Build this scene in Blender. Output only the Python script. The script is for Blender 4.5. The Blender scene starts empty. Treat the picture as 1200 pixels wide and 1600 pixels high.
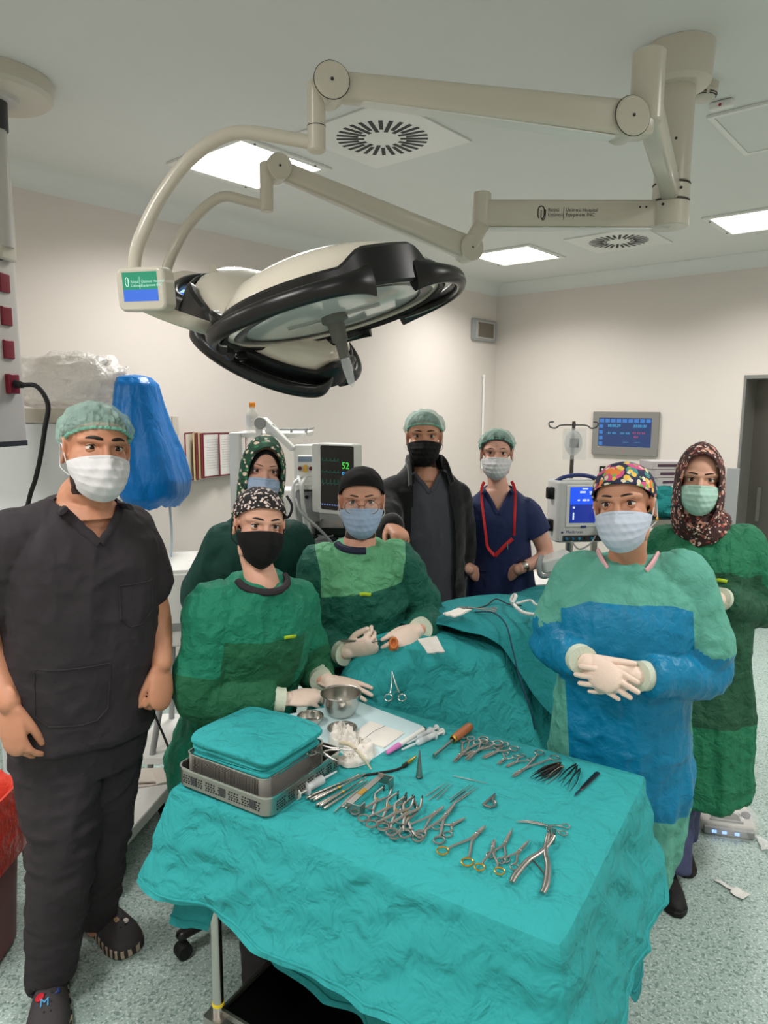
import bpy, math, random
import numpy as np
from mathutils import Vector, Matrix
random.seed(7); np.random.seed(7)
PI = math.pi
V = Vector
scn = bpy.context.scene
COL = scn.collection
ZU = V((0, 0, 1))
# ---------------------------------------------------------------- camera geometry (1200 x 1600 photograph, 24 mm equivalent)
F = 1111.3; CAMZ = 1.82; PITCH = math.radians(8.3); ROLL = math.radians(0.32)
c_f = V((0, math.cos(PITCH), -math.sin(PITCH))); c_r0 = V((1, 0, 0)); c_u0 = c_r0.cross(c_f)
c_r = c_r0 * math.cos(ROLL) + c_u0 * math.sin(ROLL); c_u = c_u0 * math.cos(ROLL) - c_r0 * math.sin(ROLL)
CAM = V((0, 0, CAMZ))
def ray(x, y): return c_f + c_r * ((x - 600) / F) - c_u * ((y - 800) / F)
def W(x, y, Y):                       # point seen at pixel x, y, at distance Y in front of the camera
    d = ray(x, y); return d * (Y / d.y) + CAM
def Zp(x, y, z):                      # point seen at pixel x, y on the level z
    d = ray(x, y); return d * ((z - CAMZ) / d.z) + CAM
RA = math.radians(40.61)
RX = V((math.cos(RA), -math.sin(RA), 0)); RY = V((math.sin(RA), math.cos(RA), 0))
XL, XR, YN, YF, ZC = -4.08, 1.6, -1.5, 6.55, 3.08
def RM(x, y, z): return RX * x + RY * y + V((0, 0, z))
def onL(x, y, off=0.0):
    d = ray(x, y); return d * ((XL + off) / d.dot(RX)) + CAM
def onR(x, y, off=0.0):
    d = ray(x, y); return d * ((YF - off) / d.dot(RY)) + CAM
# ---------------------------------------------------------------- mesh builder
def frame(o, x=None, y=None, z=None):
    """matrix with origin o and axes; two axes are enough"""
    if z is not None and x is not None:
        z = z.normalized(); y = z.cross(x).normalized(); x = y.cross(z)
    elif z is not None and y is not None:
        z = z.normalized(); x = y.cross(z).normalized(); y = z.cross(x)
    elif x is not None and y is not None:
        x = x.normalized(); z = x.cross(y).normalized(); y = z.cross(x)
    else:
        z = (z or ZU).normalized(); a = V((1, 0, 0)) if abs(z.x) < .8 else V((0, 1, 0))
        y = z.cross(a).normalized(); x = y.cross(z)
    M = Matrix((x, y, z)).transposed().to_4x4(); M.translation = o; return M
def catmull(pts, k=6):
    pts = [V(p) for p in pts]
    if len(pts) < 3: return [pts[0].lerp(pts[-1], i / k) for i in range(k + 1)]
    P = [pts[0] * 2 - pts[1]] + pts + [pts[-1] * 2 - pts[-2]]; out = []
    for i in range(1, len(P) - 2):
        a, b, c, d = P[i - 1:i + 3]
        for j in range(k):
            t = j / k
            out.append(.5 * ((2 * b) + (c - a) * t + (2 * a - 5 * b + 4 * c - d) * t * t + (3 * b - a - 3 * c + d) * t ** 3))
    out.append(pts[-1]); return out
def resamp(vals, n):
    x = np.linspace(0, len(vals) - 1, n); return list(np.interp(x, np.arange(len(vals)), vals))
class MB:
    def __init__(s): s.v = []; s.f = []
    def add(s, vs, fs, M=None):
        b = len(s.v)
        s.v.extend([(M @ V(p)) for p in vs] if M else [V(p) for p in vs])
        s.f.extend([tuple(i + b for i in f) for f in fs]); return s
    def box(s, c, d, M=None):
        c = V(c); x, y, z = d[0] / 2, d[1] / 2, d[2] / 2
        vs = [c + V((i, j, k)) for k in (-z, z) for j in (-y, y) for i in (-x, x)]
        return s.add(vs, [(0, 2, 3, 1), (4, 5, 7, 6), (0, 1, 5, 4), (2, 6, 7, 3), (0, 4, 6, 2), (1, 3, 7, 5)], M)
    def rings(s, R, cap=True, close=True):
        n = len(R[0]); b = len(s.v); m = len(R)
        for r in R: s.v.extend([V(p) for p in r])
        for i in range(m - 1):
            for j in range(n if close else n - 1):
                k = (j + 1) % n
                s.f.append((b + i * n + j, b + i * n + k, b + (i + 1) * n + k, b + (i + 1) * n + j))
        if cap:
            s.f.append(tuple(b + j for j in range(n))[::-1]); s.f.append(tuple(b + (m - 1) * n + j for j in range(n)))
        return s
    def tube(s, pts, r, n=10, k=0, ell=None, ref=None, round_=False, cap=True):
        pts = [V(p) for p in pts]
        if not hasattr(r, '__len__'): r = [r] * len(pts)
        if k:
            m = (len(pts) - 1) * k + 1 if len(pts) > 2 else k + 1
            r = resamp(r, m); pts = catmull(pts, k)
        else: r = resamp(r, len(pts))
        if round_:
            a = (pts[0] - pts[1]).normalized(); e = (pts[-1] - pts[-2]).normalized(); ra, re = r[0], r[-1]; st = [(.35, .94), (.7, .71), (.95, .31)]
            pts = [pts[0] + a * (ra * h) for h, w in st[::-1]] + pts; r = [ra * w for h, w in st[::-1]] + r
            if round_ != 'start': pts = pts + [pts[-1] + e * (re * h) for h, w in st]; r = r + [re * w for h, w in st]
        T = []
        for i in range(len(pts)):
            t = pts[min(i + 1, len(pts) - 1)] - pts[max(i - 1, 0)]
            T.append(t.normalized() if t.length > 1e-9 else (T[-1] if T else ZU))
        if ref is None: ref = V((0, 0, 1)) if abs(T[0].z) < .9 else V((1, 0, 0))
        u = (ref - T[0] * ref.dot(T[0])).normalized(); R = []
        for i, p in enumerate(pts):
            u = (u - T[i] * u.dot(T[i])).normalized(); w = T[i].cross(u); e = ell or (1, 1)
            R.append([p + u * (math.cos(2 * PI * j / n) * r[i] * e[0]) + w * (math.sin(2 * PI * j / n) * r[i] * e[1]) for j in range(n)])
        return s.rings(R, cap=cap)
    def lathe(s, prof, M=None, n=24, cap=True, sq=None):
        R = []
        for r, z in prof: R.append([V((math.cos(2 * PI * j / n) * r, math.sin(2 * PI * j / n) * r, z)) for j in range(n)])
        if M: R = [[M @ p for p in q] for q in R]
        return s.rings(R, cap=cap)
    def prism(s, poly, z0, z1, M=None):
        n = len(poly); vs = [V((x, y, z0)) for x, y in poly] + [V((x, y, z1)) for x, y in poly]
        fs = [tuple(range(n))[::-1], tuple(range(n, 2 * n))] + [(i, (i + 1) % n, n + (i + 1) % n, n + i) for i in range(n)]
        return s.add(vs, fs, M)
    def ell(s, c, r, M=None, nu=20, nv=12):
        R = []
        for i in range(nv + 1):
            t = PI * (i + .02) / (nv + .04)
            R.append([V(c) + V((math.sin(t) * math.cos(2 * PI * j / nu) * r[0], math.sin(t) * math.sin(2 * PI * j / nu) * r[1], -math.cos(t) * r[2])) for j in range(nu)])
        if M: R = [[M @ p for p in q] for q in R]
        return s.rings(R)
    def grid(s, fn, nu, nv, closeu=False):
        b = len(s.v); m = nu if closeu else nu + 1
        for j in range(nv + 1):
            for i in range(m): s.v.append(V(fn(i / nu, j / nv)))
        for j in range(nv):
            for i in range(nu):
                k = (i + 1) % m; s.f.append((b + j * m + i, b + j * m + k, b + (j + 1) * m + k, b + (j + 1) * m + i))
        return s
    def sheet(s, fn, nu, nv, th=.002, closeu=False):
        """closed thin solid around a grid surface, th thick"""
        g = MB().grid(fn, nu, nv, closeu); m = nu if closeu else nu + 1
        N = [V() for _ in g.v]
        for f in g.f:
            n = (g.v[f[2]] - g.v[f[0]]).cross(g.v[f[3]] - g.v[f[1]])
            for i in f: N[i] += n
        c = len(g.v); o = [p + (n.normalized() * th if n.length > 0 else n) for p, n in zip(g.v, N)]
        fs = [f for f in g.f[:]] + [tuple(c + i for i in f[::-1]) for f in g.f]
        fs = [f[::-1] for f in fs]
        for i in range(nu):
            k = (i + 1) % m; t = nv * m
            fs.append((i, k, c + k, c + i)); fs.append((t + i, c + t + i, c + t + k, t + k))
        if not closeu:
            for j in range(nv):
                a, b2 = j * m, (j + 1) * m; fs.append((a, c + a, c + b2, b2)); fs.append((a + nu, b2 + nu, c + b2 + nu, c + a + nu))
        return s.add(g.v + o, fs)
    def rbox(s, c, d, r=.01, M=None, n=4):
        """box with rounded vertical edges"""
        x, y = d[0] / 2 - r, d[1] / 2 - r; poly = []
        for qx, qy, a0 in ((x, y, 0), (-x, y, 90), (-x, -y, 180), (x, -y, 270)):
            for i in range(n + 1):
                a = math.radians(a0 + 90 * i / n); poly.append((c[0] + qx + r * math.cos(a), c[1] + qy + r * math.sin(a)))
        return s.prism(poly, c[2] - d[2] / 2, c[2] + d[2] / 2, M)
def WM(o): return (WM(o.parent) @ o.matrix_basis) if o.parent else o.matrix_basis.copy()
def finish(me, smooth=True, ang=38):
    if smooth:
        me.polygons.foreach_set('use_smooth', [True] * len(me.polygons)); me.set_sharp_from_angle(angle=math.radians(ang))
def build(name, mb, mat, parent=None, origin=None, smooth=True, bev=0, ang=38, label=None, local=False):
    me = bpy.data.meshes.new(name); o = bpy.data.objects.new(name, me); COL.objects.link(o)
    vs = mb.v
    if parent:
        o.parent = parent
        if not local: I = WM(parent).inverted(); vs = [I @ p for p in vs]
    elif not local:
        if origin is None:
            origin = V(((min(p.x for p in vs) + max(p.x for p in vs)) / 2, (min(p.y for p in vs) + max(p.y for p in vs)) / 2, min(p.z for p in vs)))
        o.location = origin; vs = [p - origin for p in vs]
    me.from_pydata([tuple(p) for p in vs], [], mb.f); me.validate()
    for m in (mat if isinstance(mat, (list, tuple)) else [mat]): me.materials.append(m)
    finish(me, smooth, ang)
    if bev:
        b = o.modifiers.new('bevel', 'BEVEL'); b.width = bev; b.segments = 2; b.limit_method = 'ANGLE'; b.angle_limit = math.radians(40)
    if label: o['label'] = label
    return o
def tag(o, label, cat, group=None):
    o['label'] = label; o['category'] = cat
    if group: o['group'] = group
    return o
def thing(name, label, cat, loc=(0, 0, 0), group=None):
    o = bpy.data.objects.new(name, None); COL.objects.link(o); o.location = loc; o.empty_display_size = .05
    return tag(o, label, cat, group)
def struct(name, mb, mat, **k):
    o = build(name, mb, mat, **k); o['kind'] = 'structure'; return o
def dup(root):
    r = root.copy(); COL.objects.link(r)
    for ch in list(root.children):
        c = ch.copy(); COL.objects.link(c); c.parent = r
        for g in list(ch.children):
            d = g.copy(); COL.objects.link(d); d.parent = c
    return r
# ---------------------------------------------------------------- vectorised value noise
def vnoise(P, seed=0):
    P = np.asarray(P, float) + seed * 17.31; i = np.floor(P).astype(np.int64); f = P - i; f = f * f * (3 - 2 * f)
    def h(x, y, z):
        n = (x * 374761393 + y * 668265263 + z * 2147483647 + seed * 974711) & 0xffffffff
        n = ((n ^ (n >> 13)) * 1274126177) & 0xffffffff; n = n ^ (n >> 16); return (n & 0xffff) / 32767.5 - 1
    r = 0
    for dx in (0, 1):
        for dy in (0, 1):
            for dz in (0, 1):
                w = (f[:, 0] if dx else 1 - f[:, 0]) * (f[:, 1] if dy else 1 - f[:, 1]) * (f[:, 2] if dz else 1 - f[:, 2])
                r = r + w * h(i[:, 0] + dx, i[:, 1] + dy, i[:, 2] + dz)
    return r
def folds(co, sc, amp, seed=1, warp=.6):
    """crease-like displacement; sc = frequency per axis"""
    P = co * np.asarray(sc); P = P + warp * np.stack([vnoise(P * .5, seed + 3), vnoise(P * .5, seed + 4), vnoise(P * .5, seed + 5)], 1)
    a = vnoise(P, seed); b = vnoise(P * 2.1, seed + 1)
    return amp * ((1 - np.abs(a) * 2.2) * .7 + (1 - np.abs(b) * 2.2) * .3)
def fuse(mb, voxel, smooth=3):
    me = bpy.data.meshes.new('t'); me.from_pydata([tuple(p) for p in mb.v], [], mb.f)
    o = bpy.data.objects.new('t', me); COL.objects.link(o)
    m = o.modifiers.new('r', 'REMESH'); m.mode = 'VOXEL'; m.voxel_size = voxel
    dg = bpy.context.evaluated_depsgraph_get(); me2 = bpy.data.meshes.new_from_object(o.evaluated_get(dg))
    bpy.data.objects.remove(o); bpy.data.meshes.remove(me)
    n = len(me2.vertices); co = np.empty(n * 3); me2.vertices.foreach_get('co', co); co = co.reshape(-1, 3)
    ed = np.empty(len(me2.edges) * 2, np.int32); me2.edges.foreach_get('vertices', ed); ed = ed.reshape(-1, 2)
    cnt = np.bincount(ed.ravel(), minlength=n)[:, None]
    def lap(c):
        s = np.stack([np.bincount(ed[:, 0], c[ed[:, 1], k], n) + np.bincount(ed[:, 1], c[ed[:, 0], k], n) for k in range(3)], 1); return s / np.maximum(cnt, 1)
    for it in range(smooth):
        co = co + .6 * (lap(co) - co); co = co - .55 * (lap(co) - co) if it % 2 else co
    me2.vertices.foreach_set('co', co.ravel()); me2.update(); return me2
def fuse_obj(name, mb, voxel, mats, parent=None, smooth=3, disp=None, zone=None, kill=None, midx=None, origin=None, label=None, clamp=None):
    me = fuse(mb, voxel, smooth); n = len(me.vertices)
    co = np.empty(n * 3); me.vertices.foreach_get('co', co); co = co.reshape(-1, 3)
    if disp:
        no = np.empty(n * 3); me.vertex_normals.foreach_get('vector', no); no = no.reshape(-1, 3); d = disp(co, no)
        co = co + (d if d.ndim == 2 else no * d[:, None])
    if clamp: co = clamp(co)
    if kill:
        import bmesh
        me.vertices.foreach_set('co', co.ravel()); bm = bmesh.new(); bm.from_mesh(me); bm.verts.ensure_lookup_table(); k = kill(co)
        bmesh.ops.delete(bm, geom=[v for v in bm.verts if k[v.index]], context='VERTS'); bm.to_mesh(me); bm.free()
        n = len(me.vertices); co = np.empty(n * 3); me.vertices.foreach_get('co', co); co = co.reshape(-1, 3)
    if zone:
        a = me.attributes.new('zone', 'FLOAT', 'POINT'); a.data.foreach_set('value', zone(co).astype(np.float32))
    o = bpy.data.objects.new(name, me); me.name = name; COL.objects.link(o)
    for m in (mats if isinstance(mats, (list, tuple)) else [mats]): me.materials.append(m)
    if midx:
        ctr = np.empty(len(me.polygons) * 3); me.polygons.foreach_get('center', ctr); me.polygons.foreach_set('material_index', midx(ctr.reshape(-1, 3)).astype(np.int32))
    if parent:
        o.parent = parent; I = np.array(WM(parent).inverted()); co = co @ I[:3, :3].T + I[:3, 3]
    else:
        if origin is None: origin = V(((co[:, 0].min() + co[:, 0].max()) / 2, (co[:, 1].min() + co[:, 1].max()) / 2, co[:, 2].min()))
        o.location = origin; co = co - np.array(origin)
    me.vertices.foreach_set('co', co.ravel()); me.update(); me.polygons.foreach_set('use_smooth', [True] * len(me.polygons))
    if label: o['label'] = label
    return o
# ---------------------------------------------------------------- materials
def lin(c):
    c = [x / 255 for x in c]; return tuple(x / 12.92 if x <= .04045 else ((x + .055) / 1.055) ** 2.4 for x in c) + (1,)
def newmat(name):
    m = bpy.data.materials.new(name); m.use_nodes = True; t = m.node_tree; return m, t, t.nodes['Principled BSDF']
def ND(t, ty, **k):
    n = t.nodes.new(ty)
    for a, b in k.items():
        if a in ('noise_type', 'operation', 'data_type', 'blend_type', 'attribute_name', 'feature', 'wave_type', 'bands_direction', 'wave_profile', 'distance', 'rings_direction'): setattr(n, a, b)
        else: n.inputs[a].default_value = b
    return n
def pm(name, rgb, rough=.5, metal=0, bump=None, var=0, alpha=1, trans=0, coat=0, emit=None, sss=0, ior=1.45, vscale=6, spec=.5, sheen=0):
    m, t, b = newmat(name); c = lin(rgb)
    b.inputs['Base Color'].default_value = c; b.inputs['Roughness'].default_value = rough; b.inputs['Metallic'].default_value = metal
    b.inputs['Alpha'].default_value = alpha; b.inputs['Transmission Weight'].default_value = trans; b.inputs['Coat Weight'].default_value = coat; b.inputs['IOR'].default_value = ior
    b.inputs['Specular IOR Level'].default_value = spec
    if sheen: b.inputs['Sheen Weight'].default_value = sheen
    if sss: b.inputs['Subsurface Weight'].default_value = sss; b.inputs['Subsurface Radius'].default_value = (.012, .005, .003); b.inputs['Subsurface Scale'].default_value = .6
    if emit: b.inputs['Emission Color'].default_value = lin(emit[0]); b.inputs['Emission Strength'].default_value = emit[1]
    tc = t.nodes.new('ShaderNodeTexCoord')
    if var:
        n = ND(t, 'ShaderNodeTexNoise', Scale=vscale, Detail=4.0); t.links.new(tc.outputs['Object'], n.inputs['Vector'])
        mx = ND(t, 'ShaderNodeMix', data_type='RGBA'); t.links.new(n.outputs['Fac'], mx.inputs['Factor'])
        mx.inputs[6].default_value = tuple(x * (1 - var) for x in c[:3]) + (1,); mx.inputs[7].default_value = tuple(min(1, x * (1 + var)) for x in c[:3]) + (1,)
        t.links.new(mx.outputs[2], b.inputs['Base Color'])
    if bump:
        n = ND(t, 'ShaderNodeTexNoise', Scale=bump[0], Detail=3.0); t.links.new(tc.outputs['Object'], n.inputs['Vector'])
        bp = ND(t, 'ShaderNodeBump', Strength=bump[1], Distance=bump[2]); t.links.new(n.outputs['Fac'], bp.inputs['Height']); t.links.new(bp.outputs['Normal'], b.inputs['Normal'])
    return m
def cloth(name, rgb, rgb2=None, rough=.75, sc=9, st=.5, dist=.012, stretch=(1, 1, 1), weave=True, var=.07, sheen=.0, alpha=1, shine=None):
    """woven cloth with crumple bump; rgb2 shows where the mesh's zone attribute is positive"""
    m, t, b = newmat(name); L = t.links.new; tc = t.nodes.new('ShaderNodeTexCoord'); mp = t.nodes.new('ShaderNodeMapping'); mp.inputs['Scale'].default_value = stretch
    L(tc.outputs['Object'], mp.inputs['Vector'])
    n1 = ND(t, 'ShaderNodeTexNoise', noise_type='RIDGED_MULTIFRACTAL', Scale=sc, Detail=3.0, Distortion=.35); n2 = ND(t, 'ShaderNodeTexNoise', Scale=sc * 2.7, Detail=3.0, Distortion=.5)
    L(mp.outputs[0], n1.inputs['Vector']); L(mp.outputs[0], n2.inputs['Vector'])
    ma = ND(t, 'ShaderNodeMath', operation='MULTIPLY_ADD'); ma.inputs[1].default_value = .35; L(n1.outputs['Fac'], ma.inputs[0]); L(n2.outputs['Fac'], ma.inputs[2])
    bp = ND(t, 'ShaderNodeBump', Strength=st, Distance=dist); L(ma.outputs[0], bp.inputs['Height']); L(bp.outputs[0], b.inputs['Normal'])
    vn = ND(t, 'ShaderNodeTexNoise', Scale=5.0, Detail=5.0); L(tc.outputs['Object'], vn.inputs['Vector'])
    def two(c):
        mx = ND(t, 'ShaderNodeMix', data_type='RGBA'); L(vn.outputs['Fac'], mx.inputs['Factor'])
        mx.inputs[6].default_value = tuple(x * (1 - var) for x in c[:3]) + (1,); mx.inputs[7].default_value = tuple(x * (1 + var) for x in c[:3]) + (1,); return mx.outputs[2]
    out = two(lin(rgb))
    b.inputs['Roughness'].default_value = rough; b.inputs['Alpha'].default_value = alpha; b.inputs['Specular IOR Level'].default_value = .3
    if rgb2:
        at = ND(t, 'ShaderNodeAttribute', attribute_name='zone'); gt = ND(t, 'ShaderNodeMath', operation='GREATER_THAN'); gt.inputs[1].default_value = 0.0; L(at.outputs['Fac'], gt.inputs[0])
        mx = ND(t, 'ShaderNodeMix', data_type='RGBA'); L(gt.outputs[0], mx.inputs['Factor']); L(out, mx.inputs[6]); L(two(lin(rgb2)), mx.inputs[7]); out = mx.outputs[2]
        if shine is not None:
            mr = ND(t, 'ShaderNodeMix', data_type='FLOAT'); L(gt.outputs[0], mr.inputs['Factor']); mr.inputs[2].default_value = rough; mr.inputs[3].default_value = shine; L(mr.outputs[0], b.inputs['Roughness'])
    L(out, b.inputs['Base Color'])
    if sheen: b.inputs['Sheen Weight'].default_value = sheen
    return m
def voro(name, base, cols, scale=30, thr=.45, rough=.8, seed=0, warp=.0, stretch=(1, 1, 1), bump=.3):
    """printed cloth: blobs of several colours on a ground colour"""
    m, t, b = newmat(name); L = t.links.new; tc = t.nodes.new('ShaderNodeTexCoord'); mp = t.nodes.new('ShaderNodeMapping'); mp.inputs['Scale'].default_value = stretch; mp.inputs['Location'].default_value = (seed, seed * .7, seed * 1.3)
    L(tc.outputs['Object'], mp.inputs[0]); src = mp.outputs[0]
    if warp:
        nz = ND(t, 'ShaderNodeTexNoise', Scale=scale * .8, Detail=2.0); L(src, nz.inputs['Vector']); va = ND(t, 'ShaderNodeVectorMath', operation='MULTIPLY_ADD')
        va.inputs[1].default_value = (warp,) * 3; L(nz.outputs['Color'], va.inputs[0]); L(src, va.inputs[2]); src = va.outputs[0]
    out = None
    for i, (c, s, th) in enumerate(cols):
        vo = ND(t, 'ShaderNodeTexVoronoi', Scale=scale * s); mp2 = t.nodes.new('ShaderNodeMapping'); mp2.inputs['Location'].default_value = (i * 1.7, i * 2.3, i * .9); L(src, mp2.inputs[0]); L(mp2.outputs[0], vo.inputs['Vector'])
        sx = ND(t, 'ShaderNodeSeparateColor'); L(vo.outputs['Color'], sx.inputs[0]); g2 = ND(t, 'ShaderNodeMath', operation='GREATER_THAN'); g2.inputs[1].default_value = thr; L(sx.outputs[0], g2.inputs[0])
        lt = ND(t, 'ShaderNodeMath', operation='LESS_THAN'); lt.inputs[1].default_value = th; L(vo.outputs['Distance'], lt.inputs[0])
        mu = ND(t, 'ShaderNodeMath', operation='MULTIPLY'); L(lt.outputs[0], mu.inputs[0]); L(g2.outputs[0], mu.inputs[1])
        mx = ND(t, 'ShaderNodeMix', data_type='RGBA'); L(mu.outputs[0], mx.inputs['Factor']); mx.inputs[7].default_value = lin(c)
        if out is None: mx.inputs[6].default_value = lin(base)
        else: L(out, mx.inputs[6])
        out = mx.outputs[2]
    L(out, b.inputs['Base Color']); b.inputs['Roughness'].default_value = rough
    n = ND(t, 'ShaderNodeTexNoise', Scale=25.0, Detail=3.0, Distortion=1.0); L(tc.outputs['Object'], n.inputs['Vector']); bp = ND(t, 'ShaderNodeBump', Strength=bump, Distance=.006); L(n.outputs['Fac'], bp.inputs['Height']); L(bp.outputs[0], b.inputs['Normal'])
    return m
def emis(name, rgb, s):
    m, t, b = newmat(name); b.inputs['Base Color'].default_value = (0.02, 0.02, 0.02, 1); b.inputs['Emission Color'].default_value = lin(rgb); b.inputs['Emission Strength'].default_value = s; b.inputs['Roughness'].default_value = .2; return m
def text(name, body, size, M, mat, parent=None, depth=.0004, align='LEFT', spacing=1.0):
    """raised lettering as a mesh; M places its plane (x along the line, z out of the surface)"""
    cu = bpy.data.curves.new('t', 'FONT'); cu.body = body; cu.size = size; cu.extrude = depth; cu.align_x = align; cu.space_line = spacing; cu.resolution_u = 3
    o = bpy.data.objects.new('t', cu); COL.objects.link(o); me = bpy.data.meshes.new_from_object(o.evaluated_get(bpy.context.evaluated_depsgraph_get())); bpy.data.objects.remove(o); bpy.data.curves.remove(cu)
    I = (WM(parent).inverted() @ M) if parent else M
    me.transform(I); me.materials.append(mat); ob = bpy.data.objects.new(name, me); me.name = name; COL.objects.link(ob); ob.parent = parent; return ob
M_ = {}
M_['black_plastic'] = pm('black plastic', (18, 17, 18), .38)
M_['dark_plastic'] = pm('dark grey plastic', (52, 53, 55), .45)
M_['white_plastic'] = pm('white plastic', (226, 226, 222), .35, var=.02)
M_['cream'] = pm('cream lacquer', (200, 194, 180), .3, coat=.2, var=.02)
M_['grey_plastic'] = pm('grey plastic', (150, 152, 152), .4)
M_['steel'] = pm('stainless steel', (196, 192, 186), .25, 1, bump=(60, .05, .001))
M_['steel_dull'] = pm('brushed steel', (164, 160, 154), .36, 1, bump=(90, .1, .001))
M_['steel_dark'] = pm('dark steel', (96, 94, 92), .33, 1)
M_['gold'] = pm('gold plated steel', (226, 178, 84), .28, 1)
M_['rubber'] = pm('black rubber', (20, 20, 21), .7)
M_['white_cloth'] = cloth('white gauze', (228, 222, 214), sc=25, st=.35, dist=.004, var=.04)
M_['paper'] = pm('paper', (226, 224, 218), .8)
M_['glass'] = pm('clear glass', (240, 244, 244), .04, trans=1)
M_['clear'] = pm('clear plastic', (236, 240, 242), .12, alpha=.35)
M_['print'] = pm('black print', (34, 34, 36), .6)
# ================================================================= ROOM
WALL = pm('warm white painted wall', (212, 204, 197), .6, var=.015, bump=(40, .04, .001)); CEIL = pm('pale grey ceiling', (216, 217, 214), .6, var=.02)
def floormat():
    m, t, b = newmat('speckled mint vinyl floor'); L = t.links.new; tc = t.nodes.new('ShaderNodeTexCoord')
    mx = None; out = None; base = lin((160, 180, 173))
    for i, (sc, th, c) in enumerate(((120.0, .42, (200, 212, 207)), (105.0, .42, (118, 140, 133)), (80.0, .32, (210, 218, 214)), (70.0, .28, (86, 102, 98)))):
        n = ND(t, 'ShaderNodeTexNoise', Scale=sc, Detail=2.0); mp = t.nodes.new('ShaderNodeMapping'); mp.inputs['Location'].default_value = (i * 3.1, i * 1.7, 0); L(tc.outputs['Object'], mp.inputs[0]); L(mp.outputs[0], n.inputs['Vector'])
        lt = ND(t, 'ShaderNodeMapRange'); lt.inputs[1].default_value = th - .03; lt.inputs[2].default_value = th + .02; lt.inputs[3].default_value = 1; lt.inputs[4].default_value = 0; L(n.outputs['Fac'], lt.inputs[0])
        mx = ND(t, 'ShaderNodeMix', data_type='RGBA'); L(lt.outputs[0], mx.inputs[0]); mx.inputs[7].default_value = lin(c)
        if out is None: mx.inputs[6].default_value = base
        else: L(out, mx.inputs[6])
        out = mx.outputs[2]
    L(out, b.inputs['Base Color']); b.inputs['Roughness'].default_value = .45; return m
FLOOR = floormat()
def slab(name, x0, x1, y0, y1, z0, z1, mat):
    mb = MB(); vs = [RM(x, y, z) for z in (z0, z1) for y in (y0, y1) for x in (x0, x1)]
    mb.add(vs, [(0, 2, 3, 1), (4, 5, 7, 6), (0, 1, 5, 4), (2, 6, 7, 3), (0, 4, 6, 2), (1, 3, 7, 5)]); return struct(name, mb, mat)
T = .12
slab('floor', XL - T, XR + T, YN - T, YF + 1.0, -.1, 0, FLOOR); slab('ceiling', XL - T, XR + T, YN - T, YF + T, ZC, ZC + .1, CEIL)
slab('wall_left', XL - T, XL, YN - T, YF + T, 0, ZC, WALL); slab('wall_right', XR, XR + T, YN - T, YF + T, 0, ZC, WALL); slab('wall_near', XL, XR, YN - T, YN, 0, ZC, WALL)
DX0, DX1, DH, DD = -1.655, -.2, 2.11, .38
slab('wall_far', XL, DX0, YF, YF + T, 0, ZC, WALL)
slab('wall_far_beside_door', DX1, XR, YF, YF + T, 0, ZC, WALL); slab('wall_far_over_door', DX0, DX1, YF, YF + T, DH, ZC, WALL)
JAMB = pm('grey metal door frame', (150, 150, 146), .35, .6); DOORM = pm('brushed steel door leaf', (120, 116, 110), .35, .85, bump=(30, .05, .002), var=.06)
dj = MB(); 
for x0, x1, z0, z1 in ((DX0, DX0 + .02, 0, DH), (DX1 - .02, DX1, 0, DH), (DX0 + .02, DX1 - .02, DH - .03, DH)):
    vs = [RM(x, y, z) for z in (z0, z1) for y in (YF - .006, YF + DD) for x in (x0, x1)]
    dj.add(vs, [(0, 2, 3, 1), (4, 5, 7, 6), (0, 1, 5, 4), (2, 6, 7, 3), (0, 4, 6, 2), (1, 3, 7, 5)])
dfr = struct('door_1', dj, JAMB)
vs = [RM(x, y, z) for z in (.01, DH - .03) for y in (YF + DD - .05, YF + DD) for x in (DX0 + .02, DX1 - .02)]
leaf = build('door_leaf', MB().add(vs, [(0, 2, 3, 1), (4, 5, 7, 6), (0, 1, 5, 4), (2, 6, 7, 3), (0, 4, 6, 2), (1, 3, 7, 5)]), DOORM, dfr)
vs = [RM(x, y, z) for z in (.85, 1.15) for y in (YF + DD - .08, YF + DD - .05) for x in (DX0 + .10, DX0 + .13)]
build('pull_handle', MB().add(vs, [(0, 2, 3, 1), (4, 5, 7, 6), (0, 1, 5, 4), (2, 6, 7, 3), (0, 4, 6, 2), (1, 3, 7, 5)]), M_['steel_dull'], leaf)
# rounded cove between walls and ceiling, and rounded skirting
def cove(name, fn, L, mat, r=.11, flip=False):
    def P(u, v):
        a = v * PI / 2; return fn(u * L, r * (1 - math.sin(a)), ZC - r * (1 - math.cos(a)))
    mb = MB(); mb.sheet(P, 4, 10, .004 if not flip else -.004); return struct(name, mb, mat)
cove('trim_1', lambda s, d, z: RM(XL + d, YN + s, z), YF - YN, CEIL); cove('trim_2', lambda s, d, z: RM(XL + s, YF - d, z), XR - XL, CEIL, flip=True)
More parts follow.
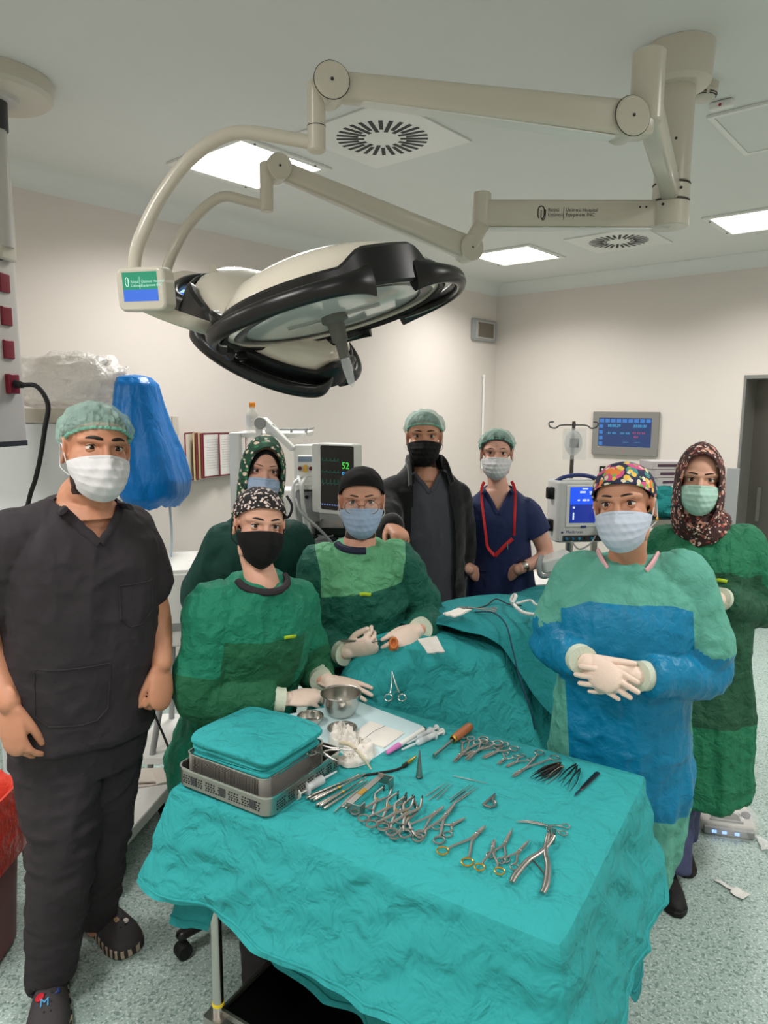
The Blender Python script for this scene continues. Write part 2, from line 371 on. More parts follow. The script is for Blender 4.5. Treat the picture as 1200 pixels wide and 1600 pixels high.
# ---- ceiling lamps
LAMPW = emis('lit lamp diffuser', (255, 250, 242), 4.0)
CT = 'recessed ceiling panel lamps'
def mcorner(cx, cy, h, z): return [RM(cx + i * h, cy + j * h, z) for i, j in ((-1, -1), (1, -1), (1, 1), (-1, 1))]
def tile_frame(mb, cx, cy, h, w, z0, z1):
    for i, j, a, b in ((0, -1, h, w), (0, 1, h, w), (-1, 0, w, h - 2 * w), (1, 0, w, h - 2 * w)):
        x, y = cx + i * (h - w), cy + j * (h - w); a = a if a != w else w; b = b if b != w else w
        vs = [RM(x + p * a, y + q * b, z) for z in (z0, z1) for q in (-1, 1) for p in (-1, 1)]
        mb.add(vs, [(0, 2, 3, 1), (4, 5, 7, 6), (0, 1, 5, 4), (2, 6, 7, 3), (0, 4, 6, 2), (1, 3, 7, 5)])
LP = []
lamp_labels = {(-3.12, 2.54): 'lit square ceiling lamp behind the two curved tubes', (-3.18, 5.36): 'lit ceiling lamp beyond the end of the lower lamp arm', (-1.32, 5.41): 'lit ceiling lamp right of the ceiling column, cut by the frame'}
for cx in (-3.12, -1.32, .52):
    for cy in (5.38, 2.54, -.35):
        if (cx, cy) == (-1.32, 2.54): continue
        if cx == -1.32 and cy > 5: cy = 5.41
        if cx == -3.12 and cy > 5: cx2, cy2 = -3.18, 5.36
        else: cx2, cy2 = cx, cy
        lab = lamp_labels.get((cx2, cy2), 'lit square ceiling lamp outside the picture, beside or behind the camera')
        r = thing('ceiling_lamp', lab, 'lamp', RM(cx2, cy2, ZC - .012), CT); r.rotation_euler.z = -RA
        f = MB(); tile_frame(f, cx2, cy2, .305, .02, ZC - .012, ZC - .001); build('frame', f, M_['white_plastic'], r)
        d = MB().add(mcorner(cx2, cy2, .267, ZC - .006) + mcorner(cx2, cy2, .267, ZC - .002), [(0, 3, 2, 1), (4, 5, 6, 7), (0, 1, 5, 4), (1, 2, 6, 5), (2, 3, 7, 6), (3, 0, 4, 7)]); build('diffuser', d, LAMPW, r)
        sc = MB()
        for i, j in ((-1, -1), (1, -1), (1, 1), (-1, 1)): sc.lathe([(0, 0), (.006, 0), (.006, -.004), (0, -.005)], Matrix.Translation(RM(cx2 + i * .286, cy2 + j * .2, ZC - .012)), 8)
        build('screw', sc, M_['steel_dark'], r)
        la = bpy.data.lights.new('lamp_light', 'AREA'); la.shape = 'SQUARE'; la.size = .53; la.energy = 27; la.spread = 2.5; la.color = (1, .975, .945); lo = bpy.data.objects.new('lamp_light', la); COL.objects.link(lo); lo.parent = r; lo.location = (0, 0, -.004); LP.append(la)
# ---- swirl air outlets
for cx, cy, lab in ((-2.33, 2.69, 'swirl air outlet above the upper lamp arm'), (-2.31, 5.39, 'swirl air outlet behind the lettered lamp arm')):
    r = thing('air_outlet', lab, 'vent', RM(cx, cy, ZC - .008), 'swirl air outlets'); r.rotation_euler.z = -RA
    build('plate', MB().add(mcorner(cx, cy, .3, ZC - .008) + mcorner(cx, cy, .3, ZC - .001), [(0, 3, 2, 1), (4, 5, 6, 7), (0, 1, 5, 4), (1, 2, 6, 5), (2, 3, 7, 6), (3, 0, 4, 7)]), M_['white_plastic'], r)
    sl = MB(); n = 28
    for k in range(n):
        a = 2 * PI * k / n; r0, r1 = (.085, .215) if k % 2 else (.115, .215); dx, dy = math.cos(a), math.sin(a); w = .0095
        vs = [RM(cx + dx * q - dy * s * w, cy + dy * q + dx * s * w, z) for z in (ZC - .0095, ZC - .0078) for q in (r0, r1) for s in (-1, 1)]
        sl.add(vs, [(0, 2, 3, 1), (4, 5, 7, 6), (0, 1, 5, 4), (2, 6, 7, 3), (0, 4, 6, 2), (1, 3, 7, 5)])
    build('slots', sl, M_['print'], r)
# ---- access panel, smoke detector, indicator
r = thing('access_panel', 'blank square ceiling access panel cut by the right edge', 'panel', RM(-.8, 3.7, ZC - .01)); r.rotation_euler.z = -RA
f = MB(); tile_frame(f, -.79, 3.70, .30, .012, ZC - .012, ZC - .001); build('frame', f, M_['white_plastic'], r)
build('board', MB().add(mcorner(-.79, 3.70, .275, ZC - .008) + mcorner(-.79, 3.70, .275, ZC - .001), [(0, 3, 2, 1), (4, 5, 6, 7), (0, 1, 5, 4), (1, 2, 6, 5), (2, 3, 7, 6), (3, 0, 4, 7)]), CEIL, r)
p = Zp(1099, 133, ZC); r = thing('smoke_detector', 'round cream smoke detector on the ceiling beside the column', 'smoke detector', p)
build('base', MB().lathe([(0, 0), (.056, 0), (.056, -.018), (.05, -.02), (0, -.02)], Matrix.Translation(p), 32), M_['cream'], r); build('housing', MB().lathe([(.05, -.02), (.052, -.035), (.045, -.05), (.03, -.058), (0, -.06)], Matrix.Translation(p), 32), M_['cream'], r)
g = MB()
for zz, rr_ in ((-.039, .0515), (-.046, .0485)):
    for k in range(4): g.tube([p + V((rr_ * math.cos(a), rr_ * math.sin(a), zz)) for a in [k * PI / 2 + .12 + i * .166 for i in range(9)]], .0022, 6)
build('slots', g, M_['print'], r)
p = Zp(1128, 158, ZC); r = thing('alarm_indicator', 'small white indicator box with red light beside smoke detector', 'indicator', p); r.rotation_euler.z = -RA
Mi = frame(p, x=RX, z=ZU); build('housing', MB().prism([(-.045, -.02), (.045, -.02), (.045, .02), (-.045, .02)], -.03, 0, Mi), M_['white_plastic'], r, bev=.008); build('red_light', MB().ell((.0, -.022, -.02), (.006, .004, .006), Mi, 12, 8), pm('red lens', (150, 24, 40), .2), r)
# ---- intercom speaker, conduit, switch plate
def wallbox(fr_on, x0, y0, x1, y1, d, off=0.0):
    """box on a wall from two opposite pixel corners, d thick"""
    a = fr_on(x0, y0, off); b = fr_on(x1, y1, off); ax = RY if fr_on is onL else RX; nrm = RX if fr_on is onL else -RY
    s0, s1 = a.dot(ax), b.dot(ax); base = nrm * (a.dot(nrm))
    c = base + ax * ((s0 + s1) / 2) + V((0, 0, (a.z + b.z) / 2)) + nrm * (d / 2); return frame(c, x=ax, y=nrm), abs(s1 - s0), abs(a.z - b.z)
M, w, h = wallbox(onL, 736, 496, 772, 536, .03); r = thing('wall_speaker', 'square grey speaker box high on the wall', 'speaker', M @ V((0, 0, -h / 2)))
build('surround', MB().rbox((0, 0, 0), (w, h, .03), .02, M @ Matrix.Rotation(PI / 2, 4, 'X')), M_['grey_plastic'], r, bev=.006); build('inner_frame', MB().rbox((0, 0, -.016), (w * .8, h * .8, .012), .012, M @ Matrix.Rotation(PI / 2, 4, 'X')), pm('pale grey frame', (176, 174, 170), .4), r, bev=.003)
build('grille', MB().box((0, .024, 0), (w * .62, .008, h * .64), M), pm('brown speaker cloth', (110, 102, 92), .9, bump=(300, .5, .002)), r)
a, b = onL(756, 588, .012), onL(751, 700, .012); r = thing('wall_conduit', 'thin vertical white conduit on the wall beside navy woman', 'conduit', V((a.x, a.y, 1.2)))
build('channel', MB().box((a + V((a.x, a.y, 1.2))) / 2 * 1 if False else ((a + V((a.x, a.y, 1.2))) / 2), (.02, .02, a.z - 1.2)), M_['white_plastic'], r, bev=.002); build('end_clip', MB().box(a, (.03, .03, .03)), M_['white_plastic'], r, bev=.004)
M, w, h = wallbox(onL, 267, 650, 277, 679, .02); o = build('wall_switch', MB().box((0, 0, 0), (w, .02, h), M), pm('beige switch plate', (190, 184, 172), .4), bev=.003); tag(o, 'small beige switch plate on the wall beside the blue cover', 'switch')
# ================================================================= PEOPLE
def skin(name, rgb, beard=None):
    m = pm(name, rgb, .5, var=.09, sss=.12, bump=(160, .06, .0006), vscale=22); return m
def rot_about(v, axis, a): return Matrix.Rotation(a, 3, axis) @ v
class Head:
    def __init__(s, ex, ey, Y, yaw=0, pitch=0, roll=0, sc=1.0):
        y, p, r = (math.radians(a) for a in (yaw, pitch, roll))
        f = V((math.sin(y) * math.cos(p), -math.cos(y) * math.cos(p), math.sin(p))); rt = f.cross(ZU).normalized(); up = rt.cross(f)
        s.R = rt * math.cos(r) + up * math.sin(r); s.U = up * math.cos(r) - rt * math.sin(r); s.F = f; s.s = sc
        s.o = W(ex, ey, Y) - s.F * (.074 * sc) - s.U * (.012 * sc)
        s.M = Matrix((s.R, s.F, s.U)).transposed().to_4x4() @ Matrix.Scale(sc, 4); s.M.translation = s.o; s.I = np.array(s.M.inverted())
    def loc(s, co): return co @ s.I[:3, :3].T + s.I[:3, 3]
    def p(s, x, y, z): return s.M @ V((x, y, z))
def add_head(mb, H, neck, nr=.056, jaw=1.0, nose=1.0):
    M = H.M
    mb.ell((0, -.012, .045), (.0745, .095, .076), M, 28, 18)
    mb.ell((0, .018, -.028), (.063 * jaw, .068, .085), M, 24, 16)
    mb.ell((0, .034, -.082), (.044 * jaw, .044, .033), M, 16, 10)
    mb.tube([M @ V(p) for p in ((-.052, .052, .030), (-.034, .071, .033), (-.012, .079, .028), (.012, .079, .028), (.034, .071, .033), (.052, .052, .030))], .0105 * H.s, 8, 3, round_=True)
    mb.tube([M @ V(p) for p in ((0, .076, .026), (0, .088, .002), (0, .100 * nose, -.028))], [.008 * H.s, .0095 * H.s, .013 * H.s], 10, 3, round_=True)
    for q in (-1, 1):
        mb.ell((q * .012, .088, -.031), (.009, .011, .008), M, 10, 8)
        mb.ell((q * .037, .058, -.026), (.025, .022, .023), M, 14, 10)
        mb.ell((q * .054, .028, -.055), (.014, .03, .04), M, 12, 8)
        E = [M @ V((q * (.071 + .010 * k), -.008 - .018 * math.cos(a) * (1 if math.sin(a) > -.6 else .7), .002 + .031 * math.sin(a))) for a, k in [(t * .5, .9 if 2 < t < 10 else .4) for t in range(13)]]
        mb.tube(E, .0048 * H.s, 8); mb.ell((q * .073, -.004, 0), (.006, .014, .026), M, 10, 8)
    mb.tube([M @ V((0, 0, -.03)), M @ V((0, -.022, -.085)), (M @ V((0, -.026, -.085))).lerp(neck, .5), neck, neck - ZU * .05], [.05 * H.s, nr, nr, nr * 1.15, nr * 1.5], 20, 3)
IRIS = pm('dark brown iris', (38, 22, 14), .15); SCL = pm('eye white', (226, 218, 210), .2, sss=.1); LASH = pm('dark lashes', (22, 16, 14), .6)
def eyes(H, root, skm, open_=1.0, iris=IRIS, lash=1.0, browc=LASH, brow=1.0, browlift=0):
    for q in (-1, 1):
        c = V((q * .0315, .0625, .012)); mb = MB().ell(c, (.0125, .0125, .0125), H.M, 20, 14); e = build('eyeball', mb, SCL, root)
        d = V((-q * .04, 1, -.02)).normalized(); cf = frame(c, z=d)
        build('iris', MB().ell((0, 0, .0098), (.0064, .0064, .0034), H.M @ cf, 18, 8), iris, e)
        up_lim = .40 + .26 * (1 - open_); lo = -.36 + .14 * (1 - open_)
        def lid(a0, a1):
            def fn(u, v):
                az = (u - .5) * 2.5; el = a0 + (a1 - a0) * v; k = abs(u - .5) * 2; el = el * (1 - .55 * k ** 2.2) if v < .5 else el
                r = .0139; return H.M @ (c + V((math.sin(az) * math.cos(el) * r * 1.06, math.cos(az) * math.cos(el) * r, math.sin(el) * r)))
            return fn
        lm = MB(); lm.sheet(lid(up_lim, 1.45), 14, 5, .0012); lm.sheet(lid(lo, -1.35), 14, 5, .0012); build('eyelid', lm, skm, root)
        L = [H.M @ (c + V((math.sin(az) * .0149, math.cos(az) * .0144 * math.cos(up_lim), .0144 * math.sin(up_lim * (1 - .55 * (abs(az) / 1.25) ** 2.2))))) for az in [(-1.2 + .2 * i) for i in range(13)]]
        build('eyelashes', MB().tube(L, [x * lash * H.s for x in (.0007, .0013, .0014, .0013, .0007)], 6), LASH, root)
        B = [(.0135, .0850, .0340), (.022, .0830, .0358), (.033, .0770, .0370), (.044, .0672, .0345), (.052, .0575, .0285)]
        B = [H.M @ V((q * x, y + .0028, z + browlift)) for x, y, z in B]
        build('eyebrow', MB().tube(B, [.0024 * brow * H.s, .0033 * brow * H.s, .0033 * brow * H.s, .0026 * brow * H.s, .0008 * H.s], 8, 4, ell=(.9, 1.0), round_=True), browc, root)
def mask(H, root, mat, style='surgical', name='face_mask', drop=0.0, w=1.0, label=None, ties=False):
    prof_v = [0, .12, .3, .5, .7, .86, 1.0]; prof_f = [.0975, .109, .119, .119, .113, .1, .072]
    if style == 'cup': prof_f = [.0935, .11, .121, .12, .113, .099, .068]
    def P(u, v):
        k = (u - .5) * 2; a = k * 1.40; top = -.004 - .020 * abs(k) ** 1.6 - drop; bot = -.120 + .058 * k * k
        if style == 'cup': top = .004 - .022 * abs(k) ** 1.2 - drop; bot = -.124 + .062 * abs(k) ** 1.5
        z = top + (bot - top) * v; f = float(np.interp(v, prof_v, prof_f)); y0 = .004
        x = .0775 * w * math.sin(a) * (1 - .16 * v * v); y = y0 + (f - y0) * max(math.cos(a), 0) ** (.92 if style == 'cup' else 1.0)
        y -= .003 * math.exp(-((abs(k) - .42) / .2) ** 2) * (1 - v) ** 2
        y += .015 * math.exp(-(k / .15) ** 2) * (1 - v) ** 2.2
        if style == 'surgical':
            edge = 1 - abs(k) ** 4
            for pv in (.27, .47, .67):
                t = (v - pv + .05 * math.cos(k * 2.4)) / .05
                y += .0042 * edge * (1 / (1 + math.exp(-t * 2.5)) - .5) * math.exp(-(t / 3.2) ** 2); z -= .002 * edge * math.exp(-t * t)
            y += .0012 * math.sin(k * 17 + v * 9) * edge + .001 * math.sin(k * 31 - v * 21)
        else: y += .004 * math.exp(-(k / .12) ** 2) * v
        return H.M @ V((-x, y, z))
    m = build(name, MB().sheet(P, 40, 36, .0013), mat, root, label=label)
    lp = MB()
    for q in (0, 1):
        a, b = P(q, .03), P(q, .93); sgn = -1 if q else 1
        ear = H.M @ V((sgn * .0815, -.022, .012)); ear2 = H.M @ V((sgn * .0805, -.026, -.016))
        if ties: lp.tube([a, H.M @ V((sgn * .079, -.01, .035)), H.M @ V((sgn * .076, -.06, .06))], .0016, 6, 5)
        else: lp.tube([a, H.M @ V((sgn * .083, .0, .017)), ear, ear2, H.M @ V((sgn * .083, .0, -.04)), b], .0016, 6, 6)
    build('ear_loop', lp, M_['mask_white'] if style == 'surgical' else mat, m)
    if style == 'surgical':
        build('nose_strip', MB().tube([P(.30 + .05 * i, .045) + H.F * .0016 for i in range(9)], .0018, 6, ell=(2.2, .6)), mat, m)
    return m
def capshell(H, root, mat, name, bul=(1.08, 1.08, 1.1), front=.062, side=.02, back=-.05, lump=.0, lumpf=7, seed=1, rim=None, th=.0012, label=None, cz=.045, gather=0, rimname='elastic_band', rimr=.004):
    c = V((0, -.012, cz)); r0 = (.0745, .095, .076)
    nu, nv = 72, 26; pts = {}
    def rimz(a):  # a: 0 = front
        k = (1 - math.cos(a)) / 2; return front + (side - front) * (k / .5) ** 1.3 if k < .5 else side + (back - side) * ((k - .5) / .5)
    def P(u, v):
        a = 2 * PI * u; zr = rimz(a) - c.z; v2 = v ** .8
        tz = max(-.98, min(.98, zr / (r0[2] * bul[2]))); th_end = math.acos(tz); t = th_end * v2 + 1e-3
        d = V((-math.sin(a) * math.sin(t), math.cos(a) * math.sin(t), math.cos(t)))
        k = 1.0
        if gather and v > .55: k = 1 - gather * ((v - .55) / .45) ** 2.2
        q = V((d.x * r0[0] * bul[0], d.y * r0[1] * bul[1], d.z * r0[2] * bul[2])) * k
        if lump: q = q * (1 + lump * (float(vnoise(np.array([[d.x * lumpf, d.y * lumpf, d.z * lumpf * .8]]), seed)[0]) + .55 * math.sin(a * 31 + 5 * d.z) * v2 * v2 * v2))
        return H.M @ (c + q)
    o = build(name, MB().sheet(P, nu, nv, th, closeu=True), mat, root, label=label)
    if rim:
        L = [P(i / 72, 1.0) for i in range(73)]; build(rimname, MB().tube(L, rimr, 8, ref=H.U), rim, o)
    return o
def scarf(H, root, mat, open_=.92, rx=1.13, lump=.02, seed=2, neck=None, low=.12, inner=None):
    """head scarf: a shell around the head open over the face, wrapped down round the neck"""
    c = V((0, -.008, .0)); nu, nv = 64, 40
    def P(u, v):
        a = 2 * PI * u; al = open_ + (PI - open_) * v
        d = V((-math.sin(a) * math.sin(al), math.cos(al), math.cos(a) * math.sin(al)))
        up = max(d.z, 0); dn = max(-d.z, 0)
        q = V((d.x * .0745 * rx * (1 + .28 * dn), d.y * (.098 + .01 * dn) * rx - .02 * dn, d.z * ((.121 * rx + .004) if d.z > 0 else (.165 + low))))
        if v < .12 and d.z > 0: q.y += .02 * (1 - v / .12) * up
        if d.z < 0: q.y += .028 * math.exp(-(v / .3) ** 2) * dn
        n = float(vnoise(np.array([[d.x * 5, d.y * 5, d.z * 9]]), seed)[0]); q = q * (1 + lump * n + .012 * math.sin(a * 9 + 6 * v) * dn)
        return H.M @ (c + q)
    o = build('head_scarf', MB().sheet(P, nu, nv, .0022, closeu=True), mat, root)
    L = [P(i / 64, 0) for i in range(65)]; build('scarf_hem', MB().tube(L, .0035, 8, ref=H.F), mat, o)
    if inner:
        def Q(u, v):
            a = (u - .5) * 3.0; al = open_ - .16 + .18 * v; d = V((-math.sin(a) * math.sin(al), math.cos(al), math.cos(a) * math.sin(al)))
            return H.M @ (c + V((d.x * .079, d.y * .1 + .004, d.z * .124)))
        build('underscarf', MB().sheet(Q, 30, 4, .0015), inner, o)
    return o
def trings(mb, P, N, rt, spec, n=30, pw=2.5):
    up = (N - P); L = up.length; upn = up / L; r = (rt - upn * rt.dot(upn)).normalized(); f = upn.cross(r); R = []
    for t, a, b, *o in spec:
        c = P + up * t + f * (o[0] if o else 0) + r * (o[1] if len(o) > 1 else 0); ring = []
        for j in range(n):
            q = 2 * PI * j / n; cs, sn = math.cos(q), math.sin(q)
            ring.append(c + r * (a * math.copysign(abs(cs) ** (2 / pw), cs)) + f * (b * math.copysign(abs(sn) ** (2 / pw), sn)))
        R.append(ring)
    mb.rings(R); return r, f, upn
def smooth_spec(spec, k=4):
    A = np.array([list(s) + [0] * (5 - len(s)) for s in spec]); t = np.linspace(0, len(A) - 1, (len(A) - 1) * k + 1)
    out = []
    for x in t:
        i = min(int(x), len(A) - 2); u = x - i; p = A[max(i - 1, 0)], A[i], A[i + 1], A[min(i + 2, len(A) - 1)]
        out.append(tuple(.5 * ((2 * p[1]) + (p[2] - p[0]) * u + (2 * p[0] - 5 * p[1] + 4 * p[2] - p[3]) * u * u + (3 * p[1] - p[0] - 3 * p[2] + p[3]) * u ** 3)))
    return out
def hand(mb, wr, d, n, t, L=.185, curl=(.3, .35, .4, .45), spread=.06, thumb=(.75, .35, .25), fore=None, palm=1.0, tw=None):
    """palm, four unequal bent fingers and a thumb; d along the hand, n out of the palm, t towards the thumb"""
    k = L / .185; d = d.normalized(); t = (t - d * t.dot(d)).normalized(); s_ = d.cross(t); n = s_ if s_.dot(n) > 0 else -s_
    mb.tube([wr - d * .02 * k, wr + d * .02 * k, wr + d * .05 * k, wr + d * .08 * k, wr + d * .097 * k], [.027 * k, .031 * k, .040 * k, .043 * k * palm, .039 * k * palm], 18, 3, ell=(1, .42), ref=t, round_=True)
    mb.ell(wr + d * .04 * k + t * .022 * k + n * .008 * k, (.018 * k, .018 * k, .018 * k))
    if fore: mb.tube([fore, wr + d * .012], [.034 * k, .0265 * k], 14, 4, round_=True)
    F_ = [(.030, .090, .073, .0088), (.0105, .096, .081, .0091), (-.0105, .093, .075, .0086), (-.0305, .084, .059, .0076)]
    for i, (o, b, l, r) in enumerate(F_):
        c = curl[i]; c = c if hasattr(c, '__len__') else (c, c * 1.25, c * .8)
        sp = spread * (1.5 - i); dd = (d * math.cos(sp) + t * math.sin(sp)).normalized(); p = wr + d * (b - .018) * k + t * o * k * palm; P = [p, p + dd * .018 * k]; a = 0
        for q, fr in enumerate((.46, .30, .24)):
            a += c[q]; P.append(P[-1] + (dd * math.cos(a) + n * math.sin(a)) * (l * fr * k))
        Q = [P[0], P[1], P[1].lerp(P[2], .5), P[2], P[2].lerp(P[3], .5), P[3], P[4]]
        mb.tube(Q, [r * k * x for x in (1.1, 1.12, .98, 1.04, .92, .96, .84)], 12, 0, round_=True)
    o, c1, c2 = thumb; b0 = wr + d * .022 * k + t * .022 * k + n * .004 * k; d1 = (d * math.cos(o) + t * math.sin(o) + n * .35).normalized(); P = [b0, b0 + d1 * .046 * k]
    tgt = (d + n * .5 - t * .25).normalized() if tw is None else tw.normalized()
    d2 = d1.lerp(tgt, c1).normalized(); P.append(P[-1] + d2 * .033 * k); d3 = d2.lerp(tgt, c2).normalized(); P.append(P[-1] + d3 * .027 * k)
    mb.tube(P, [.0145 * k, .0118 * k, .0108 * k, .0088 * k], 12, 3, round_=True)
def nails(wr): pass
M_['mask_white'] = cloth('white mask fabric', (214, 212, 214), sc=30, st=.2, dist=.002, var=.02)
M_['mask_blue'] = cloth('pale blue mask fabric', (160, 180, 208), sc=30, st=.2, dist=.002, var=.02)
M_['mask_pale'] = cloth('very pale blue mask fabric', (196, 206, 222), sc=30, st=.2, dist=.002, var=.02)
M_['mask_mint'] = cloth('mint mask fabric', (176, 214, 200), sc=30, st=.2, dist=.002, var=.02)
M_['mask_black'] = cloth('black mask fabric', (16, 15, 16), sc=30, st=.2, dist=.002, rough=.85)
M_['glove'] = pm('pale latex glove', (232, 208, 192), .5, bump=(70, .35, .003), var=.04, sss=.05)
M_['cuff'] = cloth('cream knitted cuff', (206, 214, 194), sc=30, st=.5, dist=.005, stretch=(1, 1, 1), var=.04)
M_['hair'] = pm('dark brown hair', (34, 24, 20), .5, bump=(120, .5, .003))
M_['bouffant'] = cloth('mint bouffant net', (192, 228, 216), sc=26, st=1.0, dist=.012, alpha=.30, var=.12)
def _net(m):
    t = m.node_tree; b = t.nodes['Principled BSDF']; tc = t.nodes.new('ShaderNodeTexCoord'); n = ND(t, 'ShaderNodeTexNoise', noise_type='RIDGED_MULTIFRACTAL', Scale=19.0, Detail=3.0, Distortion=.4); t.links.new(tc.outputs['Object'], n.inputs['Vector'])
    mr = ND(t, 'ShaderNodeMapRange'); mr.inputs[1].default_value = .5; mr.inputs[2].default_value = 1.5; mr.inputs[3].default_value = .28; mr.inputs[4].default_value = .85; t.links.new(n.outputs['Fac'], mr.inputs[0]); t.links.new(mr.outputs[0], b.inputs['Alpha'])
_net(M_['bouffant'])
M_['bouffant_rim'] = cloth('mint bouffant edge', (136, 204, 184), sc=50, st=.8, dist=.004, alpha=.7)
def sho(shR, shL, N, dz=.05, inn=.07):
    f = lambda a: a + V(((N - a).x * inn, (N - a).y * inn, -dz)); return f(shR), f(shL)
def trap(g, N, shR, shL, r0=.062, r1=.078):
    for a in (shR, shL): g.tube([N - ZU * .045, N.lerp(a, .45) - ZU * .022, a + ZU * .006], [r0, r0 * 1.02, r1], 20, 5, round_=True)
def caster(t, N, rr, ff, uu):
    def on(u, v, off=.003):
        I = WM(t).inverted()
        for k in range(8):
            o = N + rr * (u * (1 + .05 * k)) + uu * (v - .002 * k) + ff * .4; ok, loc, nn, i = t.ray_cast(I @ o, -ff)
            if ok:
                p = WM(t) @ loc
                if (p - N).dot(ff) > .045: return p + ff * off
        return N + rr * u + uu * v + ff * .1
    return on
def vband(t, on, ff, wid, depth, mat, r=.012):
    for q in (-1, 1): build('neckband', MB().tube([on(q * ((wid + .008) * (1 - i / 10) + .003), -(depth + .006) * i / 10, .0) for i in range(11)], r, 8, 2, ell=(.45, 1), ref=ff), mat, t)
def fold_gown(seed, a=1.0, vert=None):
    def fn(co, no):
        d = folds(co, (11, 11, 7), .0085 * a, seed) + folds(co, (25, 25, 19), .0042 * a, seed + 9)
        if vert is not None: d = d + folds(co, (13, 13, 1.2), .017, seed + 20) * np.clip((vert - co[:, 2]) / .35, 0, 1)
        return d
    return fn
def axis_d(co, a, b):
    a, b = np.array(a), np.array(b); ab = b - a; t = (co - a) @ ab / (ab @ ab); q = a + np.clip(t, 0, 1)[:, None] * ab; return t, np.linalg.norm(co - q, axis=1)
def cuffglove(root, wr, fw, hb, vox=.0028, label=None, cl=.075, cr=.041):
    """glove with its cream gown cuff; fw points from elbow to wrist"""
    fw = fw.normalized()
    g = fuse_obj('glove', hb, vox, M_['glove'], root, smooth=2, label=label)
    C = []
    for i in range(9): C.append((cr * (1 + .03 * math.sin(i * 2.6)) * (1.06 - .012 * i), i * cl / 8))
    build('cuff', MB().lathe([(cr * .8, 0)] + C + [(cr * .8, cl)], frame(wr - fw * (cl - .018), z=fw), 28), M_['cuff'], root, label='cream knitted cuff')
    return g
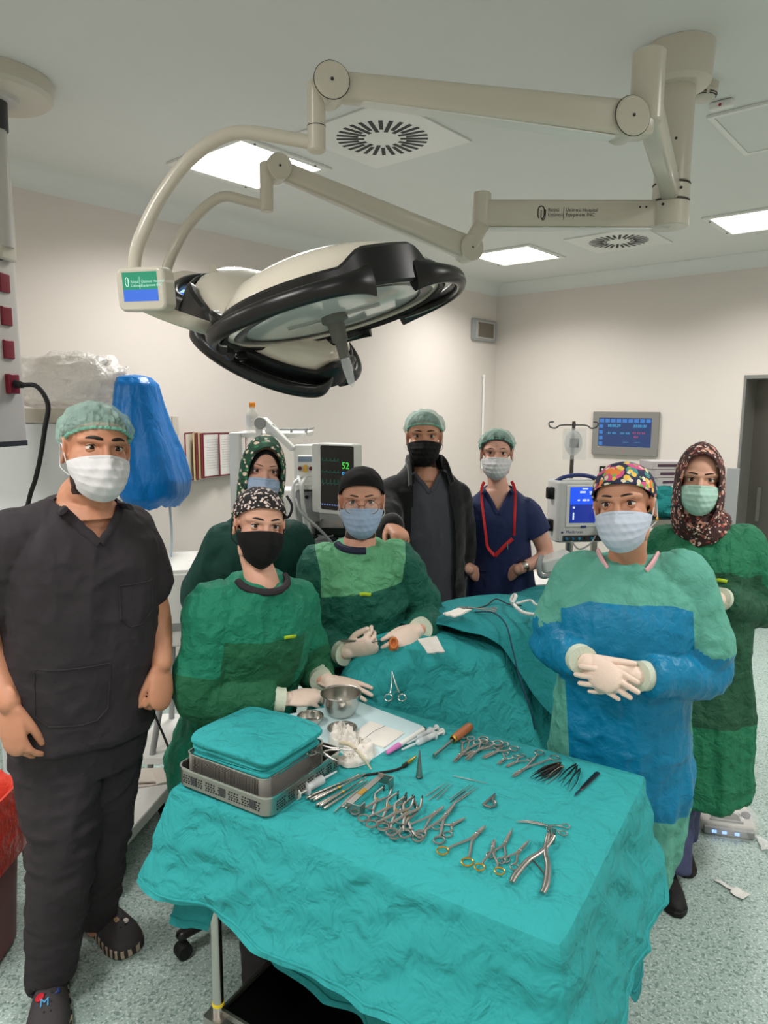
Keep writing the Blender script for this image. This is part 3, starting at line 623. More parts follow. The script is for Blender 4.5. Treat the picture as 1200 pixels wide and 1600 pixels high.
# ---------------------------------------------------------------- 1 standing man, black scrubs, left
SK1 = skin('warm olive skin', (196, 138, 108)); BRD = pm('short dark beard', (52, 34, 28), .7, bump=(220, .5, .002))
M_['scrub_black'] = cloth('black scrub cotton', (50, 45, 49), sc=6, st=.35, dist=.014, rough=.8, var=.05)
def person_root(label, mb, vox, mats, H, midx=None, origin=None, smooth=3):
    o = fuse_obj('person', mb, vox, mats, None, smooth=smooth, midx=midx, origin=origin); tag(o, label, 'person'); return o
def p1():
    H = Head(164.5, 701, 1.86, yaw=38, pitch=3, roll=6, sc=1.06)
    neck = W(133, 780, 1.95); shR = W(4, 812, 1.86); shL = W(200, 797, 2.08); P = W(123, 1110, 2.02)
    shR, shL = sho(shR, shL, neck, .07, .08); elR = W(-24, 975, 1.90); wrR = W(14, 1098, 1.80); elL = W(240, 955, 2.10); wrL = W(253, 1036, 2.02)
    rt = (shR - shL).normalized(); mb = MB(); add_head(mb, H, neck, .064, 1.12)
    trings(mb, P, neck, rt, smooth_spec([(-.02, .17, .12), (.3, .165, .12), (.6, .17, .125), (.8, .185, .11), (.92, .13, .085), (1, .07, .07)]))
    mb.tube([shR.lerp(shL, .12), shR, elR, wrR], [.06, .062, .05, .031], 16, 5, round_=True); mb.tube([shL.lerp(shR, .12), shL, elL, wrL], [.06, .062, .05, .031], 16, 5, round_=True)
    hand(mb, wrR, W(28, 1200, 1.78) - wrR, V((.35, .9, 0)), V((.9, -.35, 0)), .2, ((.35, .45, .3), (.4, .5, .3), (.45, .5, .3), (.5, .55, .3)), thumb=(.4, .5, .4))
    hand(mb, wrL, W(250, 1115, 1.97) - wrL, V((-.8, .5, 0)), V((-.5, -.8, 0)), .19, ((.7, .9, .5), (.75, .9, .5), (.8, .9, .5), (.8, .9, .5)), thumb=(.35, .4, .4))
    hpR, hpL = W(92, 1140, 1.97), W(165, 1140, 2.08); knR, knL = W(98, 1335, 1.93), W(156, 1310, 2.12); anR, anL = W(80, 1512, 1.97), W(150, 1428, 2.24)
    for a, b, c in ((hpR, knR, anR), (hpL, knL, anL)): mb.tube([a, b, c, c - ZU * .04], [.085, .055, .04, .04], 14, 4, round_=True)
    def mi(c):
        q = H.loc(c); return ((q[:, 2] < -.030 - .02 * (np.abs(q[:, 0]) < .055)) & (q[:, 2] > -.104 - .05 * np.clip(q[:, 1], -.02, .06)) & (q[:, 1] > -.004)) * 1
    r = person_root('man standing in black scrubs with a white mask and mint bouffant cap', mb, .0042, [SK1, BRD], H, mi)
    eyes(H, r, SK1, .62, brow=1.5, browc=LASH)
    mask(H, r, M_['mask_white'], label='white pleated face mask')
    capshell(H, r, M_['hair'], 'hair', (1.04, 1.03, 1.03), .079, .03, -.05)
    capshell(H, r, M_['bouffant'], 'bouffant_cap', (1.24, 1.2, 1.14), .066, .02, -.03, .07, 6, 3, rim=M_['bouffant_rim'], gather=.13, rimr=.0045)
    g = MB(); rr, ff, uu = trings(g, P, neck, rt, smooth_spec([(-.045, .21, .168, .01), (.0, .206, .168, .012), (.25, .2, .162, .01), (.5, .2, .158, .008), (.70, .206, .146), (.82, .195, .128), (.92, .13, .105), (1.0, .082, .084)]))
    slR = shR.lerp(elR, .62); slL = shL.lerp(elL, .60)
    g.tube([shR.lerp(shL, .12), shR, slR], [.085, .092, .094], 20, 6, round_=True); g.tube([shL.lerp(shR, .12), shL, slL], [.08, .086, .086], 20, 6, round_=True); trap(g, neck, shR, shL, .072, .086)
    nk = np.array(neck); RRv = np.array(rr); FFv = np.array(ff); UUv = np.array(uu)
    def vneck(depth, wid):
        def fn(co):
            d = co - nk; u = d @ RRv; v = d @ UUv; w = d @ FFv; return (w > .0) & (v > -depth) & (np.abs(u) < wid * (1 + v / depth) + .004)
        return fn
    t = fuse_obj('scrub_top', g, .0065, M_['scrub_black'], r, 4, disp=lambda co, no: folds(co, (7, 7, 8), .009, 5) + folds(co, (16, 16, 14), .003, 8), kill=vneck(.085, .074), label='black short sleeved scrub top')
    # neckband, breast pocket and the large lower pocket
    onfront = caster(t, neck, rr, ff, uu); vband(t, onfront, ff, .076, .085, M_['scrub_black'], .014)
    def pocket(u0, u1, v0, v1, nm):
        c = [(u0, v0), (u0, v1 + .03), (u0 + .03, v1), (u1 - .03, v1), (u1, v1 + .03), (u1, v0), (u0, v0)]; pts = []
        for a, b in zip(c, c[1:]): pts += [onfront(a[0] + (b[0] - a[0]) * i / 6, a[1] + (b[1] - a[1]) * i / 6, .0015) for i in range(6)]
        build(nm, MB().tube(pts + [pts[0]], .0022, 6), M_['scrub_black'], t)
    pocket(-.15, -.05, -.21, -.33, 'breast_pocket'); pocket(-.02, .16, -.42, -.59, 'lower_pocket')
    tr = MB(); trings(tr, P, neck, rt, smooth_spec([(-.22, .19, .15), (-.05, .195, .155), (.12, .185, .15)]))
    for a, b, c, w in ((hpR, knR, anR, 1.0), (hpL, knL, anL, .95)): tr.tube([a + ZU * .05, a, a.lerp(b, .5), b, b.lerp(c, .5), c, c - ZU * .02], [.11 * w, .122 * w, .112 * w, .094 * w, .08 * w, .070 * w, .069 * w], 22, 4)
    fuse_obj('trousers', tr, .0065, M_['scrub_black'], r, 4, disp=lambda co, no: folds(co, (7, 7, 11), .010, 15) + folds(co, (14, 14, 20), .003, 18), label='black scrub trousers')
    croc(r, Zp(86, 1528, 0), Zp(72, 1660, 0), 0); croc(r, Zp(142, 1432, 0), Zp(200, 1484, 0), 1)
def croc(root, heel, toe, k):
    heel = V((heel.x, heel.y, 0)); toe = V((toe.x, toe.y, 0)); d = (toe - heel).normalized(); M = frame(heel - d * .02, x=d, y=ZU.cross(d)); L = .30
    CR = pm('dark grey clog foam', (58, 54, 56), .75, bump=(200, .1, .001))
    xs = [0, .04, .1, .17, .23, .27, .295, .305]; wd = [.034, .043, .042, .053, .061, .056, .04, .014]; hi = [.075, .085, .10, .102, .085, .068, .052, .042]
    R = []
    for x, w, h in zip(resamp(xs, 24), resamp(wd, 24), resamp(hi, 24)):
        R.append([M @ V((x, w * math.copysign(abs(math.cos(a)) ** .8, math.cos(a)), .03 + (h - .03) * math.sin(a))) for a in [PI * j / 14 for j in range(15)]])
    s = build('clog', MB().rings(R, close=True), CR, root, label='dark clog with charms')
    sm, t, b = newmat('patterned clog sole'); tc = t.nodes.new('ShaderNodeTexCoord'); wv = ND(t, 'ShaderNodeTexWave', Scale=16.0, Distortion=3.0); t.links.new(tc.outputs['Object'], wv.inputs[0])
    gt = ND(t, 'ShaderNodeMath', operation='GREATER_THAN'); gt.inputs[1].default_value = .5; t.links.new(wv.outputs['Fac'], gt.inputs[0]); mx = ND(t, 'ShaderNodeMix', data_type='RGBA'); mx.inputs[6].default_value = lin((44, 40, 38)); mx.inputs[7].default_value = lin((176, 160, 138)); t.links.new(gt.outputs[0], mx.inputs[0]); t.links.new(mx.outputs[2], b.inputs['Base Color']); b.inputs['Roughness'].default_value = .8
    poly = [(x, w + .004) for x, w in zip(resamp(xs, 20), resamp(wd, 20))]; poly = poly + [(x, -w) for x, w in poly[::-1]]
    build('sole', MB().prism(poly, .001, .034, M), sm, s, bev=.006, label='pale patterned sole')
    def top(x, y):
        i = float(np.interp(x, xs, hi)); w = float(np.interp(x, xs, wd)); return .03 + (i - .03) * math.sqrt(max(0, 1 - (abs(y) / w) ** 2.4))
    hb = MB()
    for x in (.17, .195, .22, .245):
        for y in (-.026, -.009, .009, .026):
            if abs(y) < .03 - (x - .17) * .12: hb.ell((x, y, top(x, y)), (.0034, .0034, .002), M, 8, 6)
    build('vent_hole', hb, M_['print'], s)
    if k == 0:
        build('charm', MB().lathe([(.0, 0), (.013, 0), (.013, .004), (.0, .005)], frame(M @ V((.20, -.022, top(.2, -.022))), z=M.to_3x3() @ V((.2, -.4, 1))), 14), pm('red charm', (190, 34, 48), .35), s, label='round red charm')
        mb = MB().tube([M @ V((.185 + .004 * i, .022 + .006 * math.sin(i), top(.2, .022) + .002)) for i in range(5)], [.003, .009, .008, .005, .002], 8, 2, ell=(1, .5)); build('charm', mb, pm('navy charm', (44, 62, 128), .35), s, label='navy and white charm')
        text('charm_letter', 'M', .034, frame(M @ V((.232, -.022, top(.232, .01) + .002)), x=M.to_3x3() @ V((0, 1, 0)), z=M.to_3x3() @ V((.35, 0, 1))), pm('light blue charm', (84, 160, 214), .35), s, .002)
    else:
        for (x, y, c, nm) in ((.175, .012, (206, 168, 84), 'yellow charm'), (.215, -.008, (196, 158, 120), 'tan charm'), (.235, .016, (226, 214, 206), 'white charm')):
            build('charm', MB().rbox((x, y, top(x, y) + .002), (.018, .014, .006), .004, M), pm(nm, c, .4), s, label='small ' + nm)
p1()
# ---------------------------------------------------------------- gowned and background people
SKF = skin('light skin', (222, 170, 146)); SKM = skin('fair skin', (214, 158, 134)); SKT = skin('tan skin', (204, 148, 120)); SKP = skin('pale rosy skin', (216, 164, 144))
M_['gown_a'] = cloth('emerald gown cotton with olive panel', (30, 126, 98), (34, 100, 68), sc=10, st=.8, dist=.018, rough=.7)
M_['gown_b'] = cloth('dark teal gown with light green yoke', (24, 92, 76), (98, 168, 124), sc=10, st=.9, dist=.02, rough=.68)
M_['gown_c'] = cloth('sea green gown with shiny blue panel', (92, 164, 146), (12, 122, 164), sc=11, st=.6, dist=.015, rough=.7, shine=.42)
M_['gown_d'] = cloth('green gown with dark green panel', (34, 116, 82), (36, 84, 60), sc=10, st=.9, dist=.02, rough=.7)
M_['lime'] = pm('lime green tag', (178, 206, 40), .6)
def bind(root, H, sk, body=True): pass
def gown(root, name, P, N, rt, spec, sleeves, mat, zone, label, vox=.0068, seed=3, vert=None, extra=None, amp=1.0, center=None):
    g = MB(); rr, ff, uu = trings(g, P, N, rt, smooth_spec(spec))
    for pts, rad in sleeves: g.tube(pts, rad, 22, 6, round_='start')
    sh_ = [sl[0][1] for sl in sleeves]
    trap(g, N, *sh_)
    if extra: extra(g, rr, ff, uu)
    o = fuse_obj(name, g, vox, mat, root, 4, disp=fold_gown(seed, amp, vert), zone=zone, label=label)
    return o, rr, ff, uu
def lime_tag(g, N, rr, ff, uu, u, v):
    o = N + rr * u + uu * v + ff * .4; I = WM(g).inverted(); ok, loc, nn, i = g.ray_cast(I @ o, -ff)
    if ok:
        p = WM(g) @ loc; build('gown_tag', MB().tube([p + rr * (.02 - .01 * i) + ff * (.002 + .004 * math.sin(i * .8)) + uu * (.003 * math.sin(i)) for i in range(5)], .0065, 8, 3, ell=(1, .4), ref=uu), M_['lime'], g, label='lime green tie tag')
def legs(root, legs_, mat, fw, rad=(.1, .09, .075, .075)):
    tr = MB()
    for a, k, an in legs_: tr.tube([a, k, k.lerp(an, .5), an], list(rad), 16, 5, round_=True)
    fuse_obj('trousers', tr, .009, mat, root, 3, disp=lambda co, no: folds(co, (8, 8, 10), .007, 91)); shoes(root, [V((an.x, an.y, 0)) + V((0, 0, max(0, an.z - .075))) for a, k, an in legs_], fw, M_['rubber'])
# ---- 3 seated woman, patterned cap, black mask
def p3():
    H = Head(415, 823, 2.13, yaw=25, pitch=0, roll=7, sc=.985)
    N = W(408, 908, 2.19); shR = W(324, 930, 2.12); shL = W(464, 922, 2.32); P = W(362, 1160, 2.36)
    elR = W(312, 1086, 2.10); wrR = W(436, 1094, 2.15); elL = W(486, 1040, 2.42); wrL = W(500, 1060, 2.31)
    shR, shL = sho(shR, shL, N); rt = (shR - shL).normalized(); mb = MB(); add_head(mb, H, N, .048, .94)
    trings(mb, P, N, rt, smooth_spec([(0, .15, .1), (.4, .13, .1), (.75, .15, .1), (.92, .1, .075), (1, .06, .06)]))
    fw = rt.cross(ZU) * -1; fw = ZU.cross(rt)
    knR = P + fw * .40 + rt * .11 - ZU * .12; knL = P + fw * .40 - rt * .09 - ZU * .12; g0 = min(P.z - .12, .6)
    knR.z = knL.z = g0
    for a, b in ((P + rt * .09, knR), (P - rt * .09, knL)): mb.tube([a, b, b + fw * .03 - ZU * .40], [.075, .055, .04], 14, 4, round_=True)
    for a, b, c in ((shR, elR, wrR), (shL, elL, wrL)): mb.tube([a.lerp(N, .2), a, b, c], [.045, .045, .038, .026], 14, 4, round_=True)
    r = person_root('seated woman in emerald gown with black mask and black and white print cap', mb, .004, [SKF], H)
    eyes(H, r, SKF, .85, brow=1.05, lash=1.25)
    mask(H, r, M_['mask_black'], 'cup', label='black cup shaped face mask')
    capshell(H, r, M_['hair'], 'hair', (1.03, 1.02, 1.02), .072, .012, -.06)
    CAT = voro('black cap cotton with pale animal print', (28, 26, 28), [((226, 208, 200), 1.0, .34), ((226, 208, 200), 1.25, .30), ((226, 208, 200), .9, .26)], scale=62, thr=.35, warp=.02)
    capshell(H, r, CAT, 'surgical_cap', (1.10, 1.10, 1.09), .074, .012, -.075, .02, 6, 5, rim=CAT, label='black cap with pale animal print', rimname='cap_hem', rimr=.003)
    Na, Pa, ra = np.array(N), np.array(P), np.array(rt); up = np.array((N - P).normalized()); f_ = np.array((N - P).normalized().cross(rt))
    def zone(co):
        d = co - Na; u = d @ ra; v = d @ up; w = d @ f_
        z = np.minimum(np.minimum(-.135 - v, .135 - np.abs(u)), w * 2 - .05)
        for a, b, c in ((shR, elR, wrR), (shL, elL, wrL)):
            t, q = axis_d(co, b, c); t1, q1 = axis_d(co, a, b); s1 = np.where((q < .1), np.minimum(t + .12, 1.2 - t), -1); s1 = np.maximum(s1, np.where(q1 < .1, t1 - .72, -1)); z = np.maximum(z, s1 * .3)
        return z
    def extra(g, rr, ff, uu):
        for q, k in ((1, knR), (-1, knL)): g.tube([P + rt * (.09 * q), k, k + fw * .04 - ZU * .12], [.14, .11, .11], 18, 5)
        g.tube([P - ZU * .02 - fw * .05, P - ZU * .26 + fw * .06, P - ZU * .42 + fw * .1], [.21, .23, .235], 24, 4, ell=(1, .8), ref=rt)
    legs(r, [(P + rt * .09 + fw * .1, knR, knR + fw * .03 - ZU * .46), (P - rt * .09 + fw * .1, knL, knL + fw * .03 - ZU * .46)], M_['scrub_black'], fw)
    g, rr, ff, uu = gown(r, 'surgical_gown', P, N, rt, [(-.12, .22, .165), (0, .205, .16, .01), (.25, .185, .145, .01), (.5, .18, .14, .012), (.72, .19, .135, .01), (.86, .18, .115), (.95, .12, .09), (1.01, .075, .078)],
        [([shR.lerp(N, .12), shR, shR.lerp(elR, .5), elR, elR.lerp(wrR, .5), wrR - (wrR - elR).normalized() * .02], [.078, .084, .082, .075, .062, .046]), ([shL.lerp(N, .12), shL, shL.lerp(elL, .5), elL, elL.lerp(wrL, .5), wrL], [.075, .078, .075, .07, .058, .046])], M_['gown_a'], zone, 'emerald gown with olive front panel and forearms', seed=11, extra=extra, amp=1.1)
    lime_tag(g, N, rr, ff, uu, -.055, -.128)
    build('undershirt_collar', MB().tube([N + rr * (.082 * math.cos(a)) + ff * (.082 * math.sin(a)) + uu * (.010) for a in [PI * i / 10 for i in range(11)]], .012, 8), M_['scrub_black'], r, label='black undershirt edge')
    hb = MB(); d = W(510, 1086, 2.20) - wrR; hand(hb, wrR + d.normalized() * .012, d, V((0, .1, -1)), V((.2, .8, .25)), .172, ((.25, .35, .3), (.3, .4, .3), (.3, .45, .3), (.35, .5, .3)), thumb=(.3, .3, .3), fore=wrR - (wrR - elR).normalized() * .04)
    cuffglove(r, wrR, wrR - elR, hb)
    hb = MB(); d = W(560, 1080, 2.25) - wrL; hand(hb, wrL + d.normalized() * .02, d, V((0, -.2, -1)), V((.15, .8, .35)), .178, ((.08, .12, .1), (.1, .14, .1), (.12, .16, .1), (.15, .2, .12)), spread=.09, thumb=(.35, .2, .2), fore=wrL - (wrL - elL).normalized() * .03)
    cuffglove(r, wrL, wrL - elL, hb, cl=.06)
# ---- 4 seated surgeon, black cap, round glasses
def p4():
    H = Head(565, 785, 2.52, yaw=2, pitch=-2, roll=0, sc=1.03)
    N = W(562, 852, 2.60); shR = W(496, 868, 2.58); shL = W(626, 864, 2.62); P = W(556, 1110, 2.72)
    elR = W(484, 1000, 2.62); wrR = W(536, 1020, 2.44); elL = W(668, 968, 2.72); wrL = W(658, 982, 2.50)
    shR, shL = sho(shR, shL, N); rt = (shR - shL).normalized(); mb = MB(); add_head(mb, H, N, .056, 1.06)
    trings(mb, P, N, rt, smooth_spec([(0, .15, .1), (.4, .14, .1), (.75, .16, .1), (.92, .11, .08), (1, .065, .065)]))
    fw = ZU.cross(rt)
    for q in (-1, 1): k = P + fw * .36 + rt * (.13 * q) - ZU * .14; mb.tube([P + rt * (.09 * q), k, k - ZU * .42], [.075, .055, .04], 14, 4, round_=True)
    for a, b, c in ((shR, elR, wrR), (shL, elL, wrL)): mb.tube([a.lerp(N, .2), a, b, c], [.045, .045, .04, .028], 14, 4, round_=True)
    r = person_root('seated surgeon in dark green gown with black cap, round glasses and blue mask', mb, .004, [SKM, BRD], H, lambda c: ((H.loc(c)[:, 2] < -.04) & (H.loc(c)[:, 2] > -.125) & (H.loc(c)[:, 1] > 0)) * 1)
    eyes(H, r, SKM, .68, brow=.95, browc=pm('brown eyebrow', (74, 52, 40), .7))
    mask(H, r, M_['mask_blue'], label='pale blue pleated face mask')
    capshell(H, r, M_['hair'], 'hair', (1.02, 1.01, 1.01), .078, .004, -.06); capshell(H, r, M_['mask_black'], 'surgical_cap', (1.10, 1.09, 1.10), .075, .018, -.06, .02, 5, 8, rim=M_['mask_black'], label='black cloth surgical cap', rimname='cap_hem', rimr=.003)
    gm = MB(); fr = pm('thin bronze wire', (120, 92, 70), .3, .8); gr = bpy.data.objects.new('glasses', None)
    for q in (-1, 1): gm.tube([H.p(q * .034 + .024 * math.cos(a), .098 - .012 * abs(.034 + .024 * math.cos(a) * 1 - .02) / .04, -.002 + .0225 * math.sin(a)) for a in [2 * PI * i / 28 for i in range(29)]], .0011, 6); gm.tube([H.p(q * .057, .089, .003), H.p(q * .072, .05, .008), H.p(q * .082, -.004, .012)], .0011, 6, 4)
    gm.tube([H.p(-.011, .099, .003), H.p(0, .104, .006), H.p(.011, .099, .003)], .0011, 6, 3); g_ = build('glasses', gm, fr, r, label='round thin rimmed glasses')
    ln = MB()
    for q in (-1, 1): ln.sheet(lambda u, v: H.p(q * .034 + .0232 * v * math.cos(2 * PI * u), .0965 - .009 * abs(math.cos(2 * PI * u)) * v * .5, -.002 + .0218 * v * math.sin(2 * PI * u)), 24, 2, .0006, closeu=True)
    build('lens', ln, pm('spectacle lens', (255, 255, 255), .02, alpha=.06), g_)
    Na, ra = np.array(N), np.array(rt); up = np.array((N - P).normalized()); f_ = np.array((N - P).normalized().cross(rt))
    def zone(co):
        d = co - Na; u = d @ ra; v = d @ up; return np.minimum(np.minimum(v + .135 + .02 * u / .15, .150 - np.abs(u) + .25 * np.maximum(v + .06, 0)), .3)
    g, rr, ff, uu = gown(r, 'surgical_gown', P, N, rt, [(-.1, .2, .15), (0, .19, .15, .01), (.3, .18, .14, .01), (.55, .18, .135, .01), (.75, .19, .13, .008), (.87, .178, .115), (.95, .125, .092), (1.01, .08, .08)],
        [([shR.lerp(N, .12), shR, shR.lerp(elR, .5), elR, elR.lerp(wrR, .5), wrR - (wrR - elR).normalized() * .015], [.08, .085, .082, .078, .066, .048]), ([shL.lerp(N, .12), shL, shL.lerp(elL, .5), elL, elL.lerp(wrL, .5), wrL], [.08, .085, .082, .08, .068, .05])], M_['gown_b'], zone, 'dark green gown with light green yoke', seed=21, amp=1.25)
    lime_tag(g, N, rr, ff, uu, -.01, -.135)
    kk = [P + fw * .36 + rt * (.13 * q) - ZU * .14 for q in (-1, 1)]; legs(r, [(P + rt * (.09 * q), k, k - ZU * .46) for q, k in zip((-1, 1), kk)], pm('navy trousers', (30, 34, 58), .8), fw)
    build('undershirt_collar', MB().tube([N + rr * (.085 * math.cos(a)) + ff * (.084 * math.sin(a)) + uu * .010 for a in [PI * .05 + PI * .5 * i / 10 for i in range(11)]], .014, 8), pm('navy undershirt', (30, 34, 58), .8), r, label='navy undershirt edge')
    hb = MB(); d = W(592, 1006, 2.37) - wrR; hand(hb, wrR + d.normalized() * .015, d, V((.25, .9, -.5)), V((.3, -.5, .8)), .185, ((.75, .8, .35), (.9, 1.0, .4), (1.0, 1.1, .5), (1.05, 1.1, .5)), thumb=(.55, .6, .4), fore=wrR - (wrR - elR).normalized() * .03, tw=d)
    cuffglove(r, wrR, wrR - elR, hb, cr=.044)
    hb = MB(); d = W(622, 1004, 2.40) - wrL; hand(hb, wrL + d.normalized() * .015, d, V((-.5, .2, -.8)), V((-.75, -.35, .4)), .18, ((.2, .3, .2), (.45, .5, .3), (.75, .8, .4), (.85, .9, .4)), thumb=(.35, .5, .4), fore=wrL - (wrL - elL).normalized() * .03)
    cuffglove(r, wrL, wrL - elL, hb, cr=.044)
    # the slim handle he holds
    a, b = W(534, 1001, 2.41), W(606, 1003, 2.35); s = build('scalpel', MB().tube([a, a.lerp(b, .7)], .0042, 10, round_=True), M_['steel_dull']); tag(s, 'thin steel scalpel held in the gloved right hand of the seated surgeon', 'scalpel'); build('blade', MB().tube([a.lerp(b, .7), a.lerp(b, .85), b], [.003, .0035, .0006], 8, ell=(.25, 1)), M_['steel_dark'], s)
# ---- 5 standing man, black fleece over grey scrubs, back
def p5():
    H = Head(663, 682, 3.24, yaw=-3, pitch=1, roll=0, sc=1.04)
    N = W(662, 732, 3.34); shR = W(604, 764, 3.30); shL = W(714, 766, 3.38); P = W(664, 940, 3.40)
    elR = W(590, 845, 3.06); wrR = W(613, 820, 2.82); elL = W(722, 862, 3.44); wrL = W(706, 915, 3.36)
    shR, shL = sho(shR, shL, N); rt = (shR - shL).normalized(); mb = MB(); add_head(mb, H, N, .056, 1.0)
    trings(mb, P, N, rt, smooth_spec([(0, .15, .1), (.4, .14, .1), (.75, .16, .1), (.92, .11, .08), (1, .065, .065)]))
    for q in (-1, 1): mb.tube([P + rt * (.09 * q), P + rt * (.1 * q) - ZU * .42, V((P.x, P.y, .06)) + rt * (.1 * q)], [.075, .055, .04], 14, 4, round_=True)
    for a, b, c in ((shR, elR, wrR), (shL, elL, wrL)): mb.tube([a.lerp(N, .2), a, b, c], [.045, .045, .04, .028], 14, 4, round_=True)
    d = W(636, 850, 2.64) - wrR; hand(mb, wrR, d, V((0, .2, -1)), V((-.9, -.2, .2)), .19, ((.3, .5, .4), (.35, .5, .4), (.4, .55, .4), (.45, .6, .4)), thumb=(.5, .4, .4))
    r = person_root('man standing at the back in open black fleece, grey scrubs and black mask', mb, .0048, [SKT, BRD], H, lambda c: ((H.loc(c)[:, 2] < -.03) & (H.loc(c)[:, 2] > -.125) & (H.loc(c)[:, 1] > .0)) * 1)
    eyes(H, r, SKT, .55, brow=1.05); mask(H, r, M_['mask_black'], 'surgical', label='black pleated face mask')
    capshell(H, r, M_['hair'], 'hair', (1.02, 1.01, 1.01), .078, .01, -.06); capshell(H, r, M_['bouffant'], 'bouffant_cap', (1.24, 1.2, 1.14), .07, .02, -.03, .07, 6, 13, rim=M_['bouffant_rim'], gather=.13, rimr=.0045)
    GS = cloth('grey scrub cotton', (78, 78, 86), sc=6, st=.3, dist=.01, rough=.8); FL = cloth('black fleece', (20, 20, 22), sc=14, st=.3, dist=.006, rough=.95, sheen=.3)
    nk = np.array(N)
    g = MB(); rr, ff, uu = trings(g, P, N, rt, smooth_spec([(-.02, .172, .128), (.3, .165, .128), (.6, .17, .128), (.8, .18, .118), (.92, .13, .095), (1, .074, .076)]))
    R_, U_, F_ = np.array(rr), np.array(uu), np.array(ff)
    def vk(co): d = co - nk; u, v, w = d @ R_, d @ U_, d @ F_; return (w > 0) & (v > -.085) & (np.abs(u) < .062 * (1 + v / .085) + .003)
    t = fuse_obj('scrub_top', g, .0075, GS, r, 3, disp=lambda co, no: folds(co, (8, 8, 5), .006, 33), kill=vk, label='grey V-neck scrub top')
    on = caster(t, N, rr, ff, uu); vband(t, on, ff, .064, .085, GS)
    j = MB(); trap(j, N, shR, shL, .075, .088); trings(j, P, N, rt, smooth_spec([(-.06, .2, .146), (.3, .192, .15), (.6, .196, .15), (.8, .2, .138), (.92, .15, .112), (1.02, .088, .088), (1.1, .084, .082)]))
    for a, b, c in ((shR, elR, wrR), (shL, elL, wrL)): j.tube([a.lerp(N, .12), a, a.lerp(b, .5), b, b.lerp(c, .5), c - (c - b).normalized() * .02], [.08, .085, .08, .072, .062, .05], 20, 5, round_=True)
    def jk(co): d = co - nk; u, v, w = d @ R_, d @ U_, d @ F_; lim = np.interp(-v, [-.1, 0, .1, .3, .8], [.06, .062, .085, .108, .112]); return (w > .02) & (np.abs(u + .0) < lim) & (np.abs(u) < .13)
    jo = fuse_obj('fleece_jacket', j, .0075, FL, r, 3, disp=lambda co, no: folds(co, (8, 8, 9), .008, 36), kill=jk, label='open black fleece jacket')
    for q in (-1, 1): build('collar', MB().tube([N + rr * (.085 * q) + uu * .045 + ff * .01, N + rr * (.088 * q) + uu * .02 + ff * .07, N + rr * (.1 * q) - uu * .055 + ff * .128], [.02, .028, .022], 10, 4, ell=(1, .35), ref=uu), FL, jo)
    tr = MB(); trings(tr, P, N, rt, smooth_spec([(-.2, .17, .13), (.05, .165, .125)]))
    for q in (-1, 1): tr.tube([P + rt * (.09 * q), P + rt * (.1 * q) - ZU * .42, V((P.x, P.y, .05)) + rt * (.1 * q)], [.105, .085, .075], 16, 4)
    fuse_obj('trousers', tr, .009, M_['scrub_black'], r, 3, disp=lambda co, no: folds(co, (7, 7, 9), .008, 39), label='black trousers')
    shoes(r, [V((P.x, P.y, 0)) + rt * (.1 * q) for q in (-1, 1)], fw=ZU.cross(rt), mat=M_['rubber'])
def shoes(root, places, fw, mat, L=.27):
    for p in places:
        M = frame(p - fw * .08, x=fw, y=ZU.cross(fw)); R = []
        for x, w, h in zip(resamp([0, .03, .1, .18, .24, .265], 16), resamp([.025, .034, .034, .044, .038, .012], 16), resamp([.07, .085, .085, .065, .052, .035], 16)):
            R.append([M @ V((x, w * math.copysign(abs(math.cos(a)) ** .8, math.cos(a)), .02 + (h - .02) * math.sin(a))) for a in [PI * j / 12 for j in range(13)]])
        s = build('shoe', MB().rings(R), mat, root, label='black shoe')
        xs = [0, .03, .1, .18, .24, .27]; ws = [.028, .037, .037, .047, .041, .014]; poly = [(x, w) for x, w in zip(resamp(xs, 14), resamp(ws, 14))]; poly += [(x, -w) for x, w in poly[::-1]]
        build('sole', MB().prism(poly, .001, .022, M), mat, s, bev=.004)
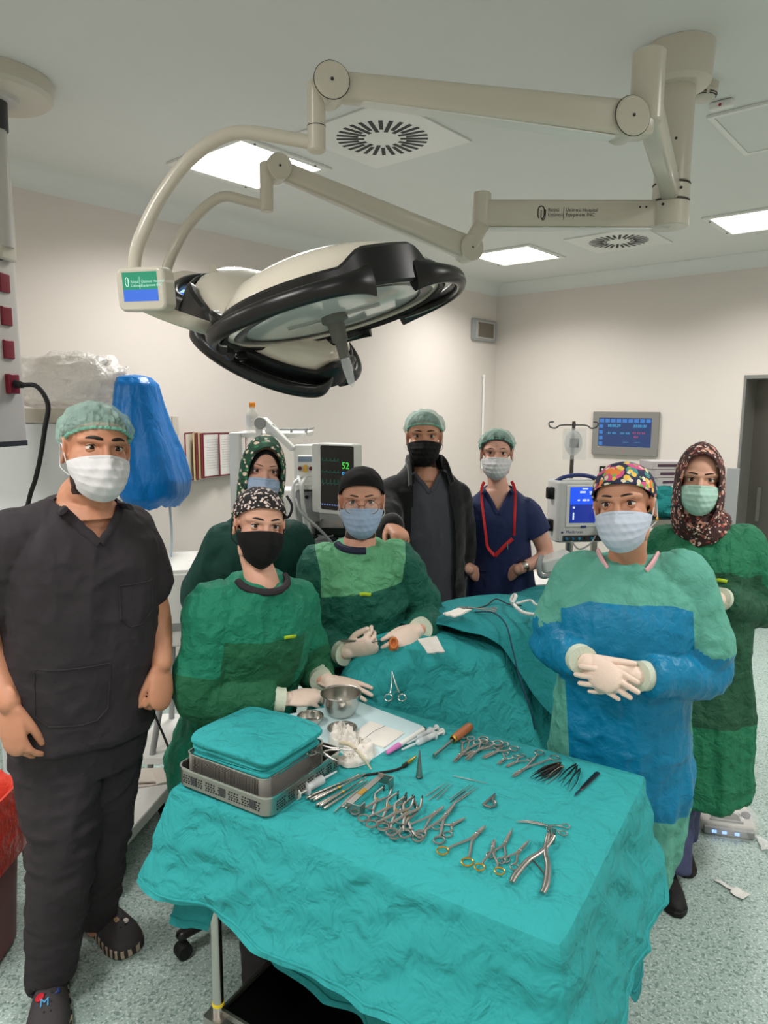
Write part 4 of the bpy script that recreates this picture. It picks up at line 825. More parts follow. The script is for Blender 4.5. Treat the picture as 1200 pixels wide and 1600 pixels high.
# ---- 6 standing woman in navy scrubs, red lanyard
def p6():
    H = Head(776, 708.5, 3.38, yaw=-9, pitch=0, roll=0, sc=.97)
    N = W(778, 762, 3.46); shR = W(740, 786, 3.48); shL = W(826, 786, 3.44); P = W(781, 935, 3.52)
    elR = W(718, 864, 3.48); wrR = W(733, 890, 3.36); elL = W(852, 864, 3.44); wrL = W(810, 890, 3.33)
    shR, shL = sho(shR, shL, N); rt = (shR - shL).normalized(); mb = MB(); add_head(mb, H, N, .046, .92)
    trings(mb, P, N, rt, smooth_spec([(0, .14, .1), (.4, .12, .09), (.75, .14, .095), (.92, .1, .075), (1, .058, .058)]))
    for q in (-1, 1): mb.tube([P + rt * (.08 * q), P + rt * (.09 * q) - ZU * .42, V((P.x, P.y, .06)) + rt * (.09 * q)], [.07, .05, .035], 14, 4, round_=True)
    for a, b, c, f in ((shR, elR, wrR, W(754, 903, 3.46)), (shL, elL, wrL, W(784, 902, 3.44))):
        mb.tube([a.lerp(N, .2), a, b, c], [.044, .046, .042, .026], 14, 5, round_=True); hand(mb, c, f - c, V((0, 1, 0)), V((0, 0, 1)), .17, thumb=(.3, .3, .3))
    r = person_root('woman standing at the back in navy scrubs with a red lanyard, hands in her pockets', mb, .0048, [SKP], H)
    eyes(H, r, SKP, .62, brow=.8, browc=pm('brown eyebrow', (84, 60, 48), .7)); mask(H, r, M_['mask_white'], label='white pleated face mask', ties=True)
    capshell(H, r, M_['hair'], 'hair', (1.06, 1.05, 1.06), .076, -.01, -.07); capshell(H, r, M_['bouffant'], 'bouffant_cap', (1.25, 1.2, 1.14), .09, .02, -.05, .07, 6, 23, rim=M_['bouffant_rim'], gather=.12, rimr=.0045)
    NV = cloth('navy scrub cotton', (34, 44, 84), sc=6, st=.35, dist=.012, rough=.75); nk = np.array(N)
    g = MB(); rr, ff, uu = trings(g, P, N, rt, smooth_spec([(-.12, .19, .14), (0, .185, .14), (.3, .16, .125), (.55, .15, .12, .008), (.75, .155, .122, .008), (.87, .15, .105), (.95, .105, .08), (1, .07, .07)]))
    for a, b in ((shR, elR), (shL, elL)): g.tube([a.lerp(N, .12), a, a.lerp(b, .52)], [.07, .076, .08], 18, 5)
    R_, U_, F_ = np.array(rr), np.array(uu), np.array(ff)
    def vk(co): d = co - nk; u, v, w = d @ R_, d @ U_, d @ F_; return (w > 0) & (v > -.095) & (np.abs(u) < .055 * (1 + v / .095) + .003)
    t = fuse_obj('scrub_top', g, .007, NV, r, 4, disp=lambda co, no: folds(co, (9, 9, 5), .007, 43) + folds(co, (18, 18, 14), .002, 44), kill=vk, label='navy V-neck scrub top')
    tr = MB(); trings(tr, P, N, rt, smooth_spec([(-.3, .165, .12), (-.05, .175, .125)]))
    for q in (-1, 1): tr.tube([P + rt * (.085 * q), P + rt * (.09 * q) - ZU * .42, V((P.x, P.y, .05)) + rt * (.09 * q)], [.1, .08, .07], 16, 4)
    fuse_obj('trousers', tr, .009, NV, r, 3, label='navy scrub trousers'); shoes(r, [V((P.x, P.y, 0)) + rt * (.09 * q) for q in (-1, 1)], ZU.cross(rt), M_['rubber'])
    on = caster(t, N, rr, ff, uu); vband(t, on, ff, .057, .095, NV)
    for q in (1, -1): L = [on(q * (.115 - .01 * i) - q * .0, -.385 - .012 * (i - 5) ** 2 * .04, .002) for i in range(6)]; build('pocket_edge', MB().tube(L, .003, 6), NV, t)
    RED = pm('red lanyard ribbon', (206, 40, 46), .6); ly = MB()
    La = [N + rr * .066 + uu * .03, N + rr * .078 + uu * .008 + ff * .045] + [on(.078 - .006 * i, -.04 - .055 * i, .008) for i in range(5)]
    Lb = [N - rr * .066 + uu * .03, N - rr * .078 + uu * .008 + ff * .045] + [on(-.08 + .003 * i, -.04 - .055 * i, .008) for i in range(4)]
    ly.tube(La + [on(.02, -.305, .008)], .0075, 8, 4, ell=(.25, 1), ref=ff); ly.tube(Lb, .0075, 8, 4, ell=(.25, 1), ref=ff); ly.tube([on(.02, -.305, .008), on(-.02, -.26, .012), on(-.065, -.22, .01)], .009, 8, 4, ell=(.3, 1), ref=ff)
    la = build('lanyard', ly, RED, r, label='red neck lanyard'); e = on(-.04, -.24, .012); build('clip', MB().tube([e, e - uu * .03], .004, 8), M_['steel'], la)
    fwL = (wrL - elL).normalized(); wm = build('wristwatch', MB().lathe([(.03, -.009), (.033, -.007), (.033, .007), (.03, .009)], frame(wrL - fwL * .035, z=fwL), 24, cap=False), pm('brown leather strap', (60, 40, 34), .6), r, label='wristwatch with dark strap')
    build('watch_face', MB().lathe([(0, 0), (.016, 0), (.017, .004), (.013, .007), (0, .007)], frame(wrL - fwL * .035 + ZU * .012 - V((-.1, 1, 0)).normalized() * .028, z=V((-.1, -1, .45))), 20), M_['steel_dull'], wm)
# ---- 7 standing woman in the blue fronted gown
def p7():
    H = Head(965.5, 788, 1.90, yaw=-31, pitch=4, roll=-8, sc=1.0)
    N = W(980, 878, 2.00); shR = W(903, 882, 2.07); shL = W(1074, 880, 1.97); P = W(970, 1140, 2.035)
    elR = W(868, 1003, 2.08); wrR = W(908, 1030, 1.875); elL = W(1100, 1050, 1.95); wrL = W(1004, 1056, 1.82)
    shR, shL = sho(shR, shL, N); rt = (shR - shL).normalized(); mb = MB(); add_head(mb, H, N, .05, 1.0)
    trings(mb, P, N, rt, smooth_spec([(0, .15, .1), (.4, .14, .1), (.75, .15, .1), (.92, .1, .075), (1, .06, .06)]))
    lx = V((-.09, .02, 0))
    for q in (-1, 1): mb.tube([P + rt * (.08 * q), P + lx + rt * (.07 * q) - ZU * .40, V((P.x, P.y, .06)) + lx + rt * (.07 * q)], [.07, .05, .04], 14, 4, round_=True)
    for a, b, c in ((shR, elR, wrR), (shL, elL, wrL)): mb.tube([a.lerp(N, .2), a, b, c], [.045, .045, .038, .026], 14, 4, round_=True)
    r = person_root('woman standing behind the table in a blue fronted gown, floral cap and pale blue mask', mb, .004, [SKT], H)
    eyes(H, r, SKT, .55, brow=.95, lash=1.1); mask(H, r, M_['mask_pale'], label='pale blue pleated face mask')
    capshell(H, r, M_['hair'], 'hair', (1.03, 1.03, 1.02), .07, .0, -.06)
    FLO = voro('navy cap cotton with a bright flower print', (34, 40, 74), [((216, 88, 140), .55, .42), ((70, 140, 140), .75, .36), ((240, 196, 90), 1.5, .36), ((232, 222, 196), 1.9, .34), ((238, 132, 60), .8, .30), ((120, 180, 90), 1.7, .30)], scale=27, thr=.42, warp=.014)
    c = capshell(H, r, FLO, 'surgical_cap', (1.13, 1.12, 1.10), .070, .012, -.075, .015, 6, 31, rim=FLO, label='navy cap with bright flowers', rimname='cap_hem', rimr=.003)
    build('hair_bun', MB().ell((.0, -.125, .0), (.05, .045, .045), H.M, 20, 14), FLO, r, label='flower print cap over the hair bun')
    build('earring', MB().ell((-.084, .002, -.036), (.004, .005, .006), H.M, 10, 8), M_['gold'], r)
    Na, ra, Pa = np.array(N), np.array(rt), np.array(P); up = np.array((N - P).normalized()); f_ = np.array((N - P).normalized().cross(rt))
    def zone(co):
        d = co - Na; u = d @ ra; v = d @ up; w = d @ f_; cut = -.085 - .45 * np.clip(np.abs(u + .01) - .11, 0, .1)
        z = np.minimum(np.minimum(np.minimum(cut - v, .175 - np.abs(u - .01)), w * 2 - .04), co[:, 2] - .66)
        for a, b, c2 in ((shR, elR, wrR), (shL, elL, wrL)):
            t, q = axis_d(co, b, c2); t1, q1 = axis_d(co, a, b); s1 = np.where(q < .085, np.minimum(t + .1, 1.3 - t), -1); s1 = np.maximum(s1, np.where(q1 < .095, t1 - .68, -1)); z = np.maximum(z, s1 * .3)
        return z
    def extra(g, rr, ff, uu):
        for a, b in ((shR, elR), (shL, elL)): g.tube([a.lerp(N, .12), a, a.lerp(b, .45), a.lerp(b, .70)], [.076, .082, .088, .094], 22, 5, round_=True)
    g, rr, ff, uu = gown(r, 'surgical_gown', P, N, rt, [(-.98, .185, .172, .015, .045), (-.8, .19, .170, .01, .032), (-.55, .197, .166, 0, .012), (-.3, .2, .155), (0, .195, .15), (.25, .19, .145), (.5, .188, .145, .012), (.7, .192, .148, .012), (.85, .185, .12), (.94, .125, .092), (1.01, .078, .078)],
        [([shR.lerp(N, .1), shR, shR.lerp(elR, .5), elR, elR.lerp(wrR, .5), wrR - (wrR - elR).normalized() * .01], [.07, .07, .07, .072, .064, .05]), ([shL.lerp(N, .1), shL, shL.lerp(elL, .5), elL, elL.lerp(wrL, .5), wrL - (wrL - elL).normalized() * .015], [.07, .07, .07, .072, .066, .052])], M_['gown_c'], zone, 'sea green gown with a shiny blue front panel', seed=51, vert=1.0, extra=extra, amp=1.0)
    hb = MB(); d = W(958, 1068, 1.855) - wrL; hand(hb, wrL + (wrL - elL).normalized() * .012, V((-1, -.05, -.12)), V((0, 1, .1)), V((.1, 0, 1)), .178, ((.25, .3, .2),) * 4, thumb=(.3, .3, .3), fore=wrL - (wrL - elL).normalized() * .03)
    cuffglove(r, wrL, wrL - elL, hb, cl=.10)
    hb = MB(); d = W(972, 1072, 1.75) - wrR; hand(hb, wrR + d.normalized() * .012, W(962, 1068, 1.765) - wrR, V((.15, 1, -.25)), V((.6, -.1, .8)), .178, ((.22, .25, .15), (.25, .28, .18), (.28, .3, .2), (.32, .34, .2)), spread=.03, thumb=(.5, .5, .3), fore=wrR - (wrR - elR).normalized() * .03, tw=V((1, -.1, -.1)))
    cuffglove(r, wrR, wrR - elR, hb)
    for q in (1, -1): build('undershirt_collar', MB().tube([N + rr * (.082 * q) - ff * .01 + uu * .025, N + rr * (.066 * q) + ff * .045 + uu * .012, N + rr * (.05 * q) + ff * .07 - uu * .005], .011, 8, 4, ell=(1, .5), ref=uu), pm('pale pink collar', (226, 176, 182), .7), r, label='pale pink collar')
    lx = V((-.09, .02, 0)); legs(r, [(P + rt * (.085 * q), P + lx + rt * (.07 * q) - ZU * .4, V((P.x, P.y, .06)) + lx + rt * (.07 * q)) for q in (-1, 1)], pm('dark trousers', (40, 42, 60), .8), ZU.cross(rt), (.08, .07, .06, .06))
# ---- 8 standing woman, green gown, patterned scarf, right
def p8():
    H = Head(1095, 750, 2.58, yaw=-21, pitch=0, roll=1, sc=1.0)
    N = W(1098, 828, 2.68); shR = W(1044, 836, 2.76); shL = W(1163, 836, 2.66); P = W(1092, 1040, 2.70)
    elR = W(1030, 950, 2.80); wrR = W(1075, 945, 2.58); elL = W(1186, 950, 2.70); wrL = W(1128, 936, 2.50)
    shR, shL = sho(shR, shL, N); rt = (shR - shL).normalized(); mb = MB(); add_head(mb, H, N, .048, .95)
    trings(mb, P, N, rt, smooth_spec([(0, .15, .1), (.4, .14, .1), (.75, .15, .1), (.92, .1, .075), (1, .06, .06)]))
    a1, a2 = V((1.10, 2.52, .09)), V((1.23, 2.74, .09)); k1, k2 = P.lerp(a1, .45) + V((.03, .07, 0)), P.lerp(a2, .5) + V((0, .03, 0))
    for a, k in ((a1, k1), (a2, k2)): mb.tube([P, k, a], [.075, .055, .035], 14, 4, round_=True)
    for a, b, c in ((shR, elR, wrR), (shL, elL, wrL)): mb.tube([a.lerp(N, .2), a, b, c], [.045, .045, .038, .026], 14, 4, round_=True)
    r = person_root('woman standing at the right in a green gown, patterned head scarf and mint mask', mb, .0045, [SKF], H)
    eyes(H, r, SKF, .75, brow=1.0, lash=1.1); mask(H, r, M_['mask_mint'], label='mint green pleated face mask')
    SC = voro('brown and rose paisley scarf', (64, 36, 36), [((208, 150, 130), .8, .40), ((226, 200, 184), 1.6, .36), ((28, 24, 26), 1.1, .34), ((150, 70, 62), 1.3, .34)], scale=46, thr=.45, warp=.03)
    scarf(H, r, SC, .86, 1.16, .02, 3, N, .06)
    sb = MB(); sb.tube([H.p(0, -.02, -.09), H.p(0, -.015, -.13), N + V((0, 0, .0))], [.075, .085, .105], 24, 4); fuse_obj('scarf_wrap', sb, .005, SC, r, 3, disp=lambda co, no: folds(co, (14, 14, 26), .008, 63), label='scarf wrapped round the neck')
    Na, ra = np.array(N), np.array(rt); up = np.array((N - P).normalized()); f_ = np.array((N - P).normalized().cross(rt))
    def zone(co):
        d = co - Na; u = d @ ra; v = d @ up; w = d @ f_
        z = np.minimum(np.minimum(np.minimum(-.16 - v, .20 - np.abs(u)), w * 2 - .02), co[:, 2] - .64)
        for a, b, c in ((shR, elR, wrR), (shL, elL, wrL)):
            t, q = axis_d(co, b, c); t1, q1 = axis_d(co, a, b); s1 = np.where(q < .095, np.minimum(t + .1, 1.3 - t), -1); s1 = np.maximum(s1, np.where(q1 < .095, t1 - .85, -1)); z = np.maximum(z, s1 * .3)
        return z
    g, rr, ff, uu = gown(r, 'surgical_gown', P, N, rt, [(-.88, .19, .21, .03), (-.6, .19, .195, .02), (-.3, .19, .17, .01), (0, .185, .15), (.25, .18, .145), (.5, .178, .14), (.7, .182, .138), (.85, .175, .12), (.94, .125, .092), (1.01, .08, .08)],
        [([a.lerp(N, .12), a, a.lerp(b, .5), b, b.lerp(c, .5), c - (c - b).normalized() * .01], [.08, .086, .084, .08, .068, .05]) for a, b, c in ((shR, elR, wrR), (shL, elL, wrL))], M_['gown_d'], zone, 'green gown with a darker front panel and forearms', seed=71, vert=.9, amp=1.15, vox=.0075)
    lime_tag(g, N, rr, ff, uu, -.06, -.158)
    hb = MB(); d = W(1090, 940, 2.42) - wrL; hand(hb, wrL + d.normalized() * .015, d, V((0, 1, 0)), V((0, 0, 1)), .17, ((.3, .4, .3),) * 4, fore=wrL - (wrL - elL).normalized() * .03); cuffglove(r, wrL, wrL - elL, hb, .0035)
    hb = MB(); d = W(1100, 948, 2.46) - wrR; hand(hb, wrR + d.normalized() * .015, d, V((0, 1, 0)), V((0, 0, 1)), .17, ((.3, .4, .3),) * 4, fore=wrR - (wrR - elR).normalized() * .03); cuffglove(r, wrR, wrR - elR, hb, .0035)
    tr = MB()
    for a, k in ((a1, k1), (a2, k2)): tr.tube([P, k, a.lerp(k, .3), a - ZU * .02], [.085, .075, .076, .082], 16, 5)
    fuse_obj('trousers', tr, .007, cloth('slate blue scrub cotton', (70, 74, 108), sc=7, st=.4, dist=.012), r, 3, disp=lambda co, no: folds(co, (9, 9, 12), .008, 75), label='slate blue trousers')
    f2 = V((-.15, -1, 0)).normalized(); shoes(r, [V((a1.x, a1.y, 0)), V((a2.x, a2.y, 0))], f2, M_['rubber'])
# ---- 2 woman behind, green patterned scarf
def p2():
    H = Head(414.5, 737, 2.64, yaw=16, pitch=-2, roll=7, sc=.985)
    N = W(402, 808, 2.76); shR = W(348, 834, 2.74); shL = W(460, 830, 2.84); P = W(390, 1040, 2.92)
    elR = W(312, 930, 2.82); wrR = W(350, 990, 2.70); elL = W(482, 925, 2.92); wrL = W(455, 985, 2.80)
    shR, shL = sho(shR, shL, N); rt = (shR - shL).normalized(); mb = MB(); add_head(mb, H, N, .048, .95)
    trings(mb, P, N, rt, smooth_spec([(0, .15, .1), (.4, .14, .1), (.75, .15, .1), (.92, .1, .075), (1, .06, .06)]))
    for q in (-1, 1): mb.tube([P + rt * (.08 * q), P + rt * (.09 * q) - ZU * .40, V((P.x, P.y, .06)) + rt * (.09 * q)], [.075, .055, .04], 14, 4, round_=True)
    for a, b, c in ((shR, elR, wrR), (shL, elL, wrL)):
        mb.tube([a.lerp(N, .2), a, b, c], [.045, .045, .038, .026], 14, 4, round_=True); hand(mb, c, V((0, -.3, -1)), V((0, 1, 0)), V((0, -1, 0)), .17)
    r = person_root('woman standing behind the seated woman in a dark green top and green patterned head scarf', mb, .0048, [SKP], H)
    eyes(H, r, SKP, .7, brow=.7, browc=pm('light brown eyebrow', (120, 92, 76), .7)); mask(H, r, M_['mask_blue'], label='grey blue pleated face mask', drop=.004)
    SC = voro('green leaf print scarf', (22, 74, 52), [((14, 22, 20), .8, .36), ((40, 120, 80), 1.1, .36), ((224, 200, 178), .9, .36), ((226, 206, 190), 1.3, .30)], scale=28, thr=.42, warp=.03, stretch=(1, 1, 1.8))
    scarf(H, r, SC, .84, 1.16, .02, 7, N, .05, inner=M_['mask_black'])
    sb = MB(); sb.tube([H.p(0, -.02, -.09), H.p(0, -.015, -.13), N], [.07, .08, .10], 24, 4); fuse_obj('scarf_wrap', sb, .006, SC, r, 3, disp=lambda co, no: folds(co, (14, 14, 26), .008, 83), label='scarf wrapped round the neck')
    DG = cloth('dark green top', (16, 62, 54), sc=7, st=.4, dist=.012, rough=.75)
    g, rr, ff, uu = gown(r, 'jacket', P, N, rt, [(-.5, .21, .16), (0, .205, .155), (.3, .19, .145), (.55, .19, .14), (.75, .19, .135), (.87, .178, .118), (.95, .12, .09), (1.01, .076, .076)],
        [([a.lerp(N, .12), a, a.lerp(b, .5), b, b.lerp(c, .5), c], [.08, .086, .08, .074, .064, .05]) for a, b, c in ((shR, elR, wrR), (shL, elL, wrL))], DG, None, 'dark green jacket', seed=87, amp=.8, vox=.008)
    tr = MB()
    for q in (-1, 1): tr.tube([P + rt * (.085 * q), P + rt * (.09 * q) - ZU * .42, V((P.x, P.y, .05)) + rt * (.09 * q)], [.1, .08, .07], 16, 4)
    fuse_obj('trousers', tr, .01, DG, r, 3, label='dark green trousers'); shoes(r, [V((P.x, P.y, 0)) + rt * (.09 * q) for q in (-1, 1)], ZU.cross(rt), M_['rubber'])
for fn in (p2, p3, p4, p5, p6, p7, p8): fn()
# ================================================================= INSTRUMENT TABLE
TZ = .87
TU = V((.85, -.527, 0)).normalized(); TV = V((.527, .85, 0)).normalized()
FRc = V((.317, 1.175, TZ)); TW, TD = .98, .68; FLc = FRc - TU * TW; BRc = FRc + TV * TD; BLc = FLc + TV * TD; TC = (FRc + BLc) / 2
def TP(a, b, z=0): return FLc + TU * a + TV * b + V((0, 0, z))          # a along the long side, b towards the back
def tpix(x, y, z=0.0): return Zp(x, y, TZ + z)
TEAL = cloth('turquoise surgical drape', (44, 154, 156), sc=6, st=.85, dist=.03, rough=.8, var=.06)
TEAL2 = cloth('deep turquoise surgical drape', (28, 132, 136), sc=6, st=.75, dist=.024, rough=.8, var=.06)
r = thing('instrument_table', 'steel table under the turquoise drape laid with surgical instruments', 'table', V((TC.x, TC.y, 0)))
Mt = frame(V((TC.x, TC.y, 0)), x=TU, z=ZU)
build('tabletop', MB().rbox((0, 0, TZ - .022), (TW - .03, TD - .03, .03), .02, Mt), M_['steel'], r)
YEL = pm('yellow tape', (236, 206, 40), .5)
for i, j in ((-1, -1), (1, -1), (1, 1), (-1, 1)):
    p = V((i * (TW / 2 - .06), j * (TD / 2 - .05), 0)); l = build('leg', MB().tube([Mt @ (p + V((0, 0, .1))), Mt @ (p + V((0, 0, TZ - .03)))], .0155, 20), M_['steel'], r)
    build('tape_ring', MB().lathe([(.0156, -.004), (.0168, -.004), (.0168, .005), (.0156, .005)], frame(Mt @ (p + V((0, 0, .235)))), 20, cap=False), YEL, l)
    build('foot_block', MB().rbox((p.x, p.y, .175), (.06, .06, .06), .006, Mt), M_['steel_dull'], l)
    w = build('caster', MB().lathe([(.0, -.012), (.034, -.012), (.037, -.006), (.037, .006), (.034, .012), (0, .012)], frame(Mt @ (p + V((.0, 0, .038))), z=Mt.to_3x3() @ V((0, 1, 0))), 22), M_['rubber'], r); build('fork', MB().box((p.x, p.y, .1), (.03, .034, .06), Mt), M_['steel_dull'], w)
sh = MB().rbox((0, 0, .20), (TW - .13, TD - .11, .012), .012, Mt); build('lower_shelf', sh, pm('dark steel shelf', (36, 35, 35), .22, .9), r)
rim = MB()
for x, y, a, b in ((0, -(TD / 2 - .055), TW - .13, .008), (0, TD / 2 - .055, TW - .13, .008), (-(TW / 2 - .065), 0, .008, TD - .11), (TW / 2 - .065, 0, .008, TD - .11)): rim.box((x, y, .208), (a, b, .018), Mt)
build('shelf_rim', rim, M_['steel_dull'], r)
# ---- drape: top plus hanging skirt, one closed strip round the table
def drape(name, label, mat, off, drops, flare, seed, cat='surgical drape', zt=0.0, amp=.011, fold=17):
    per = []; rc = .03
    segs = [((0, 0), (TW, 0)), ((TW, 0), (TW, TD)), ((TW, TD), (0, TD)), ((0, TD), (0, 0))]; nseg = (110, 76, 60, 76)
    for (a, b), n in zip(segs, nseg):
        for i in range(n): t = i / n; per.append((a[0] + (b[0] - a[0]) * t, a[1] + (b[1] - a[1]) * t))
    N = len(per); rows = 24; g = MB()
    nz = vnoise(np.array([[x * 4.2, y * 4.2, 0] for x, y in per]), seed); nz2 = vnoise(np.array([[x * 11, y * 11, 0] for x, y in per]), seed + 1)
    cum = 0; L = [0]
    for i in range(1, N): L.append(L[-1] + math.hypot(per[i][0] - per[i - 1][0], per[i][1] - per[i - 1][1]))
    Lt = L[-1] + .01; xs, ds = zip(*drops)
    def nrm(x, y):
        dx = -1 if x < rc else (1 if x > TW - rc else 0); dy = -1 if y < rc else (1 if y > TD - rc else 0)
        if x < rc: dx = -(1 - x / rc)
        if x > TW - rc: dx = 1 - (TW - x) / rc
        if y < rc: dy = -(1 - y / rc)
        if y > TD - rc: dy = 1 - (TD - y) / rc
        l = math.hypot(dx, dy) or 1; return dx / l, dy / l
    cx, cy = TW / 2, TD / 2
    def P(i, v):
        i = i % N; x, y = per[i]; nx, ny = nrm(x, y); dr = float(np.interp(L[i] / Lt, xs, ds)) * (1 + .02 * nz2[i])
        if v <= .40:
            k = v / .40; qx, qy = cx + (x - cx) * k, cy + (y - cy) * k
            bmp = .0014 * float(vnoise(np.array([[qx * 6, qy * 6, 3]]), seed)[0]) if k > 0 else 0
            return TP(qx, qy, zt + off * .5 + bmp - .006 * max(0, k - .93) / .07)
        s = (v - .40) / .60; rr = .014; d = dr * s
        if d < rr * 1.57: a = d / rr; out, dz = rr * math.sin(a) * .9, -rr * (1 - math.cos(a))
        else: out, dz = rr * .9, -(d - rr * .57)
        f = s ** 1.3
        out += off + flare * f * (1 + .22 * nz[i]) + f * amp * math.sin(L[i] * fold + 3 * nz[i] + 1.2 * s) * (.5 + .8 * abs(nz2[i])) + f * .012 * nz2[i]
        rg = np.array([[x * 7 + s * 2, y * 7 - s * 2, s * 2.5]]); out += .015 * (.6 - abs(float(vnoise(rg, seed + 5)[0])) * 1.6) * min(1, s * 4) + .004 * (.6 - abs(float(vnoise(rg * 2.3, seed + 6)[0])) * 1.6) * min(1, s * 4)
        tang = .02 * f * math.sin(L[i] * fold * .6 + seed)
        return TP(x + nx * out - ny * tang, y + ny * out + nx * tang, zt + off * .5 - .006 + dz)
    g.sheet(lambda u, v: P(int(round(u * N)), v), N, 40, .0016, closeu=True)
    o = build(name, g, mat); tag(o, label, cat)
    hm = MB(); hm.tube([P(i % N, .968) for i in range(N + 1)], .0034, 6, ref=ZU); build('hem', hm, mat, o)
    return o
# drops are given along the perimeter: front (0-.295), right (.295-.5), back, left
D1 = drape('table_drape', 'turquoise cloth over the instrument table with a stitched hem', TEAL, .004, [(0, .25), (.1, .26), (.22, .24), (.295, .28), (.34, .30), (.40, .30), (.46, .28), (.5, .26), (.62, .26), (.8, .3), (.92, .3), (1, .25)], .075, 3)
drape('under_drape', 'darker turquoise cloth hanging below the table drape hem', TEAL2, -.020, [(0, .37), (.035, .36), (.05, .22), (.08, .22), (.10, .34), (.2, .42), (.29, .28), (.36, .24), (.41, .30), (.455, .54), (.5, .55), (.62, .4), (.8, .36), (.94, .36), (1, .37)], .035, 9, zt=.006, amp=.014, fold=19)
# ================================================================= OPERATING TABLE, PATIENT AND DRAPES
hd = V((.02, 2.46, .93)); ax = V((.80, .60, 0)).normalized(); ay = V((-ax.y, ax.x, 0))       # patient lies from the head (left) towards the back right
r = thing('operating_table', 'operating table hidden below the draped patient', 'operating table', V((hd.x + ax.x * .85, hd.y + ax.y * .85, 0)))
Mo = frame(V((hd.x + ax.x * .85, hd.y + ax.y * .85, 0)), x=ax, z=ZU)
build('tabletop', MB().rbox((.05, 0, .74), (1.6, .42, .08), .04, Mo), M_['rubber'], r); build('column', MB().rbox((.2, 0, .37), (.36, .3, .66), .05, Mo), M_['steel_dull'], r); build('base', MB().rbox((.2, 0, .04), (1.0, .46, .078), .08, Mo), M_['steel_dull'], r)
mb = MB()
def OP(s, t, z): return hd + ax * s + ay * t + V((0, 0, z - hd.z))
mb.ell(OP(.03, 0, .89), (.10, .078, .085)); mb.tube([OP(.10, 0, .88), OP(.20, 0, .87)], .055, 14); mb.tube([OP(.22, 0, .87), OP(.4, 0, .89), OP(.7, 0, .90), OP(.95, 0, .88)], [.13, .155, .16, .15], 20, 5, ell=(.62, 1.15), ref=ZU, round_=True)
for q in (-1, 1):
    mb.tube([OP(.95, q * .09, .87), OP(1.3, q * .1, .86), OP(1.7, q * .1, .84)], [.085, .06, .045], 14, 4, round_=True); mb.tube([OP(.26, q * .12, .87), OP(.55, q * .13, .85), OP(.8, q * .12, .85)], [.05, .042, .03], 12, 4, round_=True)
ear = W(615, 1004, 2.36); 
E_ = [ear + V((.013 * math.cos(a), -.004 + .004 * math.sin(a), .018 * math.sin(a))) for a in [2 * PI * i / 16 for i in range(17)]]
mb.tube(E_, .0055, 10); mb.ell(ear + V((0, .010, -.004)), (.010, .006, .014)); mb.tube([ear + V((.0, .01, -.006)), OP(.03, 0, .90)], [.012, .05], 12)
pt = fuse_obj('person', mb, .005, [skin('iodine stained skin', (206, 120, 66))], None, 2); tag(pt, 'patient lying under the turquoise sheets, only the iodine stained ear showing', 'person')
# sheets: arches along the patient; zt = crest height, w = half width, zb = hem
def arch(name, label, mat, sA, th, prof, cols, seed, s0fn=None, rows=46, amp=.010, pl_=.03, cat='surgical drape', back=.35):
    S, ZT, Wd, ZB, CY = zip(*prof)
    def P(u, v):
        ph = v; s0 = s0fn(ph) if s0fn else S[0]; s = s0 + (S[-1] - s0) * u
        zt, w, zb, cy = (float(np.interp(s, S, q)) for q in (ZT, Wd, ZB, CY))
        # v: 0 front hem, .5 crest, 1 back hem
        q = (v - .5) * 2; sg = 1 if q > 0 else -1; q = abs(q); zh = zb if sg < 0 else zt - back
        if q < .45: a = q / .45; t = w * math.sin(a * PI / 2) ** .9; z = zt - .35 * w * (1 - math.cos(a * PI / 2)) * 1.2
        else:
            a = (q - .45) / .55; t = w * (1 + ((.55 * a + .14 * a * a) if sg < 0 else .18 * a)); z0 = zt - .42 * w; z = z0 + (zh - z0) * a
        n = float(vnoise(np.array([[s * 6 + 1.5 * q, v * 2.5, 0]]), seed)[0]); n2 = float(vnoise(np.array([[s * 14 + 3 * q, v * 5, 4]]), seed + 1)[0])
        t += (n * amp * 1.6 + n2 * amp * .5) * (.3 + q); z += (n * .5 + n2 * .5) * amp * (1 - q * .6)
        if sg < 0: t += pl_ * math.sin(s * 34 + 3 * n) * max(0, q - .3) ** 1.2
        return OP(s, sg * t + cy, z)
    o = build(name, MB().sheet(P, cols, rows, .0022), mat); tag(o, label, cat); return o
arch('head_sheet', 'turquoise sheet over the patient head, fastened with a towel clamp', TEAL, 0, 0, [(-.24, .80, .03, .66, -.02), (-.18, .895, .08, .60, -.02), (-.10, .965, .12, .55, -.02), (.0, 1.0, .15, .5, -.01), (.12, 1.01, .18, .46, 0), (.3, .99, .21, .44, 0), (.55, .975, .23, .42, 0), (.95, .95, .24, .42, 0)], 66, 15, amp=.015)
arch('body_sheet', 'large turquoise sheet over the patient body with a folded edge', TEAL2, 0, 0, [(.04, 1.02, .17, .56, .0), (.18, 1.05, .20, .54, .01), (.3, 1.06, .23, .5, .01), (.6, 1.05, .26, .46, .01), (1.0, 1.02, .27, .44, .01), (1.4, .98, .27, .42, .01), (1.6, .92, .25, .42, .01)], 90, 25, s0fn=lambda v: .10 + .52 * max(0, .52 - v) / .52 + .10 * max(0, v - .52), amp=.022)
